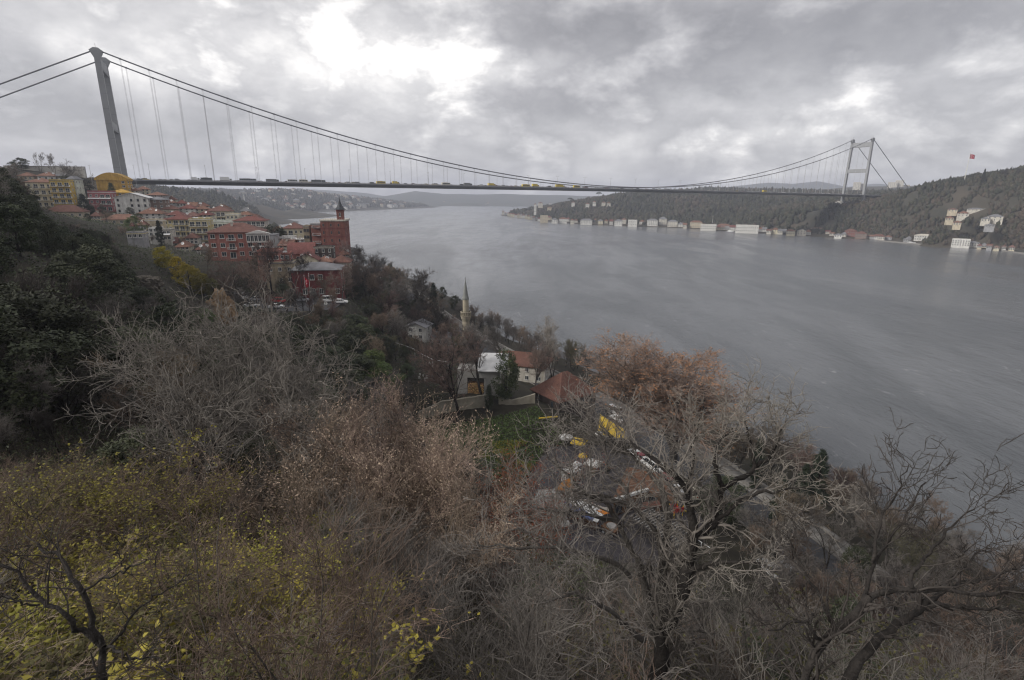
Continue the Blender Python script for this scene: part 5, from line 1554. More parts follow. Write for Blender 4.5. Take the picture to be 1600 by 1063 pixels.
# plane tree with the last orange leaves
def plane_tree():
    Y = 98; p = at(1064, 520, Y); x, y = p[0] + 1.0, Y + 0.5; g = H1(x, y); h = p[2] - g
    tm, lm, cm, (P3, P4) = bare_model(41, 24, 0.95, 24, 240, 2000, 11000, r0=0.5, up=0.26, tw=0.022, t0=0.12, wig=0.2)
    top = model_h(cm); s = h / top
    rg = np.random.default_rng(5)
    c = along(rg, P4, 34000, 0.1)
    # the leaves are left on the right hand and upper boughs
    wgt = sst(-4, 7, c[:, 0]) * 0.7 + sst(12, 24, c[:, 2]) * 0.2 + 0.10; wgt *= sst(0.22, 0.70, vnoise(c[:, 0] + c[:, 1], c[:, 2], 5, 3, 3) + 0.5)
    c = c[rg.random(len(c)) < wgt * 1.4]
    V, F = leaves_at(rg, c, 0.21, 0.12, ratio=0.85)
    t = thing('plane_tree', 'tall plane tree at the water with thin orange leaves on its right boughs', 'tree', (x, y, g), 0.0, None, scale=(s * 2.35, s * 2.2, s * 1.06))
    recolor(obj('trunk', tm, t), BARK); obj('limbs', lm, t); recolor(obj('crown', cm, t), TWIG['tan'])
    obj('leaves', np_mesh('leaves', [(V, F, 0)], [LEAF['orange']]), t)


plane_tree()
leafy(1226, 742, 74, 'cypress', 'tall dark cypress by the coast road, left of the conifer', parts=CYP, top=12.6, wid=0.95, name='cypress')
leafy(1190, 684, 88, 'cypress', 'small dark cypress further off behind the bare branches', parts=CYP, top=12.6, wid=0.9, name='cypress')
leafy(1288, 700, 84, 'cypress', 'bushy dark conifer rising above the shore trees at the water', parts=CONI, top=10.6, wid=0.75, name='conifer')
leafy(1262, 722, 84, 'cypress', 'shorter dark conifer left of the bushy one', parts=CONI, top=10.6, wid=0.8, name='conifer')
leafy(1135, 742, 76, 'dark', 'dark round evergreen beside the road behind the big bare tree', 0, 0.9)
leafy(1345, 850, 60, 'dark', 'dark evergreen by the road under the right bare branches', 1, 0.7)
for px, pt, Y, tw, v in ((1165, 652, 95, 'brown', 0), (1215, 668, 92, 'brown', 1), (1250, 690, 88, 'rose', 2), (1320, 742, 80, 'brown', 4), (1350, 752, 76, 'grey', 1), (1380, 775, 72, 'brown', 0), (1405, 792, 68, 'grey', 4), (1430, 815, 64, 'olive', 1), (1455, 845, 60, 'grey', 0), (1490, 900, 52, 'brown', 4), (1540, 945, 46, 'grey', 1), (1575, 960, 42, 'brown', 0), (1600, 940, 40, 'brown', 4), (1310, 790, 66, 'grey', 3), (1260, 770, 66, 'brown', 0), (1200, 790, 64, 'grey', 4), (1420, 890, 50, 'grey', 2), (1500, 965, 42, 'grey', 3), (1590, 1010, 36, 'olive', 4)):
    bare(px, pt, Y, tw, 'bare %s tree in the row between the coast road and the water' % {'brown': 'brown', 'rose': 'rosy', 'grey': 'grey', 'olive': 'olive'}[tw], v, 1.15, 'bare trees along the coast road', name='roadside_tree')

# ---- the wooded slope between
LIMIT = np.array([(-50, 235), (0, 246), (20, 258), (45, 285), (62, 318), (80, 338), (120, 350), (170, 358), (200, 405), (225, 440), (270, 458), (330, 462), (352, 515), (372, 482), (440, 484), (545, 484), (560, 480), (640, 540), (655, 610), (668, 660), (700, 705), (830, 705), (835, 735), (900, 860), (1000, 880), (1060, 880), (1085, 905), (1150, 930), (1300, 990), (1400, 1030), (1600, 1060)], float)


def toplimit(px):
    return np.interp(px, LIMIT[:, 0], LIMIT[:, 1])


def fits(x, y, z, h, r):
    for dx, dz in ((-r, 0.75), (-r * 0.5, 0.92), (0, 1), (r * 0.5, 0.92), (r, 0.75)):
        u, v, Z = prj((x + dx, y, z + h * dz))
        if Z > 1 and v < toplimit(u) + 2:
            return False
    return True


GS = 'trees of the wooded slope'
def fill(n, region, seed, kinds, hr, gap, group, minY=22, tries=40, lim=True, rd=9.0):
    rr = random.Random(seed); pts = []
    xs = [p[0] for p in region]; ys = [p[1] for p in region]
    k = 0
    while len(pts) < n and k < n * tries:
        k += 1
        x, y = rr.uniform(min(xs), max(xs)), rr.uniform(min(ys), max(ys))
        if not in_poly(np.array([x]), np.array([y]), region)[0]:
            continue
        if any((x - a) ** 2 + (y - b) ** 2 < gap * gap for a, b in pts):
            continue
        if in_poly(np.array([x]), np.array([y]), PARKING)[0] or in_poly(np.array([x]), np.array([y]), YARD)[0] or in_poly(np.array([x]), np.array([y]), FIELD)[0] or seg_dist(np.array([x]), np.array([y]), ROAD)[0] < rd:
            continue
        z = H1(x, y); kind = rr.choices([q[0] for q in kinds], [q[1] for q in kinds])[0]
        h = rr.uniform(*hr)
        while lim and h > 2 and not fits(x, y, z, h, h * 0.42):
            h *= 0.85
        if h <= 2.0:
            continue
        pts.append((x, y))
        typ, shade = kind.split(':')
        if typ == 'bare':
            v = rr.randrange(5)
            tree(BARE[v][:3], 'bare %s tree in the thicket of the wooded slope' % {'grey': 'grey', 'dark': 'dark', 'brown': 'brown', 'rose': 'rosy', 'olive': 'olive', 'pale': 'pale'}[shade], x, y, z, h, BARE_TOP[v], rr.uniform(0.95, 1.35), (BARKD, BARKD, TWIG[shade]), group, 'roadside_tree' if 'road' in group else 'shore_tree' if 'quay' in group else ('garden_tree' if 'garden' in group or 'behind' in group else 'bare_tree'), rz=rr.uniform(0, 6.28))
        else:
            v = rr.randrange(4)
            tree(LEAFY[v], '%s evergreen bush in the thicket of the wooded slope' % {'dark': 'dark', 'ivy': 'ivy green', 'green': 'fresh green', 'olive': 'olive green'}[shade], x, y, z, h * 0.85, 8.6, rr.uniform(0.9, 1.3), (None, LEAF[shade]), group, 'evergreen_bush', 'bush', rz=rr.uniform(0, 6.28))


# left flank: mostly dark evergreens, bare trees among them
fill(95, [(-30, 24), (-58, 42), (-76, 64), (-150, 120), (-150, 170), (-95, 150), (-88, 128), (-72, 100), (-50, 70), (-38, 52)], 4, [('leaf:dark', 8), ('leaf:ivy', 3), ('bare:dark', 2), ('bare:grey', 1)], (7, 13), 4.0, GS)
fill(70, [(-72, 100), (-88, 128), (-110, 180), (-140, 235), (-230, 260), (-160, 170), (-130, 120), (-90, 100)], 5, [('leaf:dark', 6), ('leaf:ivy', 2), ('bare:grey', 3), ('bare:brown', 1)], (6, 11), 4.5, GS)
# the hollow in the middle
fill(90, [(-38, 52), (-50, 70), (-72, 100), (-66, 122), (-40, 130), (-20, 108), (-18, 80), (-22, 55)], 6, [('leaf:dark', 5), ('bare:grey', 5), ('bare:brown', 1), ('leaf:ivy', 3), ('leaf:green', 1)], (6, 11), 3.4, GS)
# below the car park to the handrail
fill(75, [(-66, 122), (-40, 130), (-20, 122), (-24, 150), (-40, 180), (-60, 148), (-80, 140)], 7, [('leaf:dark', 5), ('bare:brown', 2), ('bare:rose', 1), ('leaf:ivy', 3), ('bare:olive', 1), ('leaf:green', 1)], (5, 10), 3.0, GS)
fill(46, [(-60, 175), (-40, 180), (-24, 165), (-14, 178), (-40, 232), (-66, 260), (-80, 215)], 8, [('bare:dark', 3), ('bare:brown', 3), ('leaf:dark', 2), ('bare:rose', 1)], (9, 14), 4.0, GS, lim=False)
# steep ground right under the viewpoint, down to the yard
fill(80, [(-30, 40), (-24, 78), (-6, 84), (2, 66), (22, 60), (34, 46), (30, 26), (10, 24), (-16, 22)], 9, [('bare:grey', 5), ('bare:brown', 3), ('leaf:ivy', 2), ('bare:pale', 2), ('leaf:olive', 1)], (5, 9), 3.0, GS)
fill(26, [(24, 62), (44, 56), (52, 40), (60, 20), (34, 14), (30, 30)], 13, [('bare:grey', 5), ('bare:brown', 2), ('leaf:ivy', 2), ('bare:pale', 2)], (5, 9), 3.4, GS)
# left bank of the hollow, close in
fill(55, [(-15, 23), (-34, 24), (-52, 36), (-52, 58), (-36, 58), (-20, 42)], 14, [('leaf:dark', 4), ('bare:grey', 4), ('bare:dark', 3), ('bare:brown', 1), ('leaf:ivy', 1)], (3, 6.5), 2.3, GS)
# below the white houses
fill(70, [(-170, 200), (-92, 150), (-78, 148), (-100, 190), (-140, 232), (-205, 250)], 15, [('leaf:dark', 5), ('bare:grey', 3), ('leaf:ivy', 2), ('bare:brown', 2), ('leaf:olive', 1)], (4, 8), 3.6, GS)
# before the car park and along the inner side of the coast road
fill(16, [(-84, 138), (-48, 138), (-44, 150), (-80, 150)], 26, [('bare:brown', 3), ('bare:rose', 3), ('bare:grey', 2)], (6, 8.5), 3.2, GS, lim=False)
fill(44, [(40, 66), (50, 46), (60, 30), (66, 12), (52, 8), (42, 30), (32, 52)], 27, [('bare:grey', 5), ('bare:brown', 4), ('leaf:dark', 1), ('bare:rose', 1)], (5, 8), 2.4, 'roadside trees of the coast road', lim=False)
fill(36, [(54, 6), (44, 28), (36, 52), (34, 66), (42, 68), (48, 52), (56, 30), (66, 8)], 28, [('bare:grey', 4), ('bare:brown', 4), ('bare:rose', 2), ('leaf:dark', 1)], (7, 10), 2.2, 'roadside trees of the coast road', lim=False, rd=5.0)
# around the mosque
fill(26, [(-48, 172), (-40, 148), (-26, 142), (-12, 150), (-14, 176), (-30, 190)], 16, [('bare:brown', 3), ('bare:grey', 3), ('bare:rose', 2), ('leaf:dark', 1)], (6, 10), 4.0, GS, lim=False)
# between the quay and the water
GQ = 'trees between the quay and the water'
fill(46, [(56, 108), (62, 88), (68, 66), (74, 44), (80, 20), (94, 20), (80, 62), (70, 88)], 17, [('bare:brown', 5), ('bare:grey', 4), ('bare:rose', 2), ('leaf:dark', 1)], (4.5, 8), 2.6, GQ, lim=False)
fill(60, [(44, 124), (30, 146), (14, 170), (-12, 206), (-32, 258), (-26, 262), (-4, 216), (22, 174), (42, 142), (54, 118)], 18, [('bare:brown', 5), ('bare:grey', 4), ('leaf:dark', 1)], (5.5, 9.5), 3.4, GQ, lim=False)
fill(24, [(-46, 270), (-70, 330), (-120, 440), (-160, 520), (-150, 530), (-104, 440), (-62, 345), (-36, 276)], 19, [('bare:brown', 4), ('bare:grey', 4), ('leaf:dark', 3)], (5, 9), 7.0, GQ, lim=False)
# gardens between the houses
fill(50, [(-110, 175), (-60, 170), (-95, 240), (-150, 300), (-260, 330), (-300, 300), (-200, 240)], 10, [('leaf:dark', 3), ('bare:grey', 3), ('bare:brown', 2), ('leaf:ivy', 1)], (4, 7), 6.0, 'garden trees among the village houses')
fill(45, [(-230, 300), (-160, 300), (-110, 330), (-160, 460), (-240, 520), (-320, 430), (-300, 345)], 12, [('leaf:dark', 3), ('bare:grey', 4), ('bare:brown', 2)], (6, 11), 8.0, 'trees on the slope behind the village')

fill(34, [(-100, 178), (-62, 172), (-92, 236), (-150, 296), (-250, 320), (-290, 305), (-200, 245)], 29, [('leaf:dark', 3), ('bare:grey', 3), ('bare:brown', 3), ('leaf:ivy', 1)], (4, 6.5), 6.0, 'garden trees among the village houses', lim=False)

# ---- far woods: one mass each, far too many and too small to tell apart
def wood(name, label, fn, n, region, sizes, seed, cols, ratio=1.0):
    rg = np.random.default_rng(seed); xs = [p[0] for p in region]; ys = [p[1] for p in region]
    x = rg.uniform(min(xs), max(xs), n * 3); y = rg.uniform(min(ys), max(ys), n * 3)
    ok = in_poly(x, y, region); x, y = x[ok][:n], y[ok][:n]; z = fn(x, y); ok = z > 2.5
    if fn is as_h:
        ok &= seg_dist(x, y, ASHORE) > 9
        for hx, hy, hw in AS_HOUSES:
            L_ = math.hypot(hx, hy); ux, uy = hx / L_, hy / L_; al = (x - hx) * ux + (y - hy) * uy; ac = np.abs((x - hx) * uy - (y - hy) * ux)
            ok &= ~((al > -15) & (al < 14) & (ac < hw))
    x, y, z = x[ok], y[ok], z[ok]; n = len(x)
    h = rg.uniform(sizes[0], sizes[1], n) * np.where(rg.random(n) < 0.08, 1.35, 1.0); w = h * rg.uniform(0.32, 0.52, n) * ratio
    kinds = vnoise(x, y, 120, seed, 3) * 1.5 + rg.normal(size=n) * 0.2
    con = kinds > 0.28
    w = np.where(con, w * 0.6, w); h = np.where(con, h * 1.2, h)
    # a crown: three uneven rings and a tip, 5 sides
    k = 5; a = (np.arange(k) * 2 * PI / k)[None, None] + rg.uniform(0, 6.28, (n, 1, 1))
    rad = np.stack([np.full(n, 0.75), np.where(con, 0.75, 0.95)], 1)[:, :, None] * rg.uniform(0.6, 1.25, (n, 2, k)) * w[:, None, None]
    hz = (np.array([0.05, 0.58])[None, :, None] + rg.uniform(-0.1, 0.1, (n, 2, k))) * h[:, None, None]
    R = np.stack([x[:, None, None] + rad * np.cos(a), y[:, None, None] + rad * np.sin(a), z[:, None, None] - 0.5 + hz], -1)
    tip = np.stack([x + rg.normal(size=n) * w * 0.2, y + rg.normal(size=n) * w * 0.2, z + h], 1)[:, None]
    V = np.concatenate([R.reshape(n, 2 * k, 3), tip], 1); m_ = 2 * k + 1
    b = (np.arange(n) * m_)[:, None, None]; r = (np.arange(1) * k)[None, :, None]; s = np.arange(k)[None, None]; s2 = (s + 1) % k
    Q = np.stack([b + r + s, b + r + s2, b + r + s2 + k, b + r + s + k], -1).reshape(-1, 4)
    b1 = (np.arange(n) * m_)[:, None]; s = np.arange(k)[None]; s2 = (s + 1) % k
    T3 = np.stack([b1 + k + s, b1 + k + s2, np.broadcast_to(b1 + 2 * k, (n, k))], -1).reshape(-1, 3)
    cc = np.array(cols); ci = np.clip(((kinds + 0.5) * len(cc)).astype(int), 0, len(cc) - 1)
    tint = (cc[ci] * 0.6 + np.array([0.056, 0.050, 0.040]) * 0.4) * rg.uniform(0.86, 1.16, (n, 1)); tint = np.c_[tint, np.ones(n)]; tint = np.repeat(tint, m_, axis=0)
    me = np_mesh(name, [(V.reshape(-1, 3), [Q, T3], 0)], [M_wood], False, tint)
    o = obj(name, me, kind='stuff'); o['label'] = label
    return o


def build_wood_mat():
    mt = bpy.data.materials.new('wood_crowns'); mt.use_nodes = True; t = mt.node_tree; b = t.nodes['Principled BSDF']
    a = N(t, 'ShaderNodeVertexColor'); a.layer_name = 'tint'
    g = N(t, 'ShaderNodeNewGeometry'); nz = N(t, 'ShaderNodeTexNoise'); nz.inputs['Scale'].default_value = 0.5; nz.inputs['Detail'].default_value = 4
    t.links.new(g.outputs['Position'], nz.inputs['Vector'])
    mr = N(t, 'ShaderNodeMapRange'); mr.inputs[1].default_value = 0.3; mr.inputs[2].default_value = 0.7; mr.inputs[3].default_value = 0.6; mr.inputs[4].default_value = 1.35
    t.links.new(nz.outputs[0], mr.inputs[0])
    v = N(t, 'ShaderNodeVectorMath'); v.operation = 'SCALE'; t.links.new(a.outputs[0], v.inputs[0]); t.links.new(mr.outputs[0], v.inputs['Scale'])
    t.links.new(v.outputs[0], b.inputs['Base Color']); b.inputs['Roughness'].default_value = 0.95; b.inputs['Specular IOR Level'].default_value = 0.05
    return mt


M_wood = build_wood_mat()
AS_HOUSES = []
WC = [(0.085, 0.062, 0.046), (0.075, 0.060, 0.045), (0.060, 0.055, 0.036), (0.040, 0.045, 0.026), (0.028, 0.036, 0.022), (0.022, 0.030, 0.020)]
# ------------------------------------------------------------------ close vegetation
def hero(name, label, dist, lines, n1, n2, n3, seed, bark, twig, l1=(0.9, 2.4), l2=(0.4, 1.2), l3=(0.15, 0.55), up=0.12, tr=0.0045, wig=0.3):
    """a tree drawn limb by limb: lines = (part name, r0, r1, [(px, py, dist)...])"""
    rg = np.random.default_rng(seed); allP = []; allR = []; base = None; meshes = []
    for nm, r0, r1, pts in lines:
        P = np.array([atd(*p) for p in pts])
        if nm == 'trunk' and base is None:
            g = H1(P[0][0], P[0][1] + 0.1); base = np.array([P[0][0], P[0][1], min(g, P[0][2])])
            P = np.vstack([base - [0, 0, 0.4], P])
        # soften the corners
        for _ in range(2):
            Q = [P[0]]
            for a, b in zip(P[:-1], P[1:]):
                Q += [a * 0.75 + b * 0.25, a * 0.25 + b * 0.75]
            P = np.array(Q + [P[-1]])
        K = 16; P = resample(P, K); P[1:-1] += rg.normal(size=(K - 2, 3)) * 0.018
        R = np.linspace(r0, r1, K) * (1 + 0.10 * rg.normal(size=K)); meshes.append((nm, P, R)); allP.append(P); allR.append(R)
    t = thing(name, label, 'tree', tuple(base))
    for nm, P, R in meshes:
        V, F = tubes(P[None], R[None], 9); obj(nm, np_mesh(nm, [(V - base, F, 0)], [bark], True), t)
    P0 = np.array(allP); R0 = np.array(allR)
    P1, R1 = grow(rg, P0, R0, n1, 0.22, 1.0, (25, 65), K=7, wig=wig * 0.7, up=up, rf=0.5, tip=0.3, fixlen=l1); R1 = np.minimum(R1, 0.032)
    P2, R2 = grow(rg, P1, R1, n2, 0.12, 1.0, (28, 68), K=6, wig=wig, up=up, rf=0.6, tip=0.35, fixlen=l2); R2 = np.clip(R2, tr * 1.4, 0.016)
    P3, R3 = grow(rg, np.concatenate([P2, P1[:, :6]]), np.concatenate([R2, R1[:, :6]]), n3, 0.1, 1.0, (30, 75), K=4, wig=wig, up=up * 0.6, fixlen=l3)
    R3 = np.full(R3.shape, tr) * np.linspace(1, 0.6, 4)[None]
    V1, F1 = tubes(P1, R1, 6); V2, F2 = tubes(P2, R2, 4); V3, F3, T3 = spikes(P3, R3)
    obj('branches', np_mesh('branches', [(V1 - base, F1, 0), (V2 - base, F2, 0)], [twig], True), t)
    obj('twigs', np_mesh('twigs', [(V3 - base, [F3, T3], 0)], [twig]), t, kind='stuff')
    return t, base, P1, P2, P3


M_barkh = mat('bark_near', (0.014, 0.012, 0.011), 0.95, 0.4, 6.0, 0.9, col2=(0.046, 0.040, 0.036), bscale=22)
M_barkl = mat('bark_near_grey', (0.045, 0.040, 0.036), 0.95, 0.3, 6.0, 0.8, col2=(0.105, 0.094, 0.084), bscale=22)
D = 10.5
hero('bare_tree', 'large bare tree in front of the yard, dark trunk forking into wide crooked limbs', D, [
    ('trunk', 0.20, 0.11, [(1030, 1030, D), (1036, 991, D), (1055, 955, D), (1068, 920, D), (1072, 894, D), (1080, 860, D), (1083, 835, D)]),
    ('limb', 0.10, 0.055, [(1083, 838, D), (1104, 826, D + .1), (1119, 811, D + .2), (1125, 777, D + .3), (1129, 764, D + .3)]),
    ('limb', 0.060, 0.018, [(1129, 764, D + .3), (1142, 754, D + .3), (1176, 739, D + .5), (1178, 717, D + .6), (1168, 675, D + .7), (1163, 649, D + .8)]),
    ('limb', 0.050, 0.015, [(1129, 764, D + .3), (1123, 747, D + .2), (1114, 715, D + .2), (1112, 704, D + .2), (1125, 690, D + .3), (1145, 670, D + .4)]),
    ('limb', 0.095, 0.022, [(1083, 838, D), (1083, 811, D - .1), (1078, 796, D - .1), (1074, 769, D - .2), (1057, 750, D - .2), (1036, 732, D - .2), (1004, 705, D - .1), (985, 690, D)]),
    ('limb', 0.06, 0.015, [(1078, 796, D - .1), (1072, 760, D + .3), (1085, 730, D + .6), (1082, 690, D + .9), (1095, 650, D + 1.1)]),
    ('limb', 0.06, 0.014, [(1072, 894, D), (1093, 888, D - .2), (1123, 879, D - .4), (1149, 879, D - .5), (1190, 880, D - .6)]),
    ('limb', 0.05, 0.012, [(1119, 811, D + .2), (1150, 790, D), (1178, 770, D - .1), (1215, 766, D - .2), (1262, 762, D - .3)]),
    ('limb', 0.045, 0.012, [(1178, 730, D + .55), (1200, 720, D + .6), (1215, 690, D + .6), (1228, 655, D + .8)]),
], 130, 950, 3800, 51, M_barkh, TWIG['pale'], (0.4, 1.2), (0.2, 0.65), (0.1, 0.35))
D = 11.5
hero('bare_tree', 'grey stemmed bare tree with two pale trunks left of the large dark one', D, [
    ('trunk', 0.13, 0.075, [(1046, 985, D), (1044, 961, D), (1036, 931, D), (1034, 875, D), (1040, 848, D), (1046, 826, D), (1044, 796, D)]),
    ('limb', 0.07, 0.02, [(1044, 796, D), (1033, 762, D), (1016, 739, D + .2), (991, 713, D + .4), (965, 690, D + .5), (940, 672, D + .6)]),
    ('limb', 0.06, 0.02, [(1034, 868, D), (1025, 833, D - .2), (1008, 807, D - .2), (991, 792, D - .3), (955, 778, D - .3), (915, 770, D - .3), (880, 762, D - .2)]),
    ('limb', 0.04, 0.012, [(991, 792, D - .3), (978, 760, D - .2), (946, 745, D - .2), (948, 715, D), (944, 690, D)]),
    ('limb', 0.10, 0.05, [(1018, 999, D), (1012, 939, D), (1002, 882, D), (986, 856, D), (974, 837, D), (967, 816, D), (956, 802, D)]),
    ('limb', 0.05, 0.012, [(956, 802, D), (949, 785, D), (930, 779, D), (905, 765, D), (890, 740, D), (862, 728, D), (850, 700, D)]),
    ('limb', 0.045, 0.012, [(967, 816, D), (930, 806, D), (900, 800, D - .2), (860, 800, D - .4), (820, 790, D - .5)]),
    ('limb', 0.055, 0.014, [(985, 902, D - .5), (972, 887, D - .6), (945, 872, D - .7), (915, 866, D - .8), (890, 859, D - .8), (850, 854, D - .9), (817, 861, D - .9), (790, 851, D - 1.), (745, 852, D - 1.)]),
    ('limb', 0.06, 0.016, [(1005, 1000, D - 1.5), (965, 965, D - 2), (940, 947, D - 2.2), (915, 930, D - 2.4), (890, 927, D - 2.5), (852, 942, D - 2.6)]),
], 140, 900, 3600, 52, M_barkl, TWIG['grey'], (0.6, 1.8), (0.3, 0.9), (0.12, 0.45))
D = 7.2
hero('bare_tree', 'dark thorny tree at the lower right reaching over the water', D, [
    ('trunk', 0.095, 0.05, [(1256, 1095, D), (1262, 1063, D), (1275, 1030, D), (1289, 1004, D), (1307, 981, D), (1330, 965, D), (1349, 946, D), (1359, 933, D)]),
    ('limb', 0.045, 0.014, [(1359, 933, D), (1391, 926, D), (1426, 920, D - .1), (1470, 922, D - .2), (1520, 930, D - .3), (1610, 926, D - .3)]),
    ('limb', 0.085, 0.035, [(1312, 1085, D + .2), (1343, 1033, D + .2), (1362, 1010, D + .2), (1381, 991, D + .2), (1413, 968, D + .3), (1443, 946, D + .4), (1465, 930, D + .5)]),
    ('limb', 0.035, 0.010, [(1465, 930, D + .5), (1497, 913, D + .6), (1542, 907, D + .7), (1575, 895, D + .8), (1605, 880, D + .9)]),
    ('limb', 0.035, 0.010, [(1443, 946, D + .4), (1490, 948, D + .3), (1540, 950, D + .3), (1612, 960, D + .2)]),
    ('limb', 0.030, 0.008, [(1349, 946, D), (1356, 920, D + .2), (1362, 890, D + .3), (1384, 849, D + .5), (1413, 817, D + .7), (1429, 778, D + .8), (1446, 754, D + .9)]),
    ('limb', 0.022, 0.007, [(1362, 880, D + .3), (1370, 836, D + .4), (1381, 800, D + .5), (1400, 778, D + .6), (1410, 745, D + .6), (1420, 726, D + .6)]),
    ('limb', 0.028, 0.008, [(1426, 920, D - .1), (1430, 895, D), (1442, 871, D + .1), (1470, 846, D + .2), (1497, 813, D + .3), (1514, 800, D + .3), (1523, 796, D + .3)]),
    ('limb', 0.025, 0.007, [(1480, 915, D + .5), (1505, 880, D + .6), (1530, 862, D + .7), (1548, 858, D + .8)]),
    ('limb', 0.03, 0.008, [(1289, 1004, D), (1268, 985, D - .1), (1262, 965, D - .1), (1285, 960, D - .1), (1240, 975, D - .2), (1200, 985, D - .3)]),
    ('limb', 0.03, 0.008, [(1307, 981, D), (1290, 960, D + .1), (1283, 935, D + .2), (1262, 905, D + .3), (1245, 865, D + .5), (1230, 830, D + .6)]),
], 130, 800, 2600, 53, M_barkh, TWIG['dark'], (0.35, 1.2), (0.12, 0.5), (0.04, 0.16), 0.15, 0.0034, 0.28)
D = 5.6
hero('sapling', 'small dark forked sapling in the brambles at the lower left', D, [
    ('trunk', 0.050, 0.034, [(165, 1085, D), (163, 1058, D), (161, 1010, D)]),
    ('limb', 0.032, 0.014, [(160, 1010, D), (142, 971, D), (135, 939, D), (130, 927, D), (114, 911, D), (105, 882, D + .1), (80, 868, D + .2), (60, 850, D + .3)]),
    ('limb', 0.016, 0.007, [(130, 927, D), (151, 911, D), (174, 898, D), (197, 889, D), (229, 875, D)]),
    ('limb', 0.009, 0.004, [(197, 889, D), (184, 870, D), (182, 843, D)]),
    ('limb', 0.034, 0.012, [(160, 1010, D), (155, 1003, D), (128, 985, D - .1), (101, 959, D - .2), (75, 945, D - .2), (62, 939, D - .2), (41, 909, D - .2), (25, 895, D - .2), (0, 882, D - .2)]),
    ('limb', 0.012, 0.006, [(62, 945, D - .2), (30, 941, D - .3), (-8, 930, D - .3)]),
    ('limb', 0.016, 0.006, [(165, 1015, D), (175, 1005, D), (199, 969, D + .2), (233, 939, D + .3), (263, 918, D + .4), (300, 896, D + .5)]),
    ('limb', 0.016, 0.006, [(168, 1010, D - .1), (195, 1025, D - .2), (215, 1030, D - .2), (250, 1028, D - .2)]),
], 50, 170, 400, 54, M_barkh, TWIG['dark'], (0.3, 0.9), (0.12, 0.45), (0.05, 0.2), 0.15, 0.0026, 0.26)
D = 26
hero('bare_tree', 'grey wide crowned bare tree with a bent dark trunk on the left slope', D, [
    ('trunk', 0.20, 0.14, [(330, 830, D), (325, 800, D), (322, 770, D), (308, 742, D), (297, 712, D), (296, 690, D), (308, 668, D)]),
    ('limb', 0.10, 0.03, [(308, 668, D), (300, 640, D), (280, 622, D), (262, 600, D + 1), (240, 585, D + 1)]),
    ('limb', 0.10, 0.03, [(308, 668, D), (330, 645, D), (352, 632, D), (372, 606, D + 1), (365, 575, D + 2), (380, 540, D + 2)]),
    ('limb', 0.09, 0.03, [(322, 780, D), (330, 720, D - 1), (335, 690, D - 1), (360, 662, D), (400, 640, D), (440, 612, D + 1), (465, 590, D + 1)]),
    ('limb', 0.08, 0.03, [(352, 632, D), (340, 600, D + 1), (325, 570, D + 1), (310, 545, D + 1)]),
    ('limb', 0.08, 0.02, [(400, 640, D), (420, 660, D), (450, 665, D), (490, 650, D)]),
], 220, 1500, 5200, 55, M_barkh, TWIG['grey'], (1.6, 4.2), (0.8, 2.4), (0.4, 1.2), 0.1, 0.010, 0.3)


# ---- shrub models for the near slope
def shrub_model(seed, h, nst, ntw, r0, spread, leaf=None, nl=0, ls=0.07, jit=0.05, tw=0.004, up=0.3, arch=0.0, K=7, t2=0.25, twl=(0.2, 0.6), ratio=0.6, cluster=0.0):
    rg = np.random.default_rng(seed); P = np.empty((nst, K, 3)); a = rg.uniform(0, 2 * PI, nst)
    P[:, 0] = np.stack([np.cos(a), np.sin(a), np.zeros(nst)], 1) * rg.uniform(0.02, 0.35, nst)[:, None] * h * 0.4; P[:, 0, 2] = -0.25
    d = _nrm(np.stack([np.cos(a) * spread, np.sin(a) * spread, np.ones(nst)], 1) + rg.normal(size=(nst, 3)) * 0.22); ln = h * rg.uniform(0.55, 1.1, nst)
    for j in range(1, K):
        d = _nrm(d + rg.normal(size=(nst, 3)) * 0.14 + np.array([0, 0, 0.05 - arch * j / K])); P[:, j] = P[:, j - 1] + d * (ln / (K - 1))[:, None]
    R = r0 * rg.uniform(0.5, 1.1, nst)[:, None] * np.linspace(1, 0.35, K)[None]
    P2, R2 = grow(rg, P, R, ntw, t2, 1.0, (25, 60), K=5, wig=0.24, up=up * 0.5, fixlen=twl); R2 = np.clip(R2, tw, tw * 2)
    P3, R3 = grow(rg, P2, R2, ntw * 2, 0.15, 1.0, (25, 65), K=4, wig=0.26, up=up * 0.4, fixlen=(twl[0] * 0.5, twl[1] * 0.7)); R3 = np.full(R3.shape, tw) * np.linspace(1, 0.6, 4)[None]
    v1 = tubes(P, R, 5); v2 = tubes(P2, R2, 3); v3 = spikes(P3, R3)
    stem = np_mesh('stems', [(v1[0], v1[1], 0)], [BARK], True); tm = np_mesh('twigs', [(v2[0], v2[1], 0), (v3[0], [v3[1], v3[2]], 0)], [TWIG['grey']])
    lm = None
    if leaf is not None:
        C0 = along(rg, np.concatenate([P2[:, :4], P3]), nl * 3 if cluster else nl, 0.2)
        if cluster:
            C0 = C0[rg.random(len(C0)) < np.clip((vnoise(C0[:, 0] + 0.7 * C0[:, 2], C0[:, 1] + 0.7 * C0[:, 2], cluster, seed, 2) + 0.15) * 2.2, 0.03, 1)][:nl]
        V, F = leaves_at(rg, C0, ls, jit, 0.5, ratio); lm = np_mesh('leaves', [(V, F, 0)], [leaf])
    return stem, tm, lm


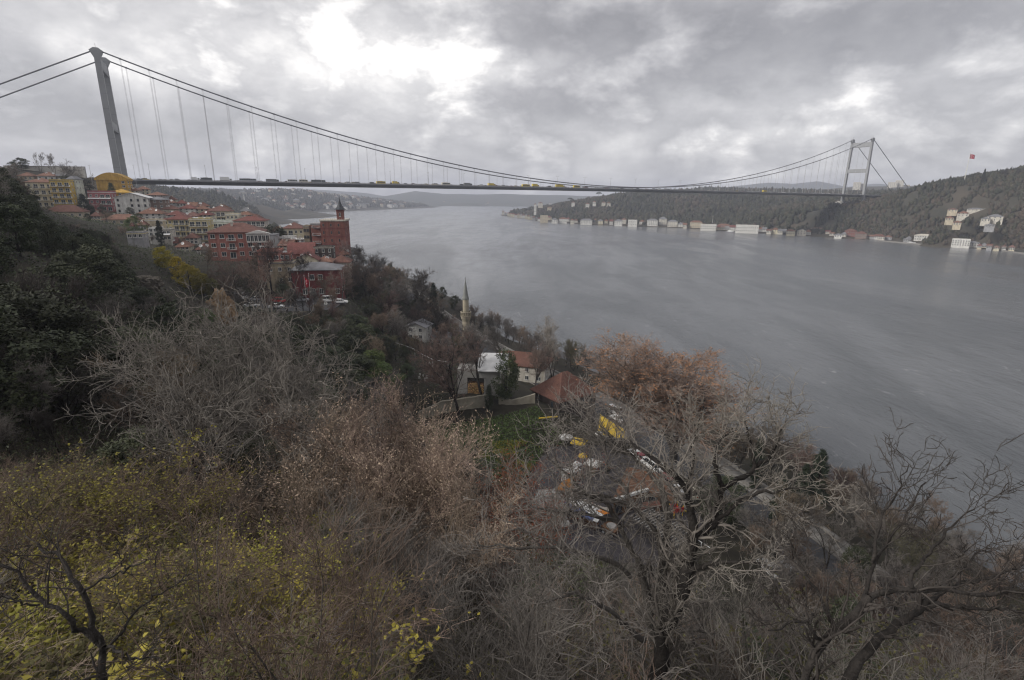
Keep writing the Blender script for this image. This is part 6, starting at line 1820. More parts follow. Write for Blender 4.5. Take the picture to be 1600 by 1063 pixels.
SH_BARE = [shrub_model(61, 3.2, 16, 420, 0.016, 0.5, twl=(0.35, 1.0)), shrub_model(62, 2.8, 20, 460, 0.013, 0.8, twl=(0.3, 0.9), arch=0.1), shrub_model(63, 3.8, 12, 420, 0.020, 0.35, twl=(0.4, 1.1))]
SH_BRAM = [shrub_model(71, 1.9, 46, 300, 0.006, 1.0, LEAF['lime'], 1500, 0.085, 0.05, 0.0028, 0.1, 0.35, 8, twl=(0.2, 0.6), cluster=0.5, ratio=0.7),
           shrub_model(72, 1.6, 50, 300, 0.006, 1.3, LEAF['lime'], 1100, 0.078, 0.05, 0.0028, 0.05, 0.45, 8, twl=(0.2, 0.6), cluster=0.45, ratio=0.7)]
SH_TAN = [shrub_model(81, 7.5, 30, 2400, 0.035, 0.34, LEAF['tan'], 24000, 0.062, 0.05, 0.006, 0.55, 0.0, 9, 0.3, (0.5, 1.7)), shrub_model(82, 5.5, 22, 1100, 0.028, 0.45, LEAF['tan'], 14000, 0.062, 0.05, 0.006, 0.5, 0.0, 9, 0.3, (0.5, 1.5))]
SH_EVER = [shrub_model(91, 2.2, 18, 260, 0.014, 0.8, LEAF['ivy'], 2600, 0.10, 0.10, 0.004, 0.2, 0.05), shrub_model(92, 2.6, 18, 260, 0.016, 0.6, LEAF['olive'], 2000, 0.085, 0.09, 0.004, 0.25, 0.0)]


SH_LEAFY = shrub_model(93, 4.6, 44, 1500, 0.014, 0.75, LEAF['lime'], 5200, 0.085, 0.05, 0.004, 0.25, 0.06, 8, 0.25, (0.3, 1.0), 0.7, 1.1)


def shrub(model, label, x, y, s, twig, stem=None, leaf=None, group=None, cat='shrub', name='shrub', z=None, wid=1.0, rz=None):
    t = thing(name, label, cat, (x, y, H1(x, y) if z is None else z), random.uniform(0, 6.28) if rz is None else rz, group, scale=(s * wid, s * wid, s))
    recolor(obj('stems', model[0], t), stem or BARK); recolor(obj('twigs', model[1], t), TWIG[twig])
    if model[2] is not None:
        o = obj('leaves', model[2], t)
        if leaf:
            recolor(o, LEAF[leaf])
    return t


def shrub_at(model, label, px, ptop, Y, top, twig, **k):
    p = at(px, ptop, Y); g = H1(p[0], p[1]); return shrub(model, label, p[0], p[1], max(1.0, p[2] - g) / top, twig, z=g, **k)


# tall tan shrubs whose dry seed heads catch the light
shrub_at(SH_TAN[0], 'tall tan shrub with dry pinkish seed heads, highest in front of the field', 598, 626, 24, 7.4, 'tan', wid=0.95, name='seed_shrub')
shrub_at(SH_TAN[1], 'tan shrub with dry seed heads left of the highest one', 535, 642, 23, 5.4, 'tan', wid=1.1, name='seed_shrub')
shrub_at(SH_TAN[1], 'broad tan seed headed shrub lower right of the highest one', 690, 722, 22, 5.4, 'tan', wid=1.1, name='seed_shrub')
shrub_at(SH_TAN[1], 'brownish twiggy shrub below the right corner of the green field', 800, 745, 26, 5.4, 'brown', wid=1.2, name='seed_shrub', leaf='russet')
# bushes that hold most of their yellow green leaves
for px, pt, Y, lab in ((110, 722, 15, 'dense yellow green bush, upper left of the brambles'), (205, 735, 15.5, 'dense yellow green bush right of the upper left one'), (30, 730, 16, 'dense olive yellow bush at the left edge above the brambles'), (330, 850, 11, 'yellow green bush in the middle of the brambles'), (410, 905, 9.5, 'yellow green bush at the right end of the brambles'), (250, 870, 9.5, 'low yellow green bush above the dark sapling')):
    shrub_at(SH_LEAFY, lab, px, pt, Y, 4.6, 'brown', leaf='olive' if 'olive' in lab else None, wid=1.35, name='leafy_bush', cat='bush')
NEAR = np.array([(-80, 690), (0, 705), (60, 725), (150, 728), (260, 760), (300, 810), (360, 790), (420, 735), (470, 690), (520, 665), (700, 740), (780, 800), (850, 880), (960, 905), (1060, 935), (1150, 930), (1250, 935), (1300, 965), (1450, 985), (1600, 985), (1700, 985)], float)


def near_fill(n, region, seed, gap, pick, group):
    rr = random.Random(seed); pts = []; k = 0; xs = [p[0] for p in region]; ys = [p[1] for p in region]
    while len(pts) < n and k < n * 30:
        k += 1; x, y = rr.uniform(min(xs), max(xs)), rr.uniform(min(ys), max(ys))
        if not in_poly(np.array([x]), np.array([y]), region)[0] or any((x - a) ** 2 + (y - b) ** 2 < gap * gap for a, b in pts):
            continue
        z = H1(x, y); u, v, Z = prj((x, y, z))
        if Z < 1.5:
            continue
        model, lab, tw, leaf, top, (s0, s1), wid = pick(rr, u, v)
        s = rr.uniform(s0, s1)
        while s > 0.3 and prj((x, y, z + top * s))[1] < np.interp(prj((x, y, z + top * s))[0], NEAR[:, 0], NEAR[:, 1]):
            s *= 0.85
        if s <= 0.3:
            continue
        if math.hypot(x, y) < 3.2 or np.linalg.norm(np.array([x, y, z + top * s]) - EYE) < 3.4:
            continue
        pts.append((x, y)); shrub(model, lab, x, y, s, tw, leaf=leaf, group=group, z=z, wid=wid, rz=rr.uniform(0, 6.28))


def pick_left(rr, u, v):
    q = rr.random()
    if q < 0.50:
        return SH_BRAM[rr.randrange(2)], 'bramble with yellow green leaves on arching brown canes at the lower left', 'tan', None, 1.5, (0.8, 1.5), 1.2
    if q < 0.60:
        return SH_BRAM[rr.randrange(2)], 'bramble with dull green leaves on the near slope', 'olive', 'olive', 1.5, (0.8, 1.4), 1.2
    if q < 0.72:
        return SH_EVER[rr.randrange(2)], 'dense olive leafy bush on the near slope', 'brown', 'olive', 2.2, (0.6, 1.0), 1.3
    if q < 0.86:
        return SH_BARE[rr.randrange(3)], 'brown leafless shrub on the near slope', 'brown', None, 3.2, (0.6, 1.0), 1.1
    return SH_BARE[rr.randrange(3)], 'grey leafless shrub on the near slope', 'grey', None, 3.2, (0.5, 0.9), 1.1


def pick_mid(rr, u, v):
    q = rr.random()
    if q < 0.46:
        return SH_BARE[rr.randrange(3)], 'grey leafless shrub on the near slope', 'grey', None, 3.2, (0.7, 1.25), 1.2
    if q < 0.62:
        return SH_BARE[rr.randrange(3)], 'pale twigged leafless shrub on the near slope', 'pale', None, 3.2, (0.6, 1.2), 1.2
    if q < 0.75:
        return SH_BARE[rr.randrange(3)], 'brown leafless shrub on the near slope', 'brown', None, 3.2, (0.7, 1.2), 1.2
    if q < 0.92:
        return SH_EVER[rr.randrange(2)], 'small leaved evergreen shrub on the near slope', 'dark', rr.choice(['ivy', 'olive', 'ivy']), 2.2, (0.7, 1.4), 1.2
    return SH_BRAM[rr.randrange(2)], 'bramble with dull green leaves on the near slope', 'olive', 'olive', 1.5, (0.9, 1.5), 1.2


GN_ = 'shrubs of the near slope'
near_fill(95, [(-3, 4.0), (-9, 5), (-17, 14), (-26, 24), (-20, 32), (-8, 24), (-5, 12), (-2.5, 7)], 21, 1.05, pick_left, GN_)
near_fill(120, [(-4, 5), (-6, 14), (-12, 26), (-14, 36), (-2, 36), (10, 30), (16, 18), (12, 9), (5, 4.5)], 22, 1.25, pick_mid, GN_)
near_fill(60, [(5, 4.5), (12, 9), (16, 18), (26, 24), (34, 12), (22, 6), (10, 3)], 23, 1.5, pick_mid, GN_)


# ---- ground cover: stems, ivy and fallen leaves nobody could count
def cover(name, label, region, n, size, leafm, seed, lift, stems=0, stemh=0.5, stemm=None, thr=-0.2, sc=6, Hf=None, tr=0.006):
    rg = np.random.default_rng(seed); xs = [p[0] for p in region]; ys = [p[1] for p in region]

    def pts(n):
        x = rg.uniform(min(xs), max(xs), n * 4); y = rg.uniform(min(ys), max(ys), n * 4)
        ok = in_poly(x, y, region) & (vnoise(x, y, sc, seed, 3) > thr) & (seg_dist(x, y, ROAD) > 8.6) & ~in_poly(x, y, YARD) & ~in_poly(x, y, PARKING)
        x, y = x[ok][:n], y[ok][:n]; return np.stack([x, y, H(x, y)], 1)
    C0 = pts(n); C0[:, 2] += rg.random(len(C0)) ** 1.5 * lift
    V, F = leaves_at(rg, C0, size, size * 0.2, 0.6, 0.7); ch = [(V, F, 0)]; mats = [leafm]
    if stems:
        B = pts(stems); m_ = len(B); d = _nrm(rg.normal(size=(m_, 3)) * np.array([0.7, 0.7, 0.2]) + np.array([0, 0, 0.8])); K = 3; P = np.empty((m_, K, 3)); P[:, 0] = B; ln = stemh * rg.uniform(0.5, 1.5, m_)
        for j in range(1, K):
            d = _nrm(d + rg.normal(size=(m_, 3)) * 0.28); P[:, j] = P[:, j - 1] + d * (ln / (K - 1))[:, None]
        R = np.full((m_, K), tr) * np.linspace(1, 0.5, K)[None]; v, q, t3 = spikes(P, R); ch.append((v, [q, t3], 1)); mats.append(stemm)
    o = obj(name, np_mesh(name, ch, mats), kind='stuff'); o['label'] = label
    return o


cover('undergrowth', 'brown canes and dull leaves covering the near slope', [(-3, 2.5), (-14, 6), (-34, 22), (-56, 36), (-48, 50), (-26, 44), (0, 42), (30, 30), (40, 10), (8, 2)], 60000, 0.07, LEAF['olive'], 31, 0.55, 30000, 1.0, TWIG['brown'], -0.35, 4, tr=0.0045)
cover('undergrowth', 'yellow green bramble leaves low on the left near slope', [(-3, 3), (-12, 5), (-24, 20), (-20, 30), (-7, 22), (-4, 10)], 22000, 0.085, LEAF['lime'], 32, 0.8, 0, thr=0.05, sc=2.2)
cover('ivy', 'ivy creeping over the near left bank', [(-13, 22), (-34, 21), (-58, 36), (-54, 60), (-30, 52), (-15, 40)], 30000, 0.15, LEAF['ivy'], 38, 1.3, 14000, 1.6, TWIG['dark'], -0.3, 5, tr=0.008)
cover('ivy', 'ivy and low evergreen growth covering the hillside', [(-30, 36), (-60, 55), (-150, 110), (-200, 200), (-260, 300), (-110, 300), (-50, 230), (-14, 170), (-12, 122), (-20, 112), (-20, 84), (0, 66), (24, 62), (40, 40), (30, 30), (0, 40)], 60000, 0.42, LEAF['ivy'], 33, 1.1, 14000, 1.9, TWIG['dark'], -0.12, 14, tr=0.012)
cover('undergrowth', 'grey brown brushwood covering the hillside', [(-30, 36), (-60, 55), (-150, 110), (-200, 200), (-110, 300), (-50, 230), (-14, 170), (-12, 122), (-20, 112), (-20, 84), (0, 66), (24, 62), (56, 30), (50, 10), (30, 26), (0, 36)], 16000, 0.22, LEAF['olive'], 34, 0.5, 32000, 2.2, TWIG['grey'], -0.4, 9, tr=0.010)
cover('shore_growth', 'brown bushes between the quay and the water', [(80, 0), (100, 0), (86, 60), (74, 92), (52, 130), (30, 160), (26, 156), (46, 126), (60, 92), (68, 60)], 9000, 0.25, LEAF['olive'], 35, 0.8, 14000, 2.0, TWIG['brown'], -0.5, 8, tr=0.014)
# the green field
cover('grass', 'green weedy grass of the small sloping field', FIELD, 26000, 0.34, LEAF['green'], 36, 0.22, 0, thr=-0.5)
cover('grass', 'paler grass tufts in the lower part of the field', [(-14, 98), (-12, 86), (-2, 84), (8, 94), (10, 104)], 6000, 0.30, LEAF['lime'], 37, 0.25, 0, thr=0.06, sc=5)
# ------------------------------------------------------------------ the yard by the coast road
def gz(px, py, z=3.6):
    p = atz(px, py, z); return p[0], p[1]


M_canvas = {'white': mat('canvas_white', (0.60, 0.60, 0.58), 0.8, 0.12, 1.2), 'grey': mat('canvas_grey', (0.33, 0.32, 0.30), 0.85, 0.3, 0.8, 0.2), 'yellow': mat('canvas_yellow', (0.58, 0.40, 0.045), 0.8, 0.15, 1.5), 'blue': mat('canvas_blue', (0.10, 0.13, 0.26), 0.8, 0.15, 1.5), 'orange': mat('canvas_orange', (0.58, 0.20, 0.03), 0.8, 0.12, 1.5)}
M_woodd = mat('wood_dark', (0.085, 0.045, 0.030), 0.7, 0.25, 2)
M_woodm = mat('wood_brown', (0.16, 0.085, 0.045), 0.75, 0.25, 2)
M_deckroof = mat('terrace_brown', (0.115, 0.060, 0.038), 0.85, 0.3, 0.9, col2=(0.19, 0.10, 0.06))


def canopy(name, label, poly, zt, zp, material, legs=True, sag=0.25, cat='canopy'):
    """a tent roof: corner points on the ground plan, peak in the middle"""
    P = np.array(poly); c = P.mean(0); n = len(P); z0 = 3.56
    t = thing(name, label, cat, (c[0], c[1], z0)); mb = MB(); k = 4; V = []; F = []
    ring = []
    for q in range(k + 1):
        f = q / k
        for i in range(n):
            a = P[i] - c; b = P[(i + 1) % n] - c
            for w in (0, 0.5):
                e = a * (1 - w) + b * w * 1.0 if w else a
                if w:
                    e = (a + b) / 2
                h = zt + (zp - zt) * (1 - f) - sag * math.sin(PI * f) - (0.12 if w and f == 1 else 0)
                V.append((e[0] * f, e[1] * f, h - z0))
    m_ = 2 * n
    for q in range(k):
        for i in range(m_):
            j = (i + 1) % m_; F.append((q * m_ + i, q * m_ + j, (q + 1) * m_ + j, (q + 1) * m_ + i))
    V2 = [(x, y, z - 0.04) for x, y, z in V]; o = len(V)
    rim = [(k * m_ + i, k * m_ + (i + 1) % m_, o + k * m_ + (i + 1) % m_, o + k * m_ + i) for i in range(m_)]
    mb.add(V + V2, F + [tuple(x + o for x in f[::-1]) for f in F] + rim, material); obj('cover', mb.mesh('cover'), t)
    for i in range(n):
        e = (P[i] - c) * 0.96; pm = MB(); pm.beam((e[0], e[1], -0.1), (e[0], e[1], zt - z0), 0.05, M_rail, 6); obj('post', pm.mesh('post'), t)
    return t


canopy('tent', 'large pale grey tarpaulin tent at the left side of the yard', [gz(828, 792, 6), gz(862, 808, 6), gz(893, 790, 6), gz(872, 760, 6), gz(840, 762, 6)], 5.6, 6.6, M_canvas['grey'])
canopy('tent', 'small grey tarpaulin below the large tent', [gz(868, 822, 5), gz(893, 822, 5), gz(884, 803, 5), gz(866, 806, 5)], 5.0, 5.4, M_canvas['grey'])


def stall():
    a = np.array(gz(880, 788, 5.6)); b = np.array(gz(935, 815, 5.6)); c = np.array(gz(897, 780, 5.6))
    ang = math.atan2(*(b - a)[::-1]); L_ = np.linalg.norm(b - a); mid = (a + b) / 2 + np.array([-math.sin(ang), math.cos(ang)]) * 1.4
    t = thing('market_stall', 'long stall under a white and blue tarpaulin with an orange edge', 'stall', (mid[0], mid[1], 3.56), ang); h = L_ / 2
    mb = MB(); V = []; F = []; nx, ny = 9, 5; rr = random.Random(2)
    for j in range(ny):
        for i in range(nx):
            x = -h + L_ * i / (nx - 1); y = -1.7 + 3.4 * j / (ny - 1); V.append((x, y, 2.0 + 0.55 * math.sin(PI * j / (ny - 1)) + rr.uniform(-0.09, 0.09)))
    F = [(j * nx + i, j * nx + i + 1, (j + 1) * nx + i + 1, (j + 1) * nx + i) for j in range(ny - 1) for i in range(nx - 1)]
    mb.add(V, F, M_canvas['white']); o = len(V)
    mb.add([(x, y, z - 0.05) for x, y, z in V], [f[::-1] for f in F], M_canvas['white']); obj('cover', mb.mesh('cover'), t)
    mb = MB(); mb.prism([(-1.75, 1.9), (-1.72, 2.05), (-0.9, 2.42), (-0.9, 2.36), (-1.65, 1.6)], -h, h * 0.75, M_canvas['blue'], 'x'); obj('blue_edge', mb.mesh('blue_edge'), t)
    mb = MB(); mb.prism([(0.2, 2.62), (1.75, 2.14), (1.78, 2.06), (0.2, 2.55)], h * 0.55, h + 0.08, M_canvas['orange'], 'x'); obj('orange_edge', mb.mesh('orange_edge'), t)
    for sx in (-h + 0.2, 0, h - 0.2):
        for sy in (-1.6, 1.6):
            pm = MB(); pm.beam((sx, sy, 0), (sx, sy, 2.05), 0.05, M_rail, 6); obj('post', pm.mesh('post'), t)
    mb = MB(); mb.box(-h + 0.4, -1.3, 0, h - 0.5, -0.5, 0.95, M_woodd); mb.box(-h + 0.3, -1.4, 0.95, h - 0.4, -0.4, 1.02, M_woodm); obj('counter', mb.mesh('counter'), t)
    e = mid + np.array([math.cos(ang), math.sin(ang)]) * (h + 1.6)
    t2 = thing('cart', 'brown wooden cart with a round grey lid at the end of the stall', 'cart', (e[0], e[1], 3.56), ang)
    mb = MB(); mb.box(-1.2, -1.0, 0.45, 1.2, 1.0, 1.15, M_woodd); mb.box(-1.3, -1.1, 1.15, 1.3, 1.1, 1.25, M_woodm); obj('body', mb.mesh('body'), t2)
    mb = MB(); mb.lathe([(0.85, 1.25), (0.8, 1.42), (0.3, 1.52), (0.05, 1.55)], M_canvas['grey'], 16); obj('lid', mb.mesh('lid'), t2)
    for sx in (-0.8, 0.8):
        for sy in (-1.05, 1.05):
            w = obj('wheel', W_CAR, t2, (sx, sy, 0.36), 0, (1.1, 0.6, 1.1))


stall()
# round stone tables
tb = MB(); tb.lathe([(0.28, 0), (0.2, 0.1), (0.16, 0.65), (0.2, 0.72)], M_conc, 10); tleg = tb.mesh('pedestal')
tb = MB(); tb.lathe([(0.55, 0.72), (0.58, 0.76), (0.55, 0.80)], mat('table_top', (0.42, 0.38, 0.33), 0.6, 0.15, 2), 16); ttop = tb.mesh('table_top')
for px, py in ((905, 781), (913, 783), (920, 787), (926, 789), (936, 793), (941, 795), (948, 796)):
    x, y = gz(px, py, 4.3); t = thing('round_table', 'small round pale table in the row beside the long stall', 'table', (x, y, 3.56), 0, 'round tables in the yard'); obj('pedestal', tleg, t); obj('table_top', ttop, t)


def box_house(name, label, pts, z0, z1, roofm, wallm, cat, parapet=None):
    """flat roofed pavilion over a plan"""
    P = [tuple(p) for p in pts]; c = np.mean(P, 0); Q = [(x - c[0], y - c[1]) for x, y in P]
    t = thing(name, label, cat, (c[0], c[1], z0)); mb = MB()
    mb.prism([(x * 0.94, y * 0.94) for x, y in Q], -1.0, z1 - z0 - 0.15, wallm); obj('wall', mb.mesh('wall'), t)
    mb = MB(); mb.prism(Q, z1 - z0 - 0.15, z1 - z0 + 0.1, roofm); obj('roof', mb.mesh('roof'), t)
    for k in range(len(Q)):
        a, b = np.array(Q[k]), np.array(Q[(k + 1) % len(Q)]); d = b - a; L_ = np.linalg.norm(d); ang = math.atan2(d[1], d[0]); n = max(1, int(L_ / 2.4))
        for i in range(n):
            p = (a + d * (i + 0.5) / n) * 0.945
            o = add_window(t, p[0], p[1], 0.5, min(1.5, L_ / n - 0.4), 1.7, ang, M_dframe)
    if parapet:
        mb = MB(); a, b = Q[0], Q[1]
        mb.beam((a[0], a[1], z1 - z0 + 0.4), (b[0], b[1], z1 - z0 + 0.4), 0.32, parapet, 4); obj('parapet', mb.mesh('parapet'), t)
    return t


box_house('pavilion', 'flat brown roofed cafe pavilion in the middle of the yard', [gz(955, 786, 6.4), gz(1012, 768, 6.4), gz(1058, 782, 6.4), gz(1035, 745, 6.4), gz(985, 730, 6.4), gz(952, 740, 6.4)][:2] + [gz(1056, 780, 6.4), gz(1030, 742, 6.4), gz(980, 730, 6.4)], 3.5, 6.4, M_deckroof, M_woodm, 'pavilion', M_canvas['white'])
box_house('pavilion', 'low russet roofed kiosk beside the slatted pergola', [gz(1000, 796, 5.6), gz(1033, 792, 5.6), gz(1032, 782, 5.6), gz(1004, 786, 5.6)], 3.5, 5.6, ROOF['rust'], M_woodm, 'kiosk')
box_house('shed', 'small shed with an orange brown roof behind the large tent', [gz(868, 766, 6), gz(896, 766, 6), gz(897, 745, 6), gz(880, 752, 6)], 3.5, 6.0, mat('roof_amber', (0.34, 0.15, 0.035), 0.8, 0.25, 0.8), M_woodm, 'shed')


def pergola():
    a = np.array(gz(1018, 797, 5.4)); b = np.array(gz(1082, 838, 5.4)); c = np.array(gz(1040, 855, 5.4))
    ang = math.atan2(*(b - a)[::-1]); L_ = np.linalg.norm(b - a) + 1; wdt = 4.6; ctr = (a + b) / 2 - np.array([-math.sin(ang), math.cos(ang)]) * wdt / 2
    t = thing('pergola', 'dark pergola with many thin white slats beside the road', 'pergola', (ctr[0], ctr[1], 3.56), ang)
    mb = MB()
    for y in (-wdt / 2, 0, wdt / 2):
        mb.box(-L_ / 2, y - 0.08, 1.85, L_ / 2, y + 0.08, 2.05, M_dframe)
    mb.box(-L_ / 2, -wdt / 2, 1.78, L_ / 2, wdt / 2, 1.84, mat('pergola_mat', (0.035, 0.036, 0.042), 0.9, 0.2, 1)); obj('frame', mb.mesh('frame'), t)
    for sx in (-L_ / 2 + 0.1, L_ / 2 - 0.1):
        for sy in (-wdt / 2, wdt / 2):
            pm = MB(); pm.box(sx - 0.07, sy - 0.07, -0.1, sx + 0.07, sy + 0.07, 1.85, M_dframe); obj('post', pm.mesh('post'), t)
    sm = MB(); sm.box(-0.045, -wdt / 2 - 0.15, 2.05, 0.045, wdt / 2 + 0.15, 2.13, M_canvas['grey']); sme = sm.mesh('slat'); n = int(L_ / 0.52)
    for i in range(n):
        obj('slat', sme, t, (-L_ / 2 + 0.2 + i * (L_ - 0.4) / (n - 1), 0, 0))
    e = (a + b) / 2 + np.array([-math.sin(ang), math.cos(ang)]) * 0.9
    mb = MB(); mb.beam((-L_ * 0.62, 0, 1.05), (L_ * 0.75, 0, 1.05), 0.07, M_white, 6)
    for i in range(9):
        x = -L_ * 0.6 + i * L_ * 1.33 / 8; mb.box(x - 0.05, -0.05, -0.1, x + 0.05, 0.05, 1.0, M_white)
    thing('handrail', 'straight white handrail along the roadside of the pergola', 'handrail', (e[0], e[1], 3.56), ang, me=mb.mesh('handrail'))


pergola()


def parasol(label, px, py, r, colr, z=5.9, square=False, rot=0.0):
    x, y = gz(px, py, z); t = thing('parasol', label, 'parasol', (x, y, 3.4), rot); h = z - 3.4
    mb = MB(); mb.beam((0, 0, -0.1), (0, 0, h + 0.1), 0.04, M_rail, 6); obj('pole', mb.mesh('pole'), t)
    mb = MB(); mb.lathe([(r, h - 0.75), (r * 1.0, h - 0.55), (r * 0.5, h - 0.18), (0.05, h)], M_canvas[colr], 4 if square else 8); obj('canopy', mb.mesh('canopy'), t)
    mb = MB(); mb.lathe([(0.35, 0), (0.35, 0.1), (0.06, 0.14)], M_conc, 10); obj('base', mb.mesh('base'), t)


parasol('yellow parasol left of the larger yellow awning, nearest the field', 905, 686, 2.2, 'yellow', square=True, rot=0.4)
parasol('whitish parasol left of the yellow parasol', 884, 679, 1.6, 'white')
parasol('pale parasol at the foot of the yellow awnings', 937, 674, 1.0, 'white')
parasol('small yellow parasol below the large yellow parasol', 911, 708, 1.0, 'yellow', 5.2)
parasol('large white parasol above the green hedge', 927, 719, 2.1, 'white', square=True, rot=0.2)
parasol('small white parasol left of the large white one', 901, 721, 1.1, 'white', square=True)
canopy('awning', 'long yellow awning along the wall of the tiled house', [gz(934, 672, 6), gz(948, 679, 6), gz(982, 683, 6), gz(975, 668, 6), gz(938, 645, 6)], 5.6, 6.0, M_canvas['yellow'], cat='awning', sag=0.05)
bx = MB(); bx.box(-1.6, -0.9, 0, 1.6, 0.9, 2.2, M_frame); bx.box(-1.7, -1.0, 2.2, 1.7, 1.0, 2.35, M_canvas['white']); x, y = gz(892, 736, 5.6)
t = thing('kiosk', 'small white flat roofed kiosk left of the green hedge', 'kiosk', (x, y, 3.5), 0.5); obj('body', bx.mesh('body'), t)
add_window(t, 0, -0.9, 0.8, 1.6, 1.1, 0, M_dframe)
bx = MB(); bx.box(-2.2, -0.15, 0, 2.2, 0.15, 0.25, M_canvas['yellow']); x, y = gz(856, 669, 5)
thing('beam', 'yellow bar lying in the scrub below the tiled house', 'beam', (x, y, H1(x, y) + 0.7), 0.25, me=bx.mesh('beam'))
leafy(925, 738, 92, 'green', 'rounded green hedge bush behind the round tables', 2, 0.9, hmax=4.5, name='hedge_bush', cat='bush')
leafy(950, 730, 93, 'dark', 'dark green hedge bush at the left corner of the cafe pavilion', 0, 0.9, hmax=4.5, name='hedge_bush', cat='bush')
leafy(908, 742, 90, 'ivy', 'ivy green bush right of the orange brown shed', 1, 0.9, hmax=3.5, name='hedge_bush', cat='bush')

# cars parked along the coast road and other vehicles
def road_heading(x, y):
    best = None
    for (ax, ay), (bx_, by) in zip(ROAD[:-1], ROAD[1:]):
        d = math.hypot((ax + bx_) / 2 - x, (ay + by) / 2 - y)
        if best is None or d < best[0]:
            best = (d, math.atan2(by - ay, bx_ - ax))
    return best[1]


GP = 'cars parked beside the coast road'
for px, py, kind, colr, lab in ((992, 712, 'saloon', 'white', 'white car at the far end of the row parked by the cafe'), (999, 716, 'hatch', 'darkred', 'dark red car between two white cars by the cafe, farther one'), (1008, 722, 'saloon', 'white', 'white car just before the farther dark red car'), (1018, 731, 'van', 'white', 'white van in the row beside the cafe pavilion'), (1030, 742, 'hatch', 'white', 'white hatchback beside the brown pavilion roof'), (1037, 748, 'hatch', 'darkred', 'dark red hatchback beside the brown pavilion roof'), (1046, 757, 'saloon', 'darkred', 'nearer dark red car by the pavilion corner'),
                                (1056, 768, 'saloon', 'white', 'white car behind the kiosk, upper one'), (1064, 777, 'hatch', 'silver', 'silver car behind the kiosk'), (1072, 772, 'van', 'cream', 'cream van at the roadside right of the kiosk'), (1203, 893, 'saloon', 'white', 'white car half hidden by branches at the lower road'), (1228, 892, 'hatch', 'silver', 'silver car next to the white one at the lower road'),
                                (965, 655, 'saloon', 'white', 'white car passing the yellow awnings'), (958, 643, 'van', 'white', 'white van passing behind the yellow awnings')):
    x, y = gz(px, py, 3.4); a = road_heading(x, y)
    car(kind, colr, lab, (x, y, max(3.0, H1(x, y)) + 0.07), a, GP)
# red and yellow slide like play frame by the kiosk
x, y = gz(1056, 797, 4.5); t = thing('play_frame', 'small red and yellow play frame behind the white handrail', 'play frame', (x, y, 3.5), 0.4)
for sx in (-0.9, 0.9):
    for sy in (-0.7, 0.7):
        mb = MB(); mb.beam((sx, sy, 0), (sx, sy, 2.0), 0.09, M_canvas['yellow'], 8); obj('post', mb.mesh('post'), t)
mb = MB(); mb.box(-1.0, -0.8, 1.0, 1.0, 0.8, 1.12, PAINT['red']); mb.box(-1.0, -0.82, 1.2, 1.0, -0.74, 1.8, PAINT['red']); mb.box(-1.0, 0.74, 1.2, 1.0, 0.82, 1.8, PAINT['red']); obj('deck', mb.mesh('deck'), t)
mb = MB(); mb.prism([(1.0, 1.0), (2.6, 0.1), (2.6, 0.0), (1.0, 0.88)], -0.4, 0.4, PAINT['yellow'], 'y'); obj('slide', mb.mesh('slide'), t)

# red and white barriers on the lower road
bm_ = MB(); bm_.prism([(-0.3, 0), (0.3, 0), (0.2, 0.35), (0.12, 0.55), (-0.12, 0.55), (-0.2, 0.35)], -0.95, 0.95, PAINT['red'], 'x'); blow = bm_.mesh('lower_half')
bm_ = MB(); bm_.prism([(-0.12, 0.55), (0.12, 0.55), (0.10, 1.0), (-0.10, 1.0)], -0.95, 0.95, M_canvas['white'], 'x'); bup = bm_.mesh('upper_half')
pts = [np.array(gz(a, b, 3.2)) for a, b in ((1338, 940), (1350, 950), (1366, 962), (1382, 974), (1400, 988), (1420, 1003))]
cum = np.r_[0, np.cumsum([np.linalg.norm(b - a) for a, b in zip(pts[:-1], pts[1:])])]; n = max(4, int(cum[-1] / 2.0))
for i in range(n):
    q = (i + 0.5) / n * cum[-1]; x = np.interp(q, cum, [p[0] for p in pts]); y = np.interp(q, cum, [p[1] for p in pts])
    d = pts[-1] - pts[0]; t = thing('road_barrier', 'red and white plastic barrier in the line beside the lower road', 'barrier', (x, y, H1(x, y) + 0.07), math.atan2(d[1], d[0]), 'red and white road barriers'); obj('lower_half', blow, t); obj('upper_half', bup, t)
sheet('sandy_patch', [gz(1180, 905, 4), gz(1250, 965, 4), gz(1330, 945, 4), gz(1300, 915, 4), gz(1235, 895, 4)], 0, mat('sandy_ground', (0.22, 0.175, 0.13), 0.95, 0.25, 0.6, coords='World')).location.z = 3.35

# ------------------------------------------------------------------ car park below the village
for px, py, Y, kind, colr, rz, lab in ((434, 470, 160, 'jeep', 'red', 2.9, 'red jeep with dark windows in the car park'), (432, 479, 152, 'saloon', 'white', 0.25, 'white car in front of the red jeep'), (393, 478, 153, 'saloon', 'white', 0.3, 'white car at the left end of the car park'), (375, 462, 165, 'van', 'white', 0.2, 'white van at the upper left corner of the car park'), (402, 466, 163, 'saloon', 'silver', 0.15, 'silver car between the white van and the red jeep'), (474, 468, 163, 'hatch', 'silver', 0.1, 'silver car under the flagpoles'), (516, 468, 162, 'van', 'white', 0.2, 'white van right of the crimson building steps'), (532, 470, 160, 'saloon', 'white', 0.2, 'white car at the right end of the car park')):
    p = at(px, py, Y); car(kind, colr, lab, (p[0], p[1], PARK_Z + 0.08), rz, 'cars in the car park')


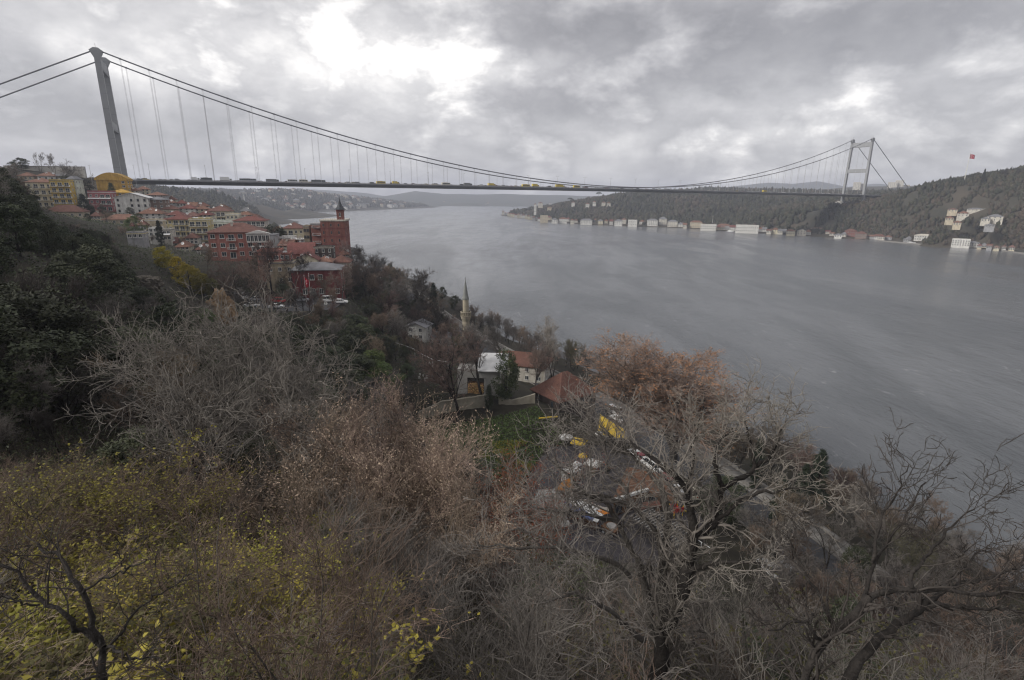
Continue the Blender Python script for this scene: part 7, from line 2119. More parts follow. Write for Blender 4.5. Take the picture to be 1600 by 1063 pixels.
def flagpole(name, label, px, ptop, pbase, Y, flag, fw=0.0, fh=0.0, furled=False, zb=None, r=0.06):
    pt = at(px, ptop, Y); g = H1(pt[0], pt[1]) if zb is None else zb; h = pt[2] - g
    t = thing(name, label, 'flagpole', (pt[0], pt[1], g)); mb = MB(); mb.lathe([(r * 1.4, -0.5), (r, h * 0.5), (r * 0.6, h)], M_frame, 8); mb.lathe([(0.02, h), (r * 1.8, h + r * 2), (0.02, h + r * 4)], M_frame, 8); obj('pole', mb.mesh('pole'), t)
    if not flag:
        return t
    mr = mat('flag_red', (0.36, 0.010, 0.028), 0.8, 0.08, 1.5); mw = mat('flag_white', (0.75, 0.75, 0.75), 0.8, 0.03, 1)
    nx, nz = 14, 9

    def S3(u, v, off=0.0):   # u along the fly, v up
        if furled:
            x = 0.12 + u * fw * (0.25 + 0.2 * v); y = 0.25 * math.sin(u * 9) * (0.4 + u) + off; z = h - 0.4 - fh * (1 - v) - u * fh * 0.55
        else:
            x = u * fw; y = 0.12 * fw * math.sin(u * 7 + v) * u + off; z = h - 0.3 - fh * (1 - v) - u * u * fh * 0.22
        return (x, y, z)
    mb = MB()
    V = [S3(i / (nx - 1), j / (nz - 1), o) for o in (0.012, -0.012) for j in range(nz) for i in range(nx)]; m_ = nx * nz
    F = [(j * nx + i, j * nx + i + 1, (j + 1) * nx + i + 1, (j + 1) * nx + i) for j in range(nz - 1) for i in range(nx - 1)]
    mb.add(V, F + [tuple(q + m_ for q in f[::-1]) for f in F], mr); fo = obj('flag', mb.mesh('flag'), t)
    # crescent and star, both faces
    for o in (0.03, -0.03):
        mb = MB(); n = 20; asp = fw / fh; A = []; B = []
        for i in range(n + 1):
            q = 0.5 + (2 * PI - 1.0) * i / n; A.append((0.36 + 0.25 * math.cos(q) / asp, 0.5 + 0.25 * math.sin(q)))
            B.append((0.36 + (0.0625 + 0.2 * math.cos(q * 0.97 + 0.1)) / asp, 0.5 + 0.2 * math.sin(q * 0.97 + 0.1)))
        mb.add([S3(a, b, o) for a, b in A + B], [(i, i + 1, n + 2 + i, n + 1 + i) for i in range(n)], mw); obj('crescent', mb.mesh('crescent'), fo)
        mb = MB(); st = [(0.36 + (0.30 + (0.125 if k % 2 == 0 else 0.05) * math.cos(PI + k * PI / 5)) / asp, 0.5 + (0.125 if k % 2 == 0 else 0.05) * math.sin(PI + k * PI / 5)) for k in range(10)]
        mb.add([S3(0.36 + 0.30 / asp, 0.5, o)] + [S3(a, b, o) for a, b in st], [(0, 1 + k, 1 + (k + 1) % 10) for k in range(10)], mw); obj('star', mb.mesh('star'), fo)
    return t


flagpole('flagpole', 'flagpole with a drooping red crescent and star flag before the crimson building', 475, 431, 468, 161, True, 3.0, 2.4, True)
flagpole('flagpole', 'bare white flagpole right of the drooping red flag', 482, 428, 470, 160, False)
# round sign by the car park
p = at(509, 474, 158); mb = MB(); mb.beam((0, 0, -3), (0, 0, -0.3), 0.05, M_rail, 6); so = thing('round_sign', 'round white sign on a post right of the car park', 'sign', tuple(p)); obj('post', mb.mesh('post'), so)
mb = MB(); mb.add([(0.55 * math.cos(2 * PI * i / 16), yy, 0.55 * math.sin(2 * PI * i / 16)) for yy in (-0.1, -0.06) for i in range(16)], [tuple(range(16)), tuple(range(16, 32))] + [(i, (i + 1) % 16, 16 + (i + 1) % 16, 16 + i) for i in range(16)], M_canvas['white']); obj('disc', mb.mesh('disc'), so)
mb = MB(); mb.box(-0.06, -0.125, -0.25, 0.06, -0.104, 0.3, PAINT['black']); obj('mark', mb.mesh('mark'), so)

# zigzag handrail on the wooded slope, pale stones among the ivy
hp = [at(*q) for q in ((580, 522, 150), (598, 531, 148), (624, 537, 147), (648, 546, 144), (660, 554, 142), (676, 562, 140), (700, 566, 139))]
t = thing('handrail', 'zigzag white handrail of a stair path through the wooded slope', 'handrail', tuple(hp[0])); mb = MB()
for a, b in zip(hp[:-1], hp[1:]):
    mb.beam(a - hp[0], b - hp[0], 0.08, M_white, 6)
obj('rail', mb.mesh('rail'), t)
for q in hp:
    mb = MB(); d = q - hp[0]; g = min(H1(q[0], q[1]), q[2]) - hp[0][2]; mb.beam((d[0], d[1], g), tuple(d), 0.05, M_white, 6); obj('post', mb.mesh('post'), t)
M_marble = mat('pale_stone', (0.55, 0.54, 0.51), 0.8, 0.15, 2)
rr = random.Random(4)
for px, py, Y in ((656, 585, 128), (661, 588, 128), (667, 590, 127), (671, 568, 131), (676, 571, 131), (692, 592, 125), (655, 590, 126), (664, 594, 126), (532, 556, 130), (540, 557, 130), (521, 525, 145)):
    p = at(px, py, Y); mb = MB(); w = rr.uniform(0.3, 0.6); hh = rr.uniform(0.5, 1.0); mb.prism([(-w / 2, 0), (w / 2, 0), (w / 2, hh * 0.8), (w * 0.2, hh), (-w * 0.2, hh), (-w / 2, hh * 0.8)], -0.08, 0.08, M_marble, 'y')
    thing('pale_stone', 'small upright pale stone among the ivy of the wooded slope', 'stone', (p[0], p[1], max(H1(p[0], p[1]), p[2] - 0.3)), rr.uniform(-0.5, 0.5), 'pale stones among the ivy', mb.mesh('pale_stone'))
p = at(104, 421, 92); mb = MB(); mb.lathe([(0.03, 0.0), (0.5, 0.1), (0.85, 0.3), (0.97, 0.5), (0.93, 0.5), (0.5, 0.18), (0.04, 0.1)], M_dish, 16)
o = thing('satellite_dish', 'round pale dish among the trees of the left slope', 'dish', tuple(p), me=mb.mesh('satellite_dish')); o.rotation_euler = (math.radians(60), 0, 0.3)


# ------------------------------------------------------------------ rocks
def rock(label, corners, Y, depth, material, seed, name='rock_face'):
    """outcrop: an uneven closed lump between sight lines"""
    x0, x1, y0, y1 = corners; a = at(x0, y1, Y); b = at(x1, y0, Y); w = abs(b[0] - a[0]); h = b[2] - a[2]; c = at((x0 + x1) / 2, y1, Y)
    bm = bmesh.new(); bmesh.ops.create_icosphere(bm, subdivisions=5, radius=1)
    co = np.array([v.co[:] for v in bm.verts]); r = np.random.default_rng(seed)
    n1 = vnoise(co[:, 0] * 3 + co[:, 1] * 2, co[:, 2] * 2.2, 1.3, seed, 4); n2 = vnoise(co[:, 0] * 9, co[:, 2] * 5 + co[:, 1] * 6, 1.0, seed + 3, 3)
    k = 1 + 0.9 * n1 + 0.5 * n2
    co = np.sign(co) * np.abs(co) ** 0.8 * k[:, None]
    for v, q in zip(bm.verts, co):
        v.co = (q[0] * w / 2, q[1] * depth, q[2] * h / 2 + h / 2)
    me = bpy.data.meshes.new(name); bm.to_mesh(me); bm.free(); me.materials.append(material)
    thing(name, label, 'rock', (c[0], Y + depth * 0.5, c[2]), 0, me=me)


M_tan = mat('rock_tan', (0.19, 0.122, 0.07), 0.95, 0.3, 0.5, 0.9, col2=(0.33, 0.24, 0.15), bscale=1.6)
M_rock = mat('rock_grey', (0.13, 0.115, 0.095), 0.95, 0.3, 0.6, 0.9, col2=(0.24, 0.215, 0.18), bscale=1.8)
rock('bare tan rock face below the yellow trees', (334, 364, 458, 520), 127, 2.4, M_tan, 3)
rock('pale jagged outcrop among the bushes at the left edge', (18, 95, 560, 612), 44, 2.0, M_rock, 5)
rock('small grey outcrop right of the jagged one', (118, 150, 585, 615), 43, 1.0, M_rock, 6)
rock('pale bank of rock above the dark bushes left of the yellow trees', (190, 250, 432, 458), 118, 1.6, M_rock, 7)
rock('grey rock showing through the twigs under the wide crowned bare tree', (425, 470, 575, 625), 62, 1.2, M_rock, 8)
rock('grey stone bank behind the branches at the left end of the field', (400, 440, 690, 740), 40, 1.0, M_rock, 9)

# ------------------------------------------------------------------ the opposite shore
GA = 'waterfront houses on the opposite shore'
def yali(label, x0, x1, yt, yb, wallk='white', roof=('hip', 'grey', 2.0), storeys=2, cols=None, z=2.2, name='waterfront_house', cat='house', dY=0, group=GA, rot=None, d=12, seed=0):
    px = (x0 + x1) / 2
    if z is not None:
        p = atz(px, yb, z); Y = p[1] + dY
    else:
        Y = dY
    a, b = at(x0, yb, Y), at(x1, yb, Y); zt = at(px, yt, Y)[2]; zb = at(px, yb, Y)[2]; w = np.linalg.norm(b - a)
    face = -math.atan2((a + b)[0] / 2, Y) if rot is None else rot
    c = ((a[0] + b[0]) / 2 - math.sin(face) * d / 2 * 1.0, Y + math.cos(face) * d / 2)
    zb = max(zb, float(as_h(np.array([c[0]]), np.array([c[1]]))[0]) - 0.5) if zt - zb > 2 else zb
    zb = min(zb, zt - 4.0); h = zt - zb; AS_HOUSES.append((c[0], c[1], w / 2 + 1.5))
    return house(name, label, c, zb, zt - min(roof[2] * 1.6, h * 0.42), w, d, face, wallk, (roof[0], roof[1], min(roof[2] * 1.6, h * 0.42)), storeys, cols or max(3, int(w / 4)), group, 1.3, 1.8, sides=False, deep=6, cat=cat, seed=seed)


yali('beige square house, tallest on the tip of the headland', 844, 856, 337, 347, 'beige', ('flat', 'grey', 1), 3, dY=10)
yali('small white gabled house first to the right of the beige square house', 862, 871, 341, 348, 'white', ('hip', 'grey', 2))
yali('white waterfront house with long front second from the beige square house', 873, 886, 340, 348, 'white', ('hip', 'brown', 2))
yali('narrow white house between two longer white fronts', 891, 897, 342, 349, 'offwhite', ('hip', 'brown', 2))
yali('long white waterfront mansion nearest mid water', 907, 925, 342, 350, 'white', ('hip', 'grey', 2), 2, 7)
yali('white villa left of the plain white block', 960, 972, 343, 352, 'white', ('hip', 'grey', 2.4))
yali('slim white tower house behind the white villa', 971, 978, 341, 351, 'offwhite', ('hip', 'brown', 2), 3, 2, dY=12)
yali('plain white block with flat roof standing alone', 981, 995, 344, 353, 'white', ('flat', 'white', 0.6), 2, 4)
yali('broad white mansion right of the plain white block', 1011, 1027, 342, 353, 'white', ('hip', 'grey', 2), 3, 6)
yali('tall grey white mansion with a raised centre', 1029, 1041, 339, 353, 'offwhite', ('hip', 'grey', 3), 3, 5, dY=6)
yali('low pale mansion left of the moored yacht', 1043, 1058, 344, 354, 'offwhite', ('hip', 'grey', 2), 2, 5)
yali('pinkish terrace house right of the moored yacht', 1078, 1096, 345, 356, 'beige', ('hip', 'brown', 2), 2, 5, dY=10)
yali('two storeyed white gallery house with dark bands', 1095, 1118, 351, 359, 'white', ('flat', 'white', 0.8), 2, 8)
yali('grey terrace of houses left of the colonnaded house', 1120, 1140, 350, 359, 'grey', ('hip', 'brown', 2), 2, 6, dY=6)
yali('long white house with a colonnade at the water', 1150, 1183, 352, 363, 'white', ('flat', 'offwhite', 1), 2, 11)
yali('small cream house in trees right of the colonnaded house', 1206, 1216, 356, 364, 'cream', ('hip', 'brown', 2))
yali('yellowish cream house under dark trees', 1229, 1241, 358, 367, 'cream', ('hip', 'brown', 2), 2, 4)
yali('white boat house right of the yellowish cream house', 1246, 1258, 358, 367, 'offwhite', ('gable_front', 'grey', 2), 2, 3)
yali('row of grey cottages above the quay', 1267, 1290, 356, 366, 'grey', ('hip', 'brown', 2), 2, 7, dY=8)
yali('small white cottage below the bridge tower slope', 1304, 1314, 365, 371, 'white', ('hip', 'grey', 1.6))
yali('brick coloured terrace of houses left of the white palace', 1320, 1336, 358, 370, 'brick', ('hip', 'rust', 2), 2, 5, dY=6)
yali('second brick coloured terrace with lower roofs', 1337, 1352, 362, 372, 'brown', ('hip', 'rust', 2), 2, 5, dY=4)
yali('small grey house beside the long quay wall', 1382, 1392, 368, 374, 'grey', ('hip', 'brown', 1.6))
yali('white villa with dark openings left of the white palace', 1394, 1405, 358, 368, 'white', ('hip', 'brown', 1.8), 2, 3, dY=16)
yali('white pavilion joined to the villa with dark openings', 1406, 1415, 360, 370, 'white', ('hip', 'brown', 1.8), 2, 2, dY=14)
yali('white wing behind the big white palace', 1422, 1442, 358, 367, 'offwhite', ('hip', 'grey', 2), 2, 6, dY=36)
yali('big white palace with many windows, its long front', 1448, 1478, 362, 376, 'white', ('hip', 'grey', 2.4), 3, 10, dY=20, cat='palace')
yali('square front wing of the big white palace', 1430, 1452, 366, 377, 'white', ('hip', 'offwhite', 1.4), 2, 7, dY=4, cat='palace')
yali('low grey block right of the white palace', 1479, 1492, 367, 375, 'grey', ('flat', 'grey', 0.6), 2, 4, dY=14)
yali('white galleried house at the water right of the palace', 1489, 1511, 374, 385, 'white', ('flat', 'white', 0.8), 3, 7)
yali('white annexe at the right end of the galleried house', 1511, 1527, 377, 385, 'white', ('hip', 'grey', 1.4), 2, 5)
GH = 'villas on the hill of the opposite shore'
for x0, x1, yt, yb, Y, wk, rk, lab in ((1482, 1494, 325, 331, 770, 'beige', 'rust', 'beige villa with reddish roof, highest left of the hill villas'), (1497, 1511, 330, 339, 740, 'offwhite', 'brown', 'grey white villa below the beige one'), (1513, 1536, 325, 334, 760, 'offwhite', 'grey', 'long pale villa in the middle of the hill villas'), (1544, 1563, 335, 346, 700, 'offwhite', 'grey', 'bright white terraced villa, largest on the hill'), (1534, 1545, 339, 346, 700, 'offwhite', 'grey', 'low white wing left of the terraced villa'), (1573, 1582, 333, 341, 720, 'white', 'grey', 'small white villa at the right edge of the hill villas'), (1490, 1500, 345, 352, 690, 'beige', 'brown', 'small beige house below the grey white villa'), (1540, 1552, 350, 355, 660, 'grey', 'grey', 'long grey retaining house under the white villas'), (1478, 1488, 338, 345, 735, 'beige', 'brown', 'half hidden beige house left of the grey white villa')):
    yali(lab, x0, x1, yt, yb, wk, ('hip', rk, 1.8), 2, z=None, dY=Y, name='villa', cat='villa', group=GH)
for x0, x1, yt, yb, lab in ((1333, 1343, 285, 296, 'pale high block seen between the legs of the right bridge tower'), (1344, 1352, 287, 297, 'lower pale block beside the right leg of the right bridge tower'), (1387, 1399, 285, 297, 'pale tower block left of the widest one on the skyline'), (1398, 1409, 282, 297, 'widest pale tower block on the skyline right of the bridge tower'), (1409, 1419, 289, 299, 'small pale block at the right end of the skyline blocks')):
    yali(lab, x0, x1, yt, yb, 'offwhite', ('flat', 'rust', 1.5), 8, 5, z=None, dY=2050, name='tower_block', cat='tower block', group='tower blocks on the skyline', d=22)
for x0, x1, yt, yb, Y, wk, lab in ((834, 838, 318, 333, 1560, 'white', 'white water tower like mast house on the headland'), (915, 921, 317, 322, 1480, 'white', 'small white house high in the headland wood, leftmost'), (926, 931, 314, 319, 1470, 'white', 'small white house high in the headland wood, middle'), (940, 946, 315, 320, 1460, 'offwhite', 'pale house high in the headland wood, right of the middle'), (948, 954, 316, 321, 1450, 'offwhite', 'pale house high in the headland wood, rightmost'), (855, 862, 323, 330, 1600, 'beige', 'beige house on the headland slope'), (841, 848, 316, 322, 1660, 'offwhite', 'pale house at the top of the headland slope'), (893, 898, 315, 320, 1520, 'white', 'tiny white house under the lone umbrella pine')):
    yali(lab, x0, x1, yt, yb, wk, ('hip', 'brown', 1.6), 2, 3, z=None, dY=Y, name='hill_house', group='houses in the headland wood')
rr = random.Random(8); k = 0
for px in np.linspace(786, 842, 15):
    yb = np.interp(px, [783, 800, 820, 842], [335.5, 338.5, 341, 345]); w = rr.uniform(3, 5.5)
    yali('small pale house of the town on the tip of the headland', px - w / 2, px + w / 2, yb - rr.uniform(4.5, 7), yb, rr.choice(['white', 'offwhite', 'beige', 'cream', 'grey']), ('hip', rr.choice(['brown', 'dark', 'grey']), 2), 2, 3, z=2.0, name='town_house', group='town houses on the tip of the headland', dY=rr.uniform(5, 60))
rr = random.Random(9)
for px in (800, 812, 825, 832, 850, 868, 1060, 1066, 1100, 1128, 1192, 1198, 1220, 1264, 1296):
    yb = np.interp(px, [783, 842, 900, 1000, 1100, 1200, 1300], [335, 344, 349, 354, 358, 364, 370]) - rr.uniform(2.5, 5); w = rr.uniform(5, 9)
    yali('plain house behind the waterfront row of the opposite shore', px - w / 2, px + w / 2, yb - rr.uniform(5, 7), yb, rr.choice(['white', 'offwhite', 'beige', 'grey', 'cream']), ('hip', rr.choice(['brown', 'rust', 'grey']), 2), 2, 3, z=3.0, dY=26, name='back_house', group='plain houses behind the waterfront row', seed=int(px))
rr = random.Random(19)
SHX, SHY = (783, 842, 900, 965, 1000, 1058, 1118, 1183, 1240, 1314, 1352, 1392, 1440, 1500, 1540, 1600), (335.5, 345.5, 350, 353, 354.5, 356.5, 360.5, 364.5, 368, 372.5, 374.5, 377, 381.5, 386.5, 390, 396)
for px in (858, 888, 900, 930, 938, 947, 955, 985, 1003, 1063, 1070, 1123, 1130, 1144, 1188, 1194, 1201, 1219, 1224, 1262, 1293, 1299, 1318, 1357, 1364, 1371, 1377, 1416, 1419, 1484, 1530, 1537, 1545, 1556, 1568, 1580):
    yb = np.interp(px, SHX, SHY) - rr.uniform(1.2, 3.0); w = rr.uniform(5, 8.5)
    yali('small pale waterside house in the waterfront row of the far shore', px - w / 2, px + w / 2, yb - rr.uniform(5.5, 8.5), yb, rr.choice(['white', 'white', 'offwhite', 'cream', 'beige', 'grey']), (rr.choice(['hip', 'hip', 'gable']), rr.choice(['brown', 'rust', 'grey', 'dark']), 2.4), 2, 3, z=2.2, dY=rr.uniform(0, 14), name='waterside_house', seed=int(px))
# quay walls on the opposite shore
for lab, pts in (('long pale quay wall left of the white palace', ((1373, 375), (1405, 378), (1440, 381), (1480, 384))), ('pale quay wall at the right edge of the far shore', ((1570, 391), (1600, 395), (1640, 400)))):
    P = [atz(a, b, 1.6) for a, b in pts]; mb = MB()
    for a, b in zip(P[:-1], P[1:]):
        d = b - a; nn_ = np.array([-d[1], d[0], 0]) / np.linalg.norm(d) * 0.8
        mb.add([tuple(q - P[0]) for q in (a - [0, 0, 4], b - [0, 0, 4], b - nn_ * 2 - [0, 0, 4], a - nn_ * 2 - [0, 0, 4], a, b, b - nn_ * 2, a - nn_ * 2)], [(3, 2, 1, 0), (4, 5, 6, 7), (0, 1, 5, 4), (1, 2, 6, 5), (2, 3, 7, 6), (3, 0, 4, 7)], M_quay)
    thing('quay_wall', lab, 'quay wall', tuple(P[0]), me=mb.mesh('quay_wall'))


def boat(label, px, py, L_, yacht=False, rz=0.3, mast=0, z=0.0):
    p = atz(px, py, 0); t = thing('yacht' if yacht else 'motor_boat', label, 'yacht' if yacht else 'boat', (p[0], p[1], z), rz); h = L_ / 2; w = L_ * 0.15; mb = MB(); n = 7; V = []
    for zz, k in ((-0.3, 0.75), (L_ * 0.09, 1.0)):
        V += [(-h, -w * 0.8 * k, zz), (-h * 0.3, -w * k, zz), (h * 0.4, -w * 0.85 * k, zz), (h * (0.9 + 0.1 * k), 0, zz + (0.3 if k == 1 else 0)), (h * 0.4, w * 0.85 * k, zz), (-h * 0.3, w * k, zz), (-h, w * 0.8 * k, zz)]
    mb.add(V, [tuple(range(6, -1, -1)), tuple(range(7, 14))] + [(i, (i + 1) % 7, 7 + (i + 1) % 7, 7 + i) for i in range(7)], PAINT['white']); obj('hull', mb.mesh('hull'), t)
    mb = MB(); zz = L_ * 0.09; mb.frustum((-h * 0.6, -w * 0.7, h * 0.3, w * 0.7), (-h * 0.55, -w * 0.55, h * 0.1, w * 0.55), zz, zz + L_ * 0.1, PAINT['white']); obj('cabin', mb.mesh('cabin'), t)
    mb = MB(); mb.box(-h * 0.5, -w * 0.68, zz + L_ * 0.04, h * 0.2, w * 0.68, zz + L_ * 0.07, M_glassd); obj('windows', mb.mesh('windows'), t)
    if mast:
        mb = MB(); mb.lathe([(0.35, zz), (0.15, mast)], M_frame, 8); mb.beam((0, 0, mast * 0.25), (-h * 0.6, 0, mast * 0.22), 0.2, M_canvas['white'], 6); obj('mast', mb.mesh('mast'), t)


boat('white yacht with a tall mast moored at the far shore', 1112, 358, 20, True, -0.6, 26)
boat('long white motor boat moored by the quay of the white palace', 1464, 382.5, 22, False, -0.7)
boat('white motor boat left of the long white one by the palace quay', 1424, 380, 10, False, -0.6)
boat('small white boat off the palace quay', 1474, 386.5, 4.5, False, 0.4)
boat('small white boat left of the one off the palace quay', 1440, 383.5, 4, False, 0.2)
boat('white boat beside the mansion nearest mid water', 927, 351, 8, False, -1.0)
boat('white boat before the colonnaded house', 1141, 362, 12, False, -0.8)
p = at(814, 325, 2300)
t = thing('ferry', 'low dark ship far off beyond the tip of the headland', 'ship', (at(804, 324.6, 2600)[0], 2600, 0)); mb = MB(); mb.prism([(-22, -0.5), (20, -0.5), (25, 4), (-23, 3)], -4, 4, PAINT['grey'], 'y'); obj('hull', mb.mesh('hull'), t)
mb = MB(); mb.box(-14, -3, 3.2, 8, 3, 6, PAINT['silver']); mb.box(-6, -2, 6, 2, 2, 8.5, PAINT['silver']); obj('cabin', mb.mesh('cabin'), t)

# woods of the far banks
wood('wood', 'brown and dark green wood covering the hill of the opposite bank', as_h, 21000, [(395, 850), (455, 770), (500, 720), (560, 640), (640, 540), (900, 540), (1200, 700), (1250, 1050), (760, 1120), (640, 1010), (560, 960), (480, 940), (400, 930), (380, 880)], (4, 8), 3, WC)
wood('wood', 'hazy dark wood on the headland across the strait', as_h, 17000, [(-10, 1750), (70, 1420), (160, 1220), (300, 1080), (420, 930), (520, 960), (640, 1080), (1000, 1250), (1250, 1700), (900, 2000), (300, 2100), (60, 2000), (-20, 1850)], (6, 12), 4, WC[1:])
wood('wood', 'dark wooded slope behind the village under the bridge deck', eu_far, 9000, [(-330, 900), (-250, 705), (-560, 705), (-1100, 900), (-1300, 1500), (-1050, 1750), (-790, 1600), (-720, 1450), (-520, 1100)], (7, 13), 5, WC[2:])
wood('wood', 'hazy trees between the houses of the far hillside town', eu_far, 7000, [(-790, 1700), (-1200, 1800), (-1500, 2500), (-1100, 3300), (-600, 3450), (-520, 3300), (-660, 2700), (-760, 2150)], (8, 15), 6, WC[1:5])

# flag on the hill and lone trees on its skyline
pt = at(1512, 272, 830)
flagpole('flagpole', 'very tall flagpole with a red flag on the hill of the opposite shore', 1516, 241, 270, 830, True, 8.5, 6.0, False, zb=float(as_h(np.array([at(1516, 250, 830)[0]]), np.array([830.0]))[0]), r=0.45)
for px, pt_, Y, lab in ((1540, 263, 805, 'dark conifer on the hill skyline right of the tall flagpole'), (1570, 262, 800, 'round bare tree on the hill skyline, left of the last one'), (1592, 262, 790, 'last bare tree on the hill skyline at the right edge')):
    p = at(px, pt_, Y); g = float(as_h(np.array([p[0]]), np.array([Y * 1.0]))[0])
    if 'conifer' in lab:
        tree(CONI, lab, p[0], Y, g, max(9, p[2] - g), 10.6, 0.5, (None, None), None, 'conifer')
    else:
        tree(BARE[0][:3], lab, p[0], Y, g, max(8, p[2] - g), BARE_TOP[0], 1.1, (None, None, TWIG['dark']), None, 'bare_tree')
# umbrella pines on the headland skyline
def umbrella_pine(label, px, py, Y):
    p = at(px, py, Y); g = float(as_h(np.array([p[0]]), np.array([Y * 1.0]))[0]); h = max(12, p[2] - g)
    t = thing('umbrella_pine', label, 'tree', (p[0], Y, g)); mb = MB(); mb.lathe([(0.6, -1), (0.4, h * 0.8)], BARKD, 6); obj('trunk', mb.mesh('trunk'), t)
    rg = np.random.default_rng(int(px)); n = 900; a = rg.uniform(0, 6.28, n); r = 8.5 * np.sqrt(rg.random(n)); Cc = np.stack([r * np.cos(a), r * np.sin(a), h * 0.8 + (1 - (r / 9) ** 2) * h * 0.2 * rg.random(n) ** 0.5], 1)
    V, F = leaves_at(rg, Cc, 1.3, 0.1); obj('crown', np_mesh('crown', [(V, F, 0)], [LEAF['cypress']]), t)


umbrella_pine('lone umbrella pine standing above the headland skyline', 891, 309, 1600)
umbrella_pine('small umbrella pine just under the bridge deck', 936, 300, 1560)

# ------------------------------------------------------------------ far hillside town: too small to show parts
fm_ = []
for k, (w, d, h, rk) in enumerate(((14, 10, 9, 'rust'), (11, 10, 12, 'brown'), (20, 11, 11, 'grey'))):
    for wk in ('white', 'offwhite', 'beige'):
        mb = MB(); mb.box(-w / 2, -d / 2, -6, w / 2, d / 2, h, WALL[wk]); x, y = w / 2 + 0.6, d / 2 + 0.6
        mb.add([(-x, -y, h), (x, -y, h), (x, y, h), (-x, y, h), (-x * 0.4, 0, h + 3), (x * 0.4, 0, h + 3)], [(0, 1, 5, 4), (1, 2, 5), (2, 3, 4, 5), (3, 0, 4), (3, 2, 1, 0)], ROOF[rk])
        for fz in np.arange(2, h - 1, 3.0):
            for q in np.arange(-w / 2 + 1.5, w / 2 - 1, 3.2):
                mb.box(q, -d / 2 - 0.06, fz, q + 1.3, -d / 2 + 0.05, fz + 1.5, M_pane)
        fm_.append(mb.mesh('far_house'))
rr = random.Random(12); n = 0
while n < 230:
    px = rr.triangular(330, 690, 600) if n % 3 else rr.uniform(600, 860)
    if n % 3:
        Y = rr.uniform(1750, 3250); x = (px - 800) / F_PX * Y; z = float(eu_far(np.array([x]), np.array([Y]))[0]); u, v, _ = prj((x, Y, z))
        if z < 3 or v > 330 or (px < 450 and v > 318):
            n += 1 if rr.random() < 0.02 else 0
            continue
        lab, grp = 'pale house of the far hillside town behind the brick tower', 'far houses on the hillside behind the brick tower'
    else:
        Y = rr.uniform(4150, 4700); x = (px - 800) / F_PX * Y; z = 6 + (Y - 4100) / 700 * 55 * (0.4 + 0.6 * rr.random()) if px > 640 else 8
        q = S.ray_cast if False else None
        u, v, _ = prj((x, Y, z)); lab, grp = 'pale speck of a house on the distant hills', 'specks of houses on the distant hills'
    thing('far_house', lab, 'house', (x, Y, z - (0.5 if n % 3 else 2.0)), rr.uniform(-0.5, 0.5), grp, rr.choice(fm_), (rr.uniform(0.8, 1.4),) * 3); n += 1
# a small minaret in the far town
p = at(383, 321, 1900); g = float(eu_far(np.array([p[0]]), np.array([1900.0]))[0]); mb = MB(); mb.lathe([(1.6, -2), (1.4, 18), (2.2, 18.5), (2.2, 20), (1.1, 20), (1.1, 26), (0.1, 34)], WALL['white'], 10)
thing('minaret', 'tiny white minaret in the far hillside town', 'minaret', (p[0], 1900, g), me=mb.mesh('minaret'))
# a gull over the water
p = at(765, 486, 150); t = thing('gull', 'small dark gull flying low over the water right of the minaret', 'bird', tuple(p), 0.6)
mb = MB(); mb.lathe([(0.01, -0.22), (0.06, -0.1), (0.07, 0.05), (0.02, 0.2)], PAINT['grey'], 8); bo = obj('body', mb.mesh('body'), t); bo.rotation_euler = (PI / 2, 0, 0)
for sx in (-1, 1):
    mb = MB(); mb.add([(0, -0.08, 0.02), (sx * 0.3, -0.07, 0.16), (sx * 0.62, 0.04, 0.10), (sx * 0.3, 0.07, 0.16), (0, 0.08, 0.02), (0, -0.08, 0.0), (sx * 0.3, -0.07, 0.14), (sx * 0.62, 0.04, 0.09), (sx * 0.3, 0.07, 0.14), (0, 0.08, 0.0)], [(0, 1, 3, 4), (1, 2, 3), (9, 8, 6, 5), (8, 7, 6)], PAINT['grey']); obj('wing', mb.mesh('wing'), t)
# ------------------------------------------------------------------ air
def build_haze():
    mt = bpy.data.materials.new('haze'); mt.use_nodes = True
    t = mt.node_tree
    for n in list(t.nodes):
        t.nodes.remove(n)
    o = N(t, 'ShaderNodeOutputMaterial'); v = N(t, 'ShaderNodeVolumePrincipled')
    v.inputs['Color'].default_value = (0.80, 0.85, 1.0, 1); v.inputs['Density'].default_value = HAZE
    v.inputs['Anisotropy'].default_value = 0.1
    t.links.new(v.outputs[0], o.inputs['Volume'])
    mb = MB(); mb.box(-4700, -900, -30, 4700, 6900, 260, mt)
    obj('haze', mb.mesh('haze'), kind='stuff')


HAZE = 1.8e-4
build_haze()
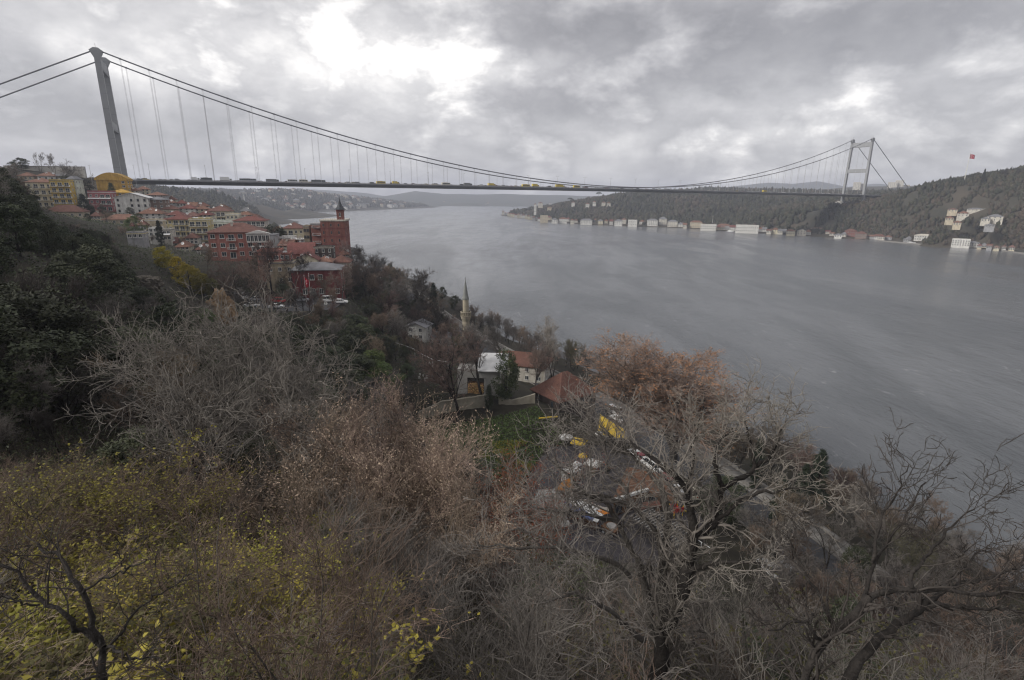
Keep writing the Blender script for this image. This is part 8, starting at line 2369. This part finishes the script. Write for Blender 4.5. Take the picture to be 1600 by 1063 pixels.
# ------------------------------------------------------------------ say which one: where look-alikes stand
def say_which():
    ORD = ['first', 'second', 'third', 'fourth', 'fifth', 'sixth', 'seventh', 'eighth', 'ninth', 'tenth', 'eleventh', 'twelfth', 'thirteenth', 'fourteenth', 'fifteenth', 'sixteenth', 'seventeenth', 'eighteenth', 'nineteenth', 'twentieth']
    ORD += ['twenty ' + o for o in ORD[:9]] + ['thirtieth'] + ['thirty ' + o for o in ORD[:9]] + ['fortieth'] + ['forty ' + o for o in ORD[:9]]
    MARKS = [(345, 490, 'by the tan rock face'), (60, 590, 'by the jagged outcrop'), (104, 420, 'below the round pale dish'), (440, 480, 'below the car park'), (640, 540, 'by the zigzag handrail'), (690, 640, 'left of the retaining wall'), (727, 500, 'by the minaret'), (300, 690, 'by the bent dark trunk'),
             (270, 420, 'by the yellow trees'), (207, 370, 'below the round green tree'), (10, 280, 'at the left edge near the hilltop'), (150, 400, 'below the leftmost apartment blocks'), (20, 450, 'at the left edge below the hilltop'), (200, 500, 'midway up the left slope'), (500, 560, 'in the hollow under the crimson building'), (430, 600, 'by the grey rock in the hollow'), (600, 600, 'behind the tan seed shrubs'),
             (850, 830, 'at the near edge of the yard'), (700, 800, 'below the tan seed shrubs'), (1100, 950, 'right of the large dark trunk'), (1300, 1000, 'around the thorny tree at lower right'), (950, 950, 'under the grey stemmed tree'), (1400, 930, 'behind the red white barriers'), (530, 470, 'right of the car park'), (600, 450, 'by the big tree at the water'), (350, 370, 'by the brick red villa'), (250, 350, 'by the yellow apartment pair'), (100, 300, 'by the leftmost apartment blocks'), (480, 400, 'by the tall brick building'), (220, 310, 'under the bridge deck start'),
             (60, 760, 'at the left edge, upper row'), (60, 900, 'left of the dark sapling'), (160, 1000, 'around the dark sapling'), (300, 800, 'below the bent dark trunk'), (330, 950, 'right of the dark sapling'), (500, 950, 'at the bottom edge left of centre'), (700, 980, 'at the bottom edge centre'), (900, 1010, 'at the bottom edge below the yard'), (480, 800, 'left below the tan shrubs'), (1500, 1020, 'at the lower right corner'), (1180, 1010, 'between the two big bare trees'), (1000, 620, 'by the plane trees'), (1240, 740, 'by the cypress'), (1480, 900, 'on the shore at right'), (1340, 800, 'on the shore right of the conifer')]
    by = {}
    for o in list(C.objects):
        if o.parent is None and o.get('label') and o.get('category'):
            by.setdefault(o['label'], []).append(o)
    TRIM = True
    LINE = ('bridge', 'headland', 'waterfront row', 'barriers', 'round tables', 'coast road', 'wedged')
    for lab, os_ in sorted(by.items()):
        if len(os_) < 2:
            continue
        px = {o.name: prj(o.location) for o in os_}
        if any(k in (os_[0].get('group') or '') + ' ' + lab for k in LINE) and len(os_) <= len(ORD):
            os_.sort(key=lambda o: px[o.name][0])
            short = lab.replace(' in the queue of traffic on the bridge deck', ' on the bridge deck').replace(' on the centre line of the bridge deck', ' on the bridge').replace(' in the row between the coast road and the water', ' beside the coast road').replace(' of the town on the tip of the headland', ' on the headland tip').replace(' behind the waterfront row of the opposite shore', ' behind the waterfront row').replace(' wedged between larger village houses', ' wedged among larger houses').replace(' in the line beside the lower road', ' beside the lower road')
            for k, o in enumerate(os_):
                o['label'] = short + ', ' + ORD[k] + ' from the left'
                if len(o['label'].replace(',', ' ').split()) > 16:
                    o['label'] = o['label'].replace(' with a ', ' with ').replace(' from the left', ' from left')
            continue
        sets = {}
        for o in os_:
            u, v, _ = px[o.name]; mk = min(MARKS, key=lambda q: (q[0] - u) ** 2 + ((q[1] - v) * 1.3) ** 2)[2]
            tall = o.scale[2]; sets.setdefault(mk, []).append(o)
        short = lab.replace(' in the thicket of the wooded slope', '').replace(' on the near slope', '').replace(' at the lower left', '').replace(' among the ivy of the wooded slope', '')
        if 'far' in (os_[0].get('group') or '') or 'distant' in (os_[0].get('group') or ''):
            continue
        for mk, ss in sets.items():
            ss.sort(key=lambda o: px[o.name][0])
            for k, o in enumerate(ss):
                if len(ss) == 1:
                    o['label'] = short + ' ' + mk
                elif len(ss) <= 6:
                    o['label'] = short + ' ' + mk + ', ' + (['left', 'right'][k] if len(ss) == 2 else ORD[k] + ' from left')
                else:
                    o['label'] = short + ' in the thick of growth ' + mk
                if len(o['label'].replace(',', ' ').split()) > 16 and ' in the thick of growth' in o['label']:
                    o['label'] = o['label'].replace(' in the thick of growth', '')
                if len(o['label'].replace(',', ' ').split()) > 16:
                    o['label'] = short.replace('yellow green leaves on arching brown canes', 'yellow green leaves') + ' ' + mk + (', ' + ORD[k] + ' from left' if 1 < len(ss) <= 6 else '')


say_which()
